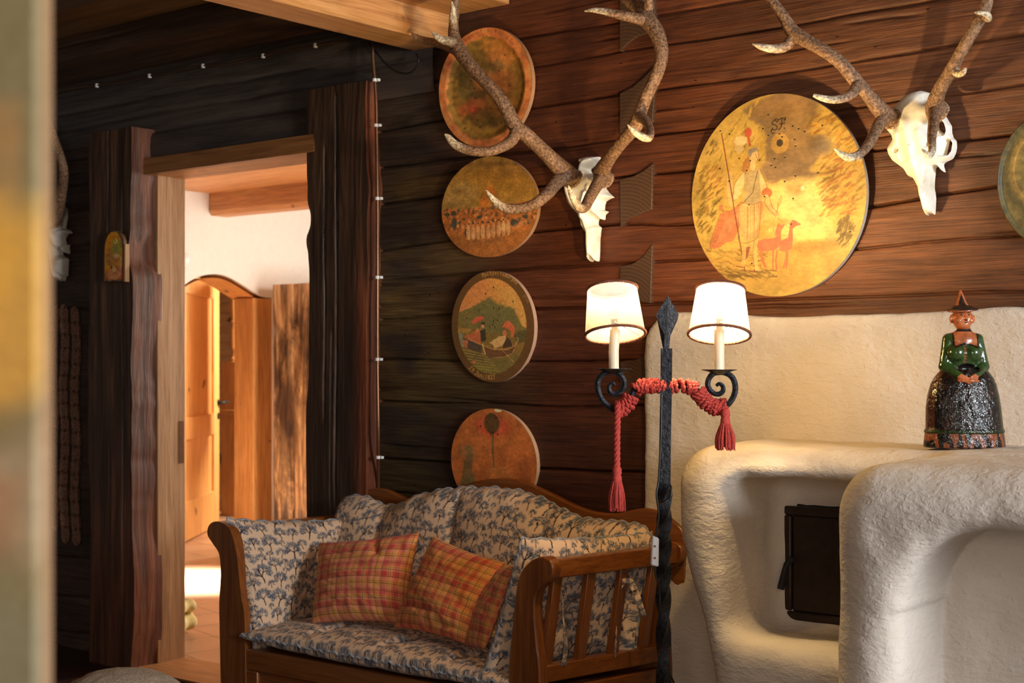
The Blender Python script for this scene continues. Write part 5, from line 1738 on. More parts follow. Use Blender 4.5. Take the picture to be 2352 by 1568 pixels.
disc('painted_disc', 1112, 201, 106, 136, -0.018, -0.040, 0.020, cv, (ox, oy), sc, 1.55, 'oval dished disc with an orange rim, topmost of the column by the pine beam', (0.50, 0.27, 0.14), dish=0.012, irr=0.006)

# --- second disc: a gathering before a mountain
cv = Canvas(1394, 1568, (146, 100, 42), 0.34)
cv.poly([(0, 0), (1394, 0), (1394, 760), (0, 800)], (154, 116, 54))
cv.ell(330, 600, 260, 200, (150, 122, 74), .7, 120, 60, 80); cv.ell(900, 330, 420, 180, (158, 112, 50), .6, 150, 60, 90)
cv.poly([(580, 780), (590, 700), (660, 610), (700, 520), (760, 500), (800, 560), (830, 640), (850, 780)], (178, 108, 46), .8, 12, 14, 40)
cv.poly([(0, 790), (400, 790), (760, 780), (1394, 740), (1394, 1568), (0, 1568)], (160, 96, 46), 1, 20, 16, 40)
cv.poly([(0, 1150), (1394, 1100), (1394, 1568), (0, 1568)], (150, 92, 44), .8, 60)
for k in range(230):
    x, y = rng.uniform(90, 1330), rng.uniform(770, 1050) if rng.random() < 0.75 else rng.uniform(790, 880)
    c_ = [(92, 64, 44), (196, 126, 66), (180, 104, 60), (72, 72, 62), (206, 140, 84), (120, 70, 40)][rng.integers(0, 6)]
    cv.ell(x, y, rng.uniform(8, 24), rng.uniform(10, 30), c_, .75, 4, 6, 10, seed=k)
for (x, y, a, b) in [(240, 960, 36, 70), (235, 830, 36, 30), (140, 840, 40, 24), (390, 1110, 18, 60), (590, 910, 30, 24), (1040, 1020, 50, 46), (1185, 950, 36, 26), (495, 975, 14, 26)]:
    cv.ell(x, y, a, b, (56, 62, 56), .85, 8, 8, 14)
for k, x in enumerate([430, 495, 560, 625, 700, 765, 838, 898, 962]):
    yy = 1195 - max(0, (x - 700)) * .13
    cv.ell(x, yy - 80, 30, 95, (196, 142, 92), .9, 6, 6, 20); cv.line([(x - 10, yy - 150), (x - 14, yy)], 4, (150, 96, 58), .7); cv.line([(x + 32, yy - 150), (x + 30, yy - 10)], 6, (104, 66, 40), .7)
    cv.ell(x, yy - 190, 14, 16, (190, 120, 80)); cv.ell(x + 4, yy - 204, 14, 9, (50, 44, 38))
for k in range(16): cv.line([(1010 + k * 16, 1060 - k * 6), (1014 + k * 16, 1120 - k * 7)], 5, (198, 140, 84), .8)
for k in range(60):
    x, y = rng.uniform(380, 900), rng.uniform(1205, 1260); cv.ell(x, y, 10, 6, (110, 80, 62), .6)
cv.mottle(0.20, 14, 5); cv.mottle(0.22, 90, 6)
disc('painted_disc', 1122, 476, 109, 116, -0.014, -0.030, 0.018, cv, (1000, 340), 5.8083, 1.6, 'round disc painted with a crowd before a hill, below the oval dished disc', (0.46, 0.27, 0.15), irr=0.012)

# --- third disc: the boat party with lettering round the rim
cv = Canvas(1232, 1568, (86, 62, 32), 0.42)
cv.ell(625, 778, 530, 722, (92, 64, 34))
inner = [(625 + 442 * math.cos(a) - 15, 778 + 616 * math.sin(a)) for a in np.linspace(0, 2 * np.pi, 60, endpoint=False)]
icv = Canvas(1232, 1568, (186, 126, 62), 0.42)
icv.poly([(0, 0), (620, 0), (560, 620), (0, 700)], (192, 118, 66), .8, 200)
icv.poly([(700, 300), (1232, 300), (1232, 850), (900, 800)], (186, 138, 70), .7, 120)
icv.poly([(120, 620), (260, 560), (420, 500), (500, 455), (590, 415), (640, 470), (700, 505), (760, 520), (800, 550), (840, 535), (900, 570), (950, 680), (1000, 790), (1100, 820), (1100, 1000), (120, 1000)], (112, 98, 52), 1, 4, 8, 30)
icv.poly([(380, 520), (590, 415), (900, 570), (960, 740), (700, 900), (440, 760)], (98, 92, 54), .7, 60, 20, 50)
icv.poly([(120, 790), (360, 800), (520, 860), (700, 880), (900, 850), (1100, 830), (1100, 1568), (120, 1568)], (116, 92, 44), .9, 20)
icv.poly([(160, 780), (350, 810), (330, 860), (160, 850)], (158, 118, 54), .8, 20)
icv.poly([(160, 850), (230, 860), (235, 1040), (170, 1050)], (128, 128, 104), .8, 20)
icv.poly([(880, 900), (960, 850), (1080, 830), (1080, 960), (960, 1000)], (74, 70, 42), .8, 20, 10)
icv.poly([(160, 1100), (1000, 1140), (1000, 1420), (300, 1420)], (104, 92, 50), .8, 80)
icv.poly([(350, 740), (372, 690), (430, 650), (490, 645), (525, 672), (470, 705), (400, 735)], (186, 84, 56)); icv.line([(440, 700), (460, 790)], 6, (110, 66, 40))
icv.poly([(745, 790), (790, 718), (840, 715), (900, 790), (905, 840), (880, 925), (850, 920), (860, 850), (800, 810)], (184, 92, 58)); icv.line([(800, 800), (780, 900)], 6, (110, 66, 40))
icv.poly([(235, 900), (330, 880), (400, 830), (480, 800), (470, 960), (460, 1010), (330, 960)], (172, 92, 58), .9, 5, 10, 20)
icv.ell(500, 745, 26, 22, (60, 50, 36)); icv.ell(498, 775, 20, 24, (190, 130, 82)); icv.poly([(460, 830), (530, 810), (535, 960), (470, 980)], (58, 54, 40))
icv.ell(430, 830, 22, 26, (186, 116, 72)); icv.ell(775, 870, 26, 40, (180, 104, 66))
icv.poly([(580, 990), (640, 950), (700, 910), (780, 900), (800, 940), (740, 1030), (640, 1070), (620, 1010)], (206, 150, 94), .95, 5, 8, 18)
icv.poly([(740, 1060), (800, 920), (850, 960), (870, 1040)], (72, 54, 38))
icv.poly([(230, 930), (300, 940), (480, 1020), (470, 1120), (300, 1070), (240, 1050)], (76, 64, 52), .95, 4, 6)
icv.poly([(225, 945), (300, 955), (290, 1060), (230, 1040)], (174, 104, 62), .9, 5)
icv.poly([(480, 1020), (600, 1070), (800, 1080), (900, 1040), (950, 960), (940, 1040), (860, 1130), (700, 1190), (560, 1180), (500, 1140)], (100, 68, 42), .95, 4, 6)
icv.line([(300, 940), (480, 1020), (620, 1075), (800, 1080), (900, 1035), (948, 950), (930, 925)], 7, (196, 142, 84)); icv.line([(490, 1010), (520, 1140)], 16, (206, 150, 84)); icv.line([(620, 1185), (760, 1175), (860, 1130), (940, 1010)], 6, (186, 130, 72))
icv.line([(720, 1060), (880, 1240)], 6, (190, 128, 66))
for k in range(7): icv.line([(230 + k * 18, 1080 + k * 40), (520 + k * 30, 1140 + k * 36)], 6, (174, 140, 70), .75); icv.line([(260 + k * 20, 1100 + k * 40), (470 + k * 30, 1146 + k * 36)], 10, (68, 56, 34), .6)
icv.ell(370, 1240, 30, 20, (186, 96, 50), .8, 10); icv.ell(420, 1330, 200, 60, (126, 118, 46), .6, 60)
for x, y in [(650, 278), (547, 360), (893, 470), (647, 548), (718, 552), (455, 570), (289, 668), (640, 716), (695, 704), (630, 756), (592, 784), (656, 788)]: icv.ell(x, y, 9, 13, (30, 22, 16)); icv.line([(x + 8, y - 8), (x + 10, y + 8)], 4, (220, 180, 130), .7)
icv.mottle(0.16, 16, 8)
m_ = np.clip(0.5 - sd_poly(cv.X, cv.Y, inner) / 6, 0, 1)[..., None]
cv.a = cv.a * (1 - m_) + icv.a * m_
gold = (168, 122, 62)
arc_text(cv, 'Hochzeitsmorgen', [(512, 148), (600, 118), (700, 122), (800, 152), (880, 200), (940, 260)], 52, 7, gold, 0.9)
arc_text(cv, 'grun', [(1020, 400), (1050, 450), (1070, 510)], 36, 5, gold, 0.6)
arc_text(cv, '29.Juni1827', [(296, 1318), (360, 1390), (450, 1440), (530, 1462), (600, 1462), (650, 1455)], 62, 8, gold, 0.95)
cv.mottle(0.12, 9, 9)
disc('painted_disc', 1130, 750, 94.5, 128, -0.014, -0.030, 0.020, cv, (1020, 610), 5.6, 1.75, 'oval disc painted with a boat party and lettered on its dark rim', (0.52, 0.31, 0.20), n=300)

# --- fourth disc, behind the settle
cv = Canvas(620, 800, (158, 88, 40), 0.7)
cv.ell(300, 390, 300, 380, (164, 92, 44)); cv.ell(300, 130, 120, 70, (168, 72, 44), .9, 40, 20, 30); cv.ell(298, 112, 54, 72, (84, 60, 32), 1, 4, 3)
cv.line([(305, 180), (300, 300), (308, 420)], 12, (84, 76, 44), .8)
cv.poly([(60, 560), (100, 380), (130, 320), (160, 340), (150, 460), (190, 600)], (98, 82, 48), .8, 8, 10, 20); cv.ell(128, 300, 22, 26, (110, 88, 50), .9); cv.poly([(60, 620), (140, 480), (210, 620)], (92, 88, 52), .7, 14)
cv.poly([(470, 620), (480, 400), (520, 330), (560, 420), (570, 620)], (142, 78, 42), .7, 16, 14); cv.ell(350, 480, 90, 70, (178, 112, 58), .6, 30, 24); cv.ell(250, 620, 200, 60, (120, 84, 42), .7, 30)
cv.ell(120, 320, 60, 50, (120, 100, 62), .4, 30)
for x, y in [(265, 105), (330, 70), (220, 135), (305, 180), (340, 190), (290, 185)]: cv.ell(x, y, 5, 6, (28, 18, 12))
cv.mottle(0.14, 14, 12); cv.mottle(0.18, 60, 13)
cv.ell(345, 20, 26, 12, (228, 190, 140))
disc('painted_disc', 1132, 1060, 98, 122, -0.012, -0.026, 0.020, cv, (1034, 935), 3.06, 1.55, 'reddish worn disc half hidden behind the settle back', (0.50, 0.30, 0.17))

# --- the large disc
cv = Canvas(1408, 1568, (196, 150, 62), 0.55)
cv.ell(705, 790, 640, 740, (202, 158, 64))
cv.poly([(480, 160), (560, 100), (740, 50), (900, 60), (1060, 130), (1000, 260), (960, 360), (1080, 420), (1090, 480), (1020, 560), (940, 640), (1040, 670), (990, 700), (860, 705), (780, 700), (660, 710), (600, 600), (640, 540), (650, 420), (600, 270), (540, 230)], (142, 108, 66), 1, 30, 26, 50)
cv.ell(900, 260, 150, 180, (170, 126, 66), .6, 90, 40, 60); cv.ell(760, 150, 220, 90, (164, 116, 60), .6, 60); cv.ell(1060, 470, 70, 70, (136, 112, 86), .7, 60); cv.ell(720, 600, 130, 70, (146, 112, 74), .6, 50)
cv.poly([(640, 720), (760, 700), (1000, 690), (1100, 760), (1100, 1000), (1180, 1140), (800, 1160), (600, 1000)], (226, 186, 96), .9, 70, 30, 60)
cv.ell(880, 900, 160, 190, (226, 190, 112), .6, 130); cv.ell(850, 760, 70, 40, (196, 148, 70), .6, 30, 14)
cv.poly([(150, 1190), (600, 1140), (900, 1150), (1250, 1150), (1180, 1330), (800, 1500), (400, 1420), (220, 1340)], (196, 148, 58), .8, 60, 20, 40)
cv.ell(1010, 1180, 190, 40, (172, 124, 46), .7, 30, 16, 30); cv.ell(680, 1000, 130, 40, (166, 134, 50), .6, 40, 16)
# foliage, in dabs
dr = np.random.default_rng(2)


def dabs(n, x0, x1, y0, y1, cols, lx, ly, ang, ins=None):
    for _ in range(n):
        x, y = dr.uniform(x0, x1), dr.uniform(y0, y1)
        if ins is not None and sd_poly(np.array([[x]]), np.array([[y]]), ins)[0, 0] > 0: continue
        a = ang + dr.uniform(-.45, .45); l = dr.uniform(.5, 1.3)
        c_ = np.array(cols[dr.integers(0, len(cols))]) + dr.uniform(-12, 12)
        p = np.array((x, y)); d = np.array((math.cos(a), math.sin(a))) * lx * l
        cv.line([p - d / 2, p + np.array((0, 3)), p + d / 2 + np.array((0, 7))], ly * dr.uniform(.6, 1.3), c_, .55, 5)


tl = [(210, 520), (330, 300), (470, 170), (610, 80), (610, 130), (500, 210), (600, 250), (640, 330), (670, 430), (650, 540), (560, 520), (450, 480), (380, 540), (320, 500), (240, 640), (300, 700), (200, 1050), (110, 1040), (80, 800), (110, 640)]
dabs(330, 70, 680, 60, 1060, [(206, 156, 44), (196, 150, 48), (172, 138, 52), (222, 176, 70), (150, 126, 46)], 46, 15, 2.3, tl)
dabs(150, 110, 330, 340, 1050, [(104, 84, 34), (120, 98, 40), (136, 106, 40), (150, 96, 40)], 44, 13, 2.4, [(120, 660), (260, 520), (290, 360), (240, 340), (120, 640), (90, 900), (130, 1040), (200, 1050), (250, 900), (310, 740), (300, 700)])
dabs(40, 150, 320, 520, 700, [(160, 100, 42), (172, 112, 46)], 44, 9, 2.5)
tr_ = [(960, 280), (1060, 200), (1180, 230), (1280, 400), (1330, 560), (1340, 760), (1300, 960), (1240, 1000), (1150, 960), (1030, 960), (1040, 880), (1100, 800), (980, 780), (1050, 690), (980, 640), (1080, 540), (1150, 480), (1110, 420), (1000, 400)]
dabs(340, 950, 1340, 190, 1010, [(204, 150, 40), (182, 130, 40), (160, 116, 40), (214, 166, 60), (172, 104, 40), (140, 106, 36)], 52, 15, 2.75, tr_)
dabs(80, 1040, 1260, 520, 900, [(176, 104, 42), (160, 104, 42)], 36, 12, 2.8)
dabs(120, 1140, 1260, 980, 1200, [(100, 80, 32), (120, 92, 36)], 30, 13, 2.2, [(1150, 1000), (1210, 975), (1260, 1060), (1240, 1120), (1180, 1200), (1140, 1110)])
dabs(140, 150, 620, 1140, 1400, [(150, 112, 42), (130, 98, 38), (172, 100, 48), (190, 140, 56)], 50, 9, 0.1)
dabs(60, 330, 700, 1330, 1390, [(110, 84, 36), (128, 92, 40)], 60, 8, 0.05)
# figure with spear, cloak and plumed helmet
cv.poly([(290, 900), (380, 880), (470, 800), (440, 1000), (380, 1100), (270, 1150), (210, 1165), (200, 1130), (230, 1040)], (202, 112, 66), .95, 8, 10, 30)
for k in range(16): cv.line([(240 + k * 9, 1140 - k * 8), (330 + k * 9, 960 - k * 6)], 6, (222, 140, 84), .45)
cv.poly([(440, 840), (600, 830), (590, 960), (560, 1100), (430, 1120), (430, 960)], (204, 166, 92), .95, 8, 8, 20)
for x in range(445, 590, 15): cv.line([(x, 850), (x - 8 + (x - 500) * .12, 1100)], 5, (168, 130, 62), .6)
cv.poly([(570, 830), (620, 830), (600, 960), (570, 1080), (550, 1080), (580, 950)], (206, 128, 72), .8, 6)
cv.poly([(470, 610), (540, 600), (600, 590), (640, 720), (600, 760), (600, 830), (540, 850), (470, 830), (480, 720)], (176, 148, 96), .95, 8, 6)
cv.poly([(440, 640), (480, 590), (480, 680), (450, 760), (420, 800), (390, 800), (400, 700)], (222, 186, 118), .95, 8, 8, 18)
cv.poly([(350, 610), (385, 590), (390, 640), (400, 860), (360, 850), (345, 720)], (212, 172, 100), .9, 6)
cv.poly([(590, 600), (640, 700), (650, 740), (600, 760)], (220, 180, 108), .9, 6); cv.ell(645, 772, 38, 38, (190, 96, 50), .95, 6, 6, 14)
cv.line([(640, 800), (655, 870), (715, 930)], 34, (216, 172, 96), .95, 5); cv.ell(710, 936, 20, 16, (214, 164, 92))
cv.ell(560, 490, 34, 44, (222, 178, 112)); cv.line([(548, 520), (545, 580)], 36, (220, 176, 108)); cv.poly([(512, 470), (520, 440), (580, 430), (592, 450), (545, 470), (530, 500)], (148, 130, 110)); cv.poly([(470, 540), (520, 480), (530, 560), (490, 620), (465, 600)], (176, 110, 46), .9, 6, 6)
cv.ell(462, 372, 48, 38, (226, 190, 126), .9, 6, 10, 14); cv.ell(450, 430, 36, 30, (222, 184, 118), .8, 6, 10, 14); cv.ell(518, 318, 30, 34, (196, 80, 44), .95, 6, 6, 12); cv.line([(520, 340), (528, 410)], 18, (190, 84, 48))
cv.line([(580, 610), (540, 760), (470, 830), (420, 850)], 5, (96, 74, 48)); cv.line([(568, 482), (578, 500), (572, 512)], 3, (150, 90, 56))
cv.line([(290, 850), (310, 880), (360, 890), (420, 860), (450, 840)], 12, (176, 106, 50), .8); cv.ell(296, 852, 16, 20, (196, 120, 64))
cv.line([(318, 300), (360, 600), (400, 900), (440, 1180), (464, 1340)], 8, (134, 62, 40))
cv.poly([(440, 1100), (520, 1110), (510, 1180), (460, 1300), (440, 1320), (445, 1200)], (202, 160, 78), .9, 6); cv.poly([(500, 1110), (570, 1100), (560, 1200), (560, 1300), (590, 1340), (540, 1345), (525, 1220)], (206, 166, 84), .9, 6)
cv.poly([(480, 1160), (510, 1160), (490, 1230), (470, 1260)], (140, 60, 44), .8, 5); cv.line([(500, 1340), (556, 1346)], 8, (128, 56, 40)); cv.line([(400, 1300), (450, 1310)], 8, (140, 70, 44))
# hounds and leash
hd = (214, 104, 66)
cv.poly([(570, 1120), (620, 1108), (680, 1110), (720, 1090), (740, 1100), (735, 1160), (700, 1190), (640, 1200), (600, 1195), (570, 1190), (560, 1160)], hd, 1, 3)
cv.poly([(690, 1090), (712, 1020), (720, 1000), (745, 1015), (770, 1005), (765, 1025), (745, 1050), (735, 1110)], hd, 1, 3)
cv.poly([(735, 1130), (790, 1110), (800, 1060), (808, 1000), (830, 982), (850, 990), (890, 1020), (850, 1030), (826, 1050), (825, 1130), (815, 1190), (780, 1215), (720, 1200)], hd, 1, 3)
for l in ([(580, 1180), (600, 1260), (622, 1318)], [(600, 1190), (590, 1250), (612, 1310)], [(680, 1190), (676, 1270), (672, 1335)], [(708, 1200), (696, 1270), (700, 1335)], [(776, 1205), (772, 1260), (752, 1325)], [(784, 1205), (782, 1270), (770, 1328)]): cv.line(l, 12, hd)
cv.line([(715, 930), (690, 980), (686, 1060), (705, 1090), (740, 1080), (720, 960), (790, 1030)], 4, (206, 130, 66)); cv.line([(715, 915), (725, 850), (750, 800), (756, 820), (735, 860), (718, 900)], 5, (186, 120, 60))
# bull's-eye, monogram, shot holes
cv.ell(752, 420, 66, 74, (186, 138, 60)); cv.ell(750, 417, 24, 27, (70, 56, 40))
bk = (50, 34, 20)
for l in ([(735, 265), (722, 252), (702, 258), (700, 275), (722, 284), (735, 300), (726, 318), (706, 318), (700, 306)], [(700, 306), (690, 326), (702, 344), (716, 336)], [(735, 265), (742, 250), (730, 240), (716, 246)], [(742, 318), (748, 322)], [(748, 250), (775, 240), (798, 250)], [(772, 242), (768, 280), (760, 310), (748, 318)], [(752, 282), (792, 276)], [(798, 236), (788, 262)], [(784, 312), (790, 318)]):
    cv.line(spline(np.array(l, float), 30), 6.5, bk, .95)
for x, y in [(672, 202), (630, 298), (668, 351), (750, 350), (768, 375), (848, 305), (889, 328), (930, 354), (858, 402), (863, 452), (709, 527), (783, 524), (682, 573), (714, 590), (856, 667), (778, 699), (835, 828), (447, 499), (529, 525), (600, 526), (500, 594), (296, 562), (365, 660), (627, 798), (508, 846), (1057, 325), (1017, 658), (1274, 597), (816, 1012), (308, 280), (378, 312), (1228, 1093), (517, 1285)]:
    cv.ell(x, y, 6.5, 6.5, (30, 22, 14), 1, 2); cv.line([(x - 5, y - 7), (x + 4, y - 8)], 3, (236, 206, 150), .7)
cv.ell(905, 760, 14, 18, (244, 220, 160), .9, 6)
for l in ([(470, 610), (440, 640), (400, 700), (390, 800), (420, 800)], [(600, 590), (640, 700), (650, 740)], [(430, 960), (430, 1120), (560, 1100), (590, 960), (600, 830)], [(500, 860), (488, 1100)], [(548, 860), (540, 1100)], [(210, 1165), (200, 1130), (230, 1040), (290, 900)], [(540, 1110), (528, 1220), (540, 1345)], [(470, 830), (540, 850), (600, 830)], [(592, 450), (590, 480), (594, 500), (586, 512), (580, 530)], [(640, 800), (628, 840), (660, 900), (705, 945)], [(660, 790), (680, 870), (722, 925)]):
    cv.line(spline(np.array(l, float), 24), 4.5, (140, 88, 48), .65)
gm = cv.a.mean(2, keepdims=True); cv.a = cv.a * 0.84 + gm * 0.16
cv.mottle(0.10, 14, 21, 2.0, 1.0); cv.mottle(0.16, 110, 22)
disc('painted_disc', 1781, 450, 199, 232, -0.022, -0.060, 0.016, cv, (1560, 200), 3.2, 0.72, 'large yellow disc painted with a spear-bearing figure and two hounds', (0.40, 0.36, 0.30), n=420, irr=0.006)

# --- disc at the right edge
cv = Canvas(400, 400, (70, 62, 36), 1)
cv.ell(200, 200, 150, 150, (100, 82, 44), 1, 10, 8); cv.ell(200, 200, 138, 138, (120, 96, 52), 1, 3); cv.ell(200, 200, 132, 132, (92, 80, 46), 1, 3); cv.ell(170, 260, 60, 50, (110, 92, 60), .6, 30)
cv.mottle(0.35, 16, 31); cv.mottle(0.25, 70, 32)
disc('painted_disc', 2424, 410, 136, 160, -0.016, -0.036, 0.02, cv, (2424 - 136 * 200 / 190, 410 - 160 * 200 / 190), 200 / 136 * .95, 1.3, 'dark greenish disc cut by the right edge of the picture', (0.42, 0.38, 0.32), lip=0.010)

# ------------------------------------------------------------------ glazed figurine on the stove
yfg = -0.27
c0 = P(2215, 1036, yfg); c0[2] = ZS + 0.009
fig = thing('ceramic_figurine', c0, 'glazed pottery figurine of a woman in hat, green jacket and black apron on the stove', 'figurine')
un = 362 * depth(c0) / F / 1295.0                # one unit of the crop in metres
ex = RV * 0.97 + FV * -0.0; ex = RV; ey = FV
TER, GRN, BLK, BRN = np.array((0.40, 0.115, 0.040)), np.array((0.018, 0.040, 0.009)), np.array((0.010, 0.007, 0.006)), np.array((0.10, 0.035, 0.015))
t = NT('pottery glaze')
a1 = t.noise((60, 60, 60), 4, 0.6)
c = t.mul(t.col(), t.ramp(a1, [(0.3, (0.65, 0.62, 0.6)), (0.7, (1.25, 1.25, 1.2))]))
t.l(c, t.b.inputs['Base Color'])
t.b.inputs['Roughness'].default_value = 0.16
t.b.inputs['Specular IOR Level'].default_value = 0.6
t.bump(a1, 0.25, 0.006)
M['glaze'] = t.m
t = NT('rough black glaze')
a1 = t.noise((75, 75, 60), 3, 0.7, 0.6); a2 = t.noise((170, 170, 170), 3, 0.6)
c = t.mul(t.col(), t.ramp(a1, [(0.3, (0.4, 0.4, 0.4)), (0.6, (0.6, 0.55, 0.5)), (0.8, (1.5, 1.0, 0.7))]))
t.l(c, t.b.inputs['Base Color'])
t.b.inputs['Roughness'].default_value = 0.10
t.b.inputs['Specular IOR Level'].default_value = 0.45
p_ = t.bump(a1, 0.45, 0.010); t.bump(a2, 0.12, 0.003, p_)
M['glazerough'] = t.m


def fw(V):
    """figurine units (x right, y towards the room is negative, z up) to world"""
    V = np.asarray(V, float) * un
    return c0 + V[:, :1] * ex + V[:, 1:2] * ey + V[:, 2:3] * UP


# skirt: x centre drifts, elliptical section
zp = np.array([0, 6, 20, 90, 118, 130, 142, 160, 240, 330, 430, 520, 570, 610, 640])
wp = np.array([318, 332, 334, 327, 322, 330, 326, 316, 312, 306, 292, 268, 244, 214, 186])
cp_ = np.array([0, 0, 0, 0, 0, 0, 0, 0, -4, -8, -10, -8, -6, -5, -4])
zz = np.linspace(0, 640, 150); ww = np.interp(zz, zp, wp); cc = np.interp(zz, zp, cp_)
th = np.linspace(0, 2 * np.pi, 220, endpoint=False)
rip = 1 + 0.008 * (fbm(np.cos(th)[None] * 4 + zz[:, None] * 0.002, np.sin(th)[None] * 4, 3, 3) - 0.5) * 2
G = np.stack([cc[:, None] + ww[:, None] * np.cos(th) * rip, ww[:, None] * 0.60 * np.sin(th) * rip, np.broadcast_to(zz[:, None], (150, 220))], -1)
ang = th[None] + 0 * zz[:, None]; Zg_ = G[..., 2]
front = (np.sin(ang) < 0.1)
ux = np.cos(ang)
col = np.where((np.abs(ux) < 0.86)[..., None] & front[..., None], BLK, BRN * 0.8 + BLK * 0.2)
lum = sstep(0.55, 0.62, fbm(ux * 9, Zg_ * 0.02, 5, 3))[..., None]
col = col * (1 - 0.25 * lum) + BRN * 0.25 * lum
edge = (np.abs(np.abs(ux) - 0.88) < 0.035) & (ux > 0) & front & (Zg_ > 140)
col = np.where(edge[..., None], GRN, col)
hem = (Zg_ > 118) & (Zg_ < 150)
col = np.where(hem[..., None], GRN * 0.8 + BLK * 0.2, col)
low = Zg_ <= 118
st = sstep(0.40, 0.52, vnoise(ux * 13 + Zg_ * 0.006, Zg_ * 0.008 + 3, 7))[..., None]
col = np.where(low[..., None], TER * 0.75 * (1 - st) + BLK * st, col)
mb = MB(); mb.grid(fw(G.reshape(-1, 3)).reshape(150, 220, 3), cv=True, col=col.reshape(-1, 3))
k = mb.n; mb.add(fw([(cp_[-1], 0, 650)]), col=BLK); r0 = 149 * 220 + np.arange(220)
mb.t.append(np.stack([r0, np.roll(r0, -1), np.full(220, k)], 1))
k = mb.n; mb.add(fw([(0, 0, 0)]), col=TER); r0 = np.arange(220)
mb.t.append(np.stack([np.roll(r0, -1), r0, np.full(220, k)], 1))
mb.build('skirt', M['glazerough'], fig, usecol=True)


def solid(name, f, lo, hi, step, colf, mat=None, parent=None):
    V, Q = surfnet(f, lo, hi, step)
    C = colf(V[:, 0], V[:, 1], V[:, 2])
    return mesh(name, fw(V), Q, mat or M['glaze'], parent or fig, True, C)


def f_jacket(X, Y, Z):
    d = sd_ell(X, Y, Z, (-12, 0, 760), (135, 100, 195))
    d = smin(d, sd_ell(X, Y, Z, (-10, 10, 890), (140, 80, 60)), 40)
    for s_ in (-1, 1):
        d = smin(d, sd_ell(X, Y, Z, (-18 + s_ * 66, -72, 775), (70, 62, 68)), 22)
        sh, el, hn = (-10 + s_ * 118, 10, 885), (-8 + s_ * 160, -15, 665), (-18 + s_ * 62, -128, 590)
        d = smin(d, sd_cap(X, Y, Z, sh, el, 50, 46), 16)
        d = smin(d, sd_cap(X, Y, Z, el, hn, 46, 34), 12)
    d = smin(d, sd_ell(X, Y, Z, (-10, -20, 590), (170, 95, 60)), 26)
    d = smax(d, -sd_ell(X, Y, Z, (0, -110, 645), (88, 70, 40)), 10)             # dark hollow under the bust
    d = smin(d, sd_cap(X, Y, Z, (-2, 5, 920), (-4, 5, 985), 58, 52), 24)         # neck
    return d


def c_jacket(x, y, z):
    c = np.tile(GRN * 1.25, (len(x), 1))
    sk = (z > 845 + 22 * np.abs(np.sin((x + 18) / 66 * np.pi / 2)) * 0 + 14 * np.cos((x + 18) / 32)) & (np.abs(x + 8) < 92) & (y < 20)
    rim = (z > 828 + 14 * np.cos((x + 18) / 32)) & (np.abs(x + 8) < 106) & (y < 30) & ~sk
    c[rim] = BLK; c[sk] = TER * 0.8
    neck = (z > 938); c[neck] = TER
    cho = (z > 950) & (z < 972); c[cho] = BLK * 1.5
    lac = (np.abs(x + 24 + 0.0 * z) < 9) & (z < 835) & (z > 700) & (y < -40); c[lac] = TER * 0.6
    lac2 = lac & (np.abs(((z / 22.0) % 1) - 0.5) < 0.22) & (np.abs(x + 24) < 8); c[lac2] = BLK
    hol = sd_ell(x, y, z, (0, -110, 645), (96, 78, 47)) < 0; c[hol] = BLK  # shade inside the hollow painted black
    cuff = (z < 585) & (y < -60) & (np.abs(x + 18) < 105); c[cuff] = GRN * 0.7
    return c


solid('jacket', f_jacket, (-270, -210, 520), (250, 130, 1000), 6.5, c_jacket)


def f_hands(X, Y, Z):
    d = 1e9 + 0 * X
    for s_ in (-1, 1):
        a = np.array((-18 + s_ * 62, -138, 582)); b = np.array((-18 + s_ * 22, -160, 560))
        d = smin(d, sd_cap(X, Y, Z, a, b, 27, 22), 6)
        for k in range(4):
            o_ = np.array((0, -3 - k * 1.0, 16 - k * 12.0))
            d = smin(d, sd_cap(X, Y, Z, b + o_, b + o_ + np.array((-s_ * 24, -4, -6 - k * 2)), 8, 6.5), 3)
        d = smin(d, sd_cap(X, Y, Z, a + (0, -14, 18), b + (-s_ * 4, -14, 22), 8, 6.5), 4)
    return smin(d, sd_ell(X, Y, Z, (-12, -140, 548), (90, 50, 18)), 8)


solid('hands', f_hands, (-150, -230, 500), (120, -70, 640), 4.0, lambda x, y, z: np.tile(TER, (len(x), 1)))


def f_head(X, Y, Z):
    d = sd_ell(X, Y, Z, (-18, 0, 1062), (82, 84, 92))
    d = smin(d, sd_ell(X, Y, Z, (-18, -18, 1010), (60, 62, 44)), 22)
    d = smin(d, sd_ell(X, Y, Z, (-14, -84, 1058), (14, 18, 17)), 8)            # nose
    d = smin(d, sd_cap(X, Y, Z, (-16, -78, 1085), (-14, -86, 1062), 9, 12), 6)
    for s_ in (-1, 1):
        d = smin(d, sd_ell(X, Y, Z, (-16 + s_ * 48, -58, 1040), (26, 22, 24)), 12)   # cheeks
        d = smin(d, sd_ell(X, Y, Z, (-18 + s_ * 88, 0, 1055), (16, 24, 36)), 10)      # ears
        d = smax(d, -sd_ell(X, Y, Z, (-16 + s_ * 30, -84, 1086), (14, 10, 8)), 6)     # eye hollows
    d = smax(d, -sd_ell(X, Y, Z, (-14, -88, 1022), (20, 10, 5)), 4)            # mouth
    return d


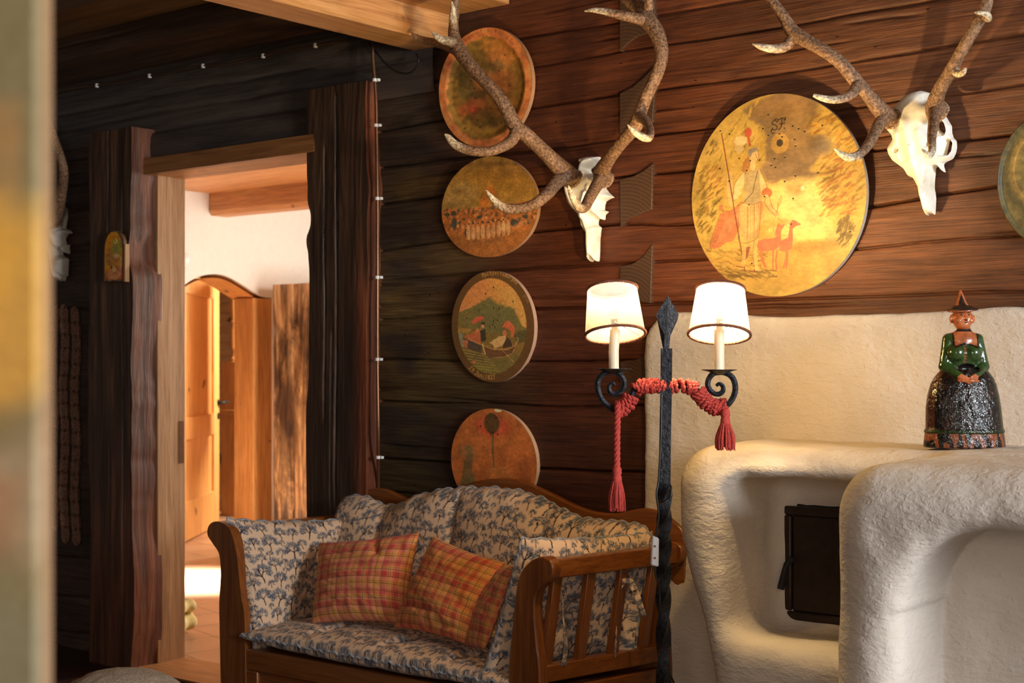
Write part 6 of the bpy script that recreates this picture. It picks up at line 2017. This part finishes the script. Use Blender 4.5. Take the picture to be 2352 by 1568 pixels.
def c_head(x, y, z):
    c = np.tile(TER * 1.05, (len(x), 1))
    for s_ in (-1, 1):
        c[(np.hypot((x + 16 - s_ * 30) / 12, (z - 1086) / 6) < 1) & (y < -40)] = BLK * 2
        c[(np.hypot((x + 16 - s_ * 30) / 20, (z - 1102) / 4) < 1) & (y < -30)] = BRN * .6
    c[(np.hypot((x + 14) / 12, (z - 1043) / 6) < 1) & (y < -70)] = BLK * 2
    c[(np.hypot((x + 14) / 22, (z - 1022) / 5) < 1) & (y < -60)] = BRN * .6
    c[(y > 20)] = BLK
    return c


solid('head', f_head, (-140, -120, 950), (100, 110, 1170), 4.5, c_head)


def f_hat(X, Y, Z):
    zb = 1120 + 0.10 * Y + 8 * np.sin(X * 0.012)
    R = np.hypot((X + 18) / 130, Y / 118)
    d = smax((R - 1) * 115, np.abs(Z - zb - 10 * R) - 9, 8)
    d = smin(d, sd_ell(X, Y, Z, (-14, 4, 1138), (96, 84, 34)), 18)
    d = smin(d, sd_cap(X, Y, Z, (-22, 8, 1150), (-32, 8, 1285), 58, 13), 26)
    return d


def c_hat(x, y, z):
    c = np.tile(BLK * 1.3 + BRN * 0.12, (len(x), 1))
    m = (y < 0) & (z > 1165) & (np.abs(np.abs(x + 30) - (1300 - z) * 0.30 - 3) < 13)
    c[m] = TER * 0.95
    c[(z < 1122) & (y < 0)] = TER * 0.6
    c[z > 1285] = TER * 0.8
    return c


solid('hat', f_hat, (-180, -150, 1085), (150, 150, 1312), 5.0, c_hat)

# ------------------------------------------------------------------ chains on the left wall
M['rust'] = plain('rusty chain steel', (0.26, 0.135, 0.085), 0.55, 0.3, bump=0.6, bs=90, var=0.5)
for (label, cat, runs) in (('rusty roller chain hung in two long strands beside the left door post', 'chain', [(150, 705, 1262, 0.0), (175, 702, 1256, 0.5)]),
                           ('dark strand of chain behind the blurred screen, left of the double chain', 'chain', [(127, 705, 1235, 0.2)])):
    top = P(runs[0][0], 705, -0.02)
    ch = thing('roller_chain', (top[0], 0, P(150, 1260, 0)[2]), label, cat)
    for (px, y0, y1, ph) in runs:
        for ln in range(200):
            pitch = 31.5
            py = y0 + (ln + ph * 0.5) * pitch
            if py + pitch > y1: break
            wob = 2.5 * math.sin(ln * 0.9 + px)
            a, b = P(px + wob, py, -0.042), P(px + 2.5 * math.sin((ln + 1) * 0.9 + px), py + pitch, -0.042)
            mb = MB()
            R = 0.025
            for o_ in ((-0.016, 0.0) if ln % 2 else (-0.011, -0.005)):
                # figure-eight plate, seen half from the side
                tdir = (a - b) / np.linalg.norm(a - b); sd = np.array((0.85, 0.53, 0))
                L = np.linalg.norm(a - b)
                aa = np.linspace(0, 2 * np.pi, 22, endpoint=False)
                prof = [(R * math.cos(t_) * (0.80 + 0.20 * abs(math.sin(t_))), (L / 2 + R * 0.55) * math.sin(t_)) for t_ in aa]
                mb.prism([(a + b) / 2 + sd * u_ + tdir * v_ + np.array((-0.53, 0.85, 0)) * o_ for u_, v_ in prof], np.array((-0.53, 0.85, 0)) * 0.0045)
            for e_ in (a, b):
                n_ = np.array((-0.53, 0.85, 0)); mb.tube(np.array([e_ - n_ * 0.021, e_ - n_ * 0.004, e_ + n_ * 0.008]), 0.0075, 10)
            mb.build('link', M['rust'], ch)

# ------------------------------------------------------------------ small icon on the left post
yi = -0.142
ic = thing('painted_icon', P(262, 646, yi), 'small arched icon on gold ground hanging by a wire from the left door post', 'icon')
io = [(238, 646), (238, 590), (240, 565), (246, 545), (254, 534), (263, 530), (273, 533), (280, 541), (284, 553), (284, 646)]
pts_o = spline(np.array([P(a, b, yi - 0.016) for a, b in io[1:-1]]), 40)
pts_o = np.vstack([[P(238, 646, yi - 0.016)], pts_o, [P(284, 646, yi - 0.016)]])
mb = MB(); mb.prism(pts_o, (0, 0.018, 0)); mb.build('board', M['oldpost'], ic, bevel=0.001)
icv = Canvas(60, 130, (176, 108, 20), 4)
icv.ell(30, 108, 30, 26, (120, 62, 30), .9, 10, 5); icv.ell(22, 62, 15, 24, (138, 92, 40), .9, 4, 4); icv.ell(30, 38, 12, 20, (112, 104, 44), .9, 4, 4, 6); icv.ell(24, 100, 18, 14, (170, 110, 70), .8, 6, 4); icv.ell(44, 96, 8, 12, (190, 70, 36), .8, 5, 3)
icv.line([(40, 60), (38, 100)], 3, (176, 140, 110), .8); icv.ell(28, 24, 4, 6, (220, 180, 90), .8, 2); icv.line([(24, 18), (30, 30)], 1.5, (80, 50, 20)); icv.ell(24, 88, 5, 6, (190, 130, 80)); icv.ell(18, 84, 3, 3, (80, 50, 30)); icv.ell(30, 128, 40, 10, (90, 40, 22), .8, 6); icv.ell(30, 58, 7, 6, (200, 150, 100), .8, 3)
icv.mottle(0.25, 7, 3)
nu, nv = 70, 120
G = np.zeros((nu, nv, 3)); C = np.zeros((nu, nv, 3))
for j, f in enumerate(np.linspace(0.02, 0.985, nv)):
    py = 645 - f * 114
    half = 22.0 if py > 575 else 22.0 * math.sqrt(max(0.0, 1 - ((575 - py) / 45.0) ** 2))
    for i, g in enumerate(np.linspace(-1, 1, nu)):
        px = 261 + g * max(half - 1.5, 0.5)
        G[i, j] = P(px, py, yi - 0.0175); C[i, j] = (px - 238, py - 530, 0)
cc_ = icv.sample(C[..., 0], C[..., 1]) * 2.2
mb = MB(); mb.grid(G, col=np.clip(cc_, 0, .9).reshape(-1, 3)); mb.build('painting', M['paint'], ic, usecol=True)
mb = MB(); a_, b_ = P(285, 560, yi - 0.016), P(285, 647, yi - 0.016)
mb.box((a_[0] + 0.001, yi - 0.020, b_[2]), (a_[0] + 0.014, yi + 0.002, a_[2])); mb.build('side_wing', M['pinez'], ic, bevel=0.001)
mb = MB(); mb.tube([P(261, 532, yi - 0.010), P(258, 500, yi), P(257, 320, yi)], 0.0012, 6); mb.build('wire', M['brass'], ic)

# ------------------------------------------------------------------ pipe, cables
pp = [(856, 98), (857, 140), (861, 185), (864, 240), (865, 300), (867, 460), (867, 640), (867, 830), (869, 1000), (869, 1120), (870, 1250), (870, 1400)]
yp = -0.066
pipe_p = spline([P(a, b, yp if b < 1050 else -0.012) for a, b in pp], 120)
pipe_p[:, 2] = np.maximum(pipe_p[:, 2], 0.02)
pipe = thing('copper_pipe', P(870, 1250, yp), 'thin copper pipe clipped down the right edge of the dark door post', 'pipe')
mb = MB(); mb.tube(pipe_p, 0.0066, 10); mb.build('tube', M['brass'], pipe)
for px, py in [(861, 184), (864, 288), (867, 456), (867, 637), (867, 825), (869, 1050)]:
    q = P(px, py, yp); mb = MB()
    mb.tube(np.array([q + (0, 0, -0.006), q, q + (0, 0, 0.006)]), 0.0098, 12); mb.box(q + (0.004, -0.002, -0.005), q + (0.018, 0.012, 0.005)); mb.build('clip', M['white'], pipe, bevel=0.001)
cl = [(100, 217), (160, 204), (223, 196), (285, 188), (344, 174), (405, 163), (467, 151), (535, 146), (605, 128), (665, 116), (725, 104), (800, 92)]
yc_ = -0.052
cab_o = thing('ceiling_cable', P(467, 151, yc_), 'brown cable held by white clips along the top of the dark tie beam', 'cable')
mb = MB(); mb.tube(spline([P(a, b, yc_) for a, b in cl], 120), 0.0045, 8); mb.build('wire', M['ceilbeam'], cab_o)
for px, py in [(223, 196), (344, 174), (467, 151), (605, 128), (725, 104)]:
    q = P(px, py, yc_); mb = MB(); mb.box(q + (-0.006, -0.008, -0.010), q + (0.006, 0.006, 0.008)); mb.build('clip', M['white'], cab_o, bevel=0.002)
wl = [(848, 100), (868, 125), (892, 152), (918, 167), (942, 167), (957, 152), (962, 135), (955, 122)]
mb = MB(); mb.tube(spline([P(a, b, -0.05) for a, b in wl], 60), 0.0034, 8)
tag(mb.build('black_cable', M['black']), 'loose black cable looping below the end of the pale pine beam', 'cable')

# ------------------------------------------------------------------ furniture seen through the doorway
# panelled pine door leaf standing open
A_ = np.array((-8.607, 2.847, 0.0)); B_ = np.array((-9.275, 3.695, 0.0))
dv = (B_ - A_); Lw = np.linalg.norm(dv); dv /= Lw
A_ = B_ - dv * 1.35; Lw = 1.35
nv_ = np.array((dv[1], -dv[0], 0))
if np.dot(nv_, np.array((0, -CAM_D, 0)) - A_) < 0: nv_ = -nv_
zt = 2.15
leaf = thing('pine_door', A_, 'open honey-coloured panelled pine door in the room behind the hall', 'door')
dlp = lambda s, z, o: A_ + dv * s + nv_ * o + UP * z
mb = MB()


def dbox(mb, s0, s1, z0, z1, o0, o1):
    mb.hexa([dlp(s0, z0, o0), dlp(s1, z0, o0), dlp(s1, z0, o1), dlp(s0, z0, o1)], [dlp(s0, z1, o0), dlp(s1, z1, o0), dlp(s1, z1, o1), dlp(s0, z1, o1)])


dbox(mb, Lw - 0.20, Lw, 0.005, zt, 0, 0.045); dbox(mb, 0, 0.2, 0.005, zt, 0, 0.045)
for z0, z1 in ((0.005, 0.30), (0.76, 0.93), (1.86, zt)): dbox(mb, 0.2005, Lw - 0.2005, z0, z1, 0, 0.0449)
mb.build('frame', M['honey'], leaf, bevel=0.006)
mb = MB(); dbox(mb, 0.19, Lw - 0.19, 0.29, 0.77, 0.005, 0.026); mb.build('panel', M['honey'], leaf, bevel=0.004)
mb = MB(); dbox(mb, 0.19, Lw - 0.19, 0.92, 1.87, 0.005, 0.026); mb.build('panel', M['honey'], leaf, bevel=0.004)
mb = MB(); hz = 1.35 - 95 * 11.6 / F
mb.tube([dlp(Lw - 0.06, hz, 0.045), dlp(Lw - 0.06, hz, 0.052)], 0.028, 14); mb.tube(spline([dlp(Lw - 0.06, hz, 0.05), dlp(Lw - 0.06, hz, 0.085), dlp(Lw - 0.01, hz + .005, 0.10), dlp(Lw + 0.08, hz, 0.10)], 16), 0.013, 8)
mb.build('handle', M['iron'], leaf)
mb = MB(); mb.tube([dlp(Lw - 0.06, hz - 0.11, 0.045), dlp(Lw - 0.06, hz - 0.11, 0.053)], 0.028, 14); mb.build('keyhole_plate', M['iron'], leaf)
# bunk bed
yb = 4.2
bx = lambda px: P(px, 900, yb)[0]
bz = lambda py, px=525: P(px, py, yb)[2]
bed = thing('bunk_bed', (bx(525), yb, 0), 'pine bed with turned corner post seen far through the doorway', 'bed')
mb = MB(); zq = bz(830)
mb.box((bx(507), yb, 0.0), (bx(541), yb + 0.10, zq)); mb.build('corner_post', M['honey'], bed, bevel=0.006)
mb = MB(); h_ = bz(668) - zq
mb.lathe([(0.040, 0), (0.048, h_ * .04), (0.032, h_ * .08), (0.030, h_ * .14), (0.046, h_ * .2), (0.046, h_ * .45), (0.034, h_ * .52), (0.050, h_ * .56), (0.034, h_ * .6), (0.046, h_ * .72), (0.046, h_ * .88), (0.03, h_ * .95), (0.045, h_), (0, h_ * 1.02)], ((bx(531)), yb + 0.05, zq), 16)
mb.build('turned_post', M['honey'], bed)
mb = MB(); mb.box((bx(488), yb - 0.02, bz(953)), (bx(548), yb + 0.12, bz(941))); mb.build('rail', M['honey'], bed, bevel=0.004)
mb = MB(); mb.box((bx(440), yb + 0.02, bz(1140)), (bx(507) - 0.002, yb + 0.08, bz(1068))); mb.build('side_board', M['honey'], bed, bevel=0.004)
M['green'] = plain('green cushion cloth', (0.055, 0.095, 0.055), 0.9, bump=0.3)
M['pink'] = plain('pink bedding', (0.75, 0.36, 0.22), 0.9, bump=0.4, bs=14)
V, Q = surfnet(lambda X, Y, Z: sd_box(X, Y, Z, (bx(440), yb + 0.01, bz(1067)), (bx(505), yb + 0.16, bz(1042)), 0.04), (bx(440) - .1, yb - .1, bz(1068) - .1), (bx(518) + .1, yb + .7, bz(1040) + .1), 0.02)
tag(mesh('seat_pad', V, Q, M['green']), 'dark green pad lying on the side board of the far bed', 'pad')
xq0, xq1 = P(538, 1000, 4.5)[0], P(600, 1000, 4.5)[0]
zq2 = lambda py: P(555, py, 4.5)[2]
V, Q = surfnet(lambda X, Y, Z: sd_box(X, Y, Z, (xq0, 4.5, zq2(1045)), (xq1, 5.4, zq2(1000)), 0.06) - 0.02 * (fbm(X * 6, Z * 6 + Y * 4, 3, 3) - 0.5), (xq0 - .1, 4.4, zq2(1045) - .1), (xq1 + .1, 5.5, zq2(1000) + .1), 0.025)
tag(mesh('bedding', V, Q, M['pink']), 'folded salmon pink bedding on the green couch far through the doorway', 'bedding')
cz = thing('green_couch', (xq0 + 0.3, 4.9, 0), 'green upholstered couch on thin legs far through the doorway', 'couch')
V, Q = surfnet(lambda X, Y, Z: sd_box(X, Y, Z, (xq0 + 0.02, 4.48, zq2(1103)), (xq1, 5.45, zq2(1045) - 0.012), 0.03), (xq0 - .1, 4.35, zq2(1103) - .1), (xq1 + .1, 5.55, zq2(1045) + .1), 0.025)
mesh('upholstery', V, Q, M['green'], cz)
for sx in (xq0 + 0.08, xq1 - 0.1):
    mb = MB(); mb.tube([(sx, 4.56, 0.0), (sx, 4.56, zq2(1100))], 0.016, 10); mb.build('leg', M['iron'], cz)
# boarded wall and glazed cabinet behind
for i in range(1): pass
mb = MB()
for i in range(22):
    z0 = i * 0.125
    mb.box((-13.5, 6.3 + (i % 2) * 0.003, z0), (-8.0, 6.36, z0 + 0.121))
o = mb.build('wall_bedroom', M['pinex'], smooth=False); o['kind'] = 'structure'
yc2 = 3.55
cab2 = thing('wall_cabinet', (P(575, 900, yc2)[0], yc2, P(575, 955, yc2)[2]), 'pine cupboard with a narrow grey pane behind the arch of the hall', 'cupboard')
cx_ = lambda px: P(px, 800, yc2)[0]
cz_ = lambda py: P(570, py, yc2)[2]
mb = MB()
mb.box((cx_(546), yc2, cz_(955)), (cx_(556), yc2 + 0.25, cz_(640))); mb.box((cx_(569), yc2, cz_(955)), (cx_(640), yc2 + 0.25, cz_(640)))
mb.box((cx_(556) + .001, yc2, cz_(955)), (cx_(569) - .001, yc2 + 0.25, cz_(885))); mb.box((cx_(556) + .001, yc2, cz_(690)), (cx_(569) - .001, yc2 + 0.25, cz_(640)))
mb.build('frame', M['honey'], cab2, bevel=0.003)
M['greypane'] = plain('grey pane', (0.32, 0.30, 0.31), 0.25, var=0.05)
mb = MB(); mb.box((cx_(556) - .003, yc2 + 0.03, cz_(886)), (cx_(569) + .003, yc2 + 0.04, cz_(689))); mb.build('pane', M['greypane'], cab2)
# small yellow cushion on the hall floor beside the jamb, white lamp on the hall wall
V, Q = surfnet(lambda X, Y, Z: smin(sd_ell(X, Y, Z, (P(396, 1440, .5)[0], 0.5, 0.055), (0.085, 0.12, 0.055)), sd_ell(X, Y, Z, (P(398, 1420, .5)[0], 0.5, 0.135), (0.075, 0.11, 0.045)), 0.01) + 0.008 * np.sin(Y * 60), (P(396, 1440, .5)[0] - .14, .3, -0.02), (P(396, 1440, .5)[0] + .14, .7, .22), 0.01)
M['yellowcloth'] = plain('cream yellow cloth', (0.72, 0.58, 0.25), 0.9, bump=0.4, bs=30)
tag(mesh('folded_cloth', V, Q, M['yellowcloth']), 'cream and yellow cloth folded on the hall floor behind the door jamb', 'cloth')
hl = thing('hall_lamp', PX(418, 610, XW), 'small white lamp on the hall wall just right of the pine jamb', 'lamp')
q = PX(406, 600, XW)
mb = MB(); mb.lathe([(0.02, -0.05), (0.045, -0.02), (0.05, 0.02), (0.035, 0.05)], q + (0.07, 0, 0), 20); mb.build('lamp_shade', M['white'], hl)
mb = MB(); mb.tube([q + (0.0, 0, -0.03), q + (0.05, 0, -0.03), q + (0.07, 0, -0.04)], 0.008, 8); mb.build('bracket', M['brass'], hl)

# ------------------------------------------------------------------ near things: wool-covered stool, painted panel
M['wool'] = plain('cream wool', (0.50, 0.41, 0.31), 0.95, spec=0.1, bump=1.0, bs=130, var=0.25, bdist=0.01)
sc_ = PT(285, 1560, 4.6); stx, sty = sc_[0], sc_[1]
zt_ = CAM_H + (HOR - 1546) * 4.55 / F
st = thing('wool_stool', (stx, sty, 0), 'low stool with a cream wool cover in front of the doorway', 'stool')
V, Q = surfnet(lambda X, Y, Z: sd_ell(X, Y, Z, (stx, sty, zt_ - 0.09), (0.21, 0.19, 0.09)) + 0.006 * (fbm(X * 40, Y * 40 + Z * 30, 3, 2) - 0.5), (stx - .26, sty - .26, zt_ - 0.22), (stx + .26, sty + .26, zt_ + 0.04), 0.009)
mesh('wool_cover', V, Q, M['wool'], st)
for a in (0.7, 2.3, 3.9, 5.4):
    mb = MB(); mb.tube([(stx + 0.10 * math.cos(a), sty + 0.10 * math.sin(a), zt_ - 0.12), (stx + 0.15 * math.cos(a), sty + 0.15 * math.sin(a), 0.002)], [0.02, 0.014], 10); mb.build('leg', M['honey'], st)

pn = np.array((*PT(74, 900, 0.86)[:2], 0))
pc = Canvas(260, 900, (150, 138, 100), 2)
pr_ = np.random.default_rng(4)
for k in range(90):
    pc.ell(pr_.uniform(0, 260), pr_.uniform(0, 900), pr_.uniform(5, 30), pr_.uniform(10, 60), [(176, 140, 84), (136, 136, 96), (170, 126, 84), (160, 148, 104), (176, 156, 104)][k % 5], .5, 20, 12, 20, seed=k)
for (x, y, a, b, c_) in [(232, 270, 30, 24, (146, 136, 98)), (230, 301, 5, 9, (214, 150, 84)), (229, 338, 18, 25, (246, 186, 84)), (226, 330, 8, 14, (255, 196, 80)), (238, 385, 20, 14, (188, 168, 134)), (229, 391, 4, 9, (204, 118, 78)), (232, 424, 30, 16, (150, 142, 112)), (216, 310, 6, 10, (200, 120, 76)), (205, 345, 9, 20, (190, 150, 80)), (140, 300, 40, 60, (206, 150, 80)), (120, 480, 50, 110, (220, 160, 66)), (150, 640, 36, 80, (196, 92, 60))]:
    pc.ell(x, y, a, b, c_, .85, 6, 3, 10)
pan = thing('painted_screen', pn, 'pale wooden screen with faded flower painting, blurred at the left edge', 'screen')
d_ = np.array((-0.90, -0.43, 0.0)); d_ /= np.linalg.norm(d_)                       # runs away to the left
e_ = np.array((d_[1], -d_[0], 0)); e_ = e_ if np.dot(e_, FV) > 0 else -e_
nu, nv = 30, 160
PW, PH = 0.42, 2.25
u_, v_ = np.meshgrid(np.linspace(0, PW, nu), np.linspace(0, PH, nv), indexing='ij')
G = pn + d_ * u_[..., None] + UP * v_[..., None]
C = pc.sample((0.26 - u_ * 0.62) / 0.26 * 200 + 40, (PH - v_) / PH * 880) * 0.78
G2 = np.concatenate([G[::-1], (pn + e_ * 0.022 + d_ * u_[..., None] + UP * v_[..., None])], 0)
edgec = np.array((0.36, 0.20, 0.10))
C2 = np.concatenate([C[::-1], np.tile(edgec, (nu, nv, 1))], 0)
mb = MB(); mb.grid(G2, cu=True, col=C2.reshape(-1, 3)); mb.build('board', M['paint'], pan, usecol=True)
mb = MB(); a0 = pn + e_ * 0.011
mb.beam(a0 + d_ * 0.05 - e_ * 0.12 + UP * 0.02, a0 + d_ * 0.05 + e_ * 0.12 + UP * 0.02, 0.05, 0.04); mb.build('foot', M['honey'], pan, bevel=0.004)
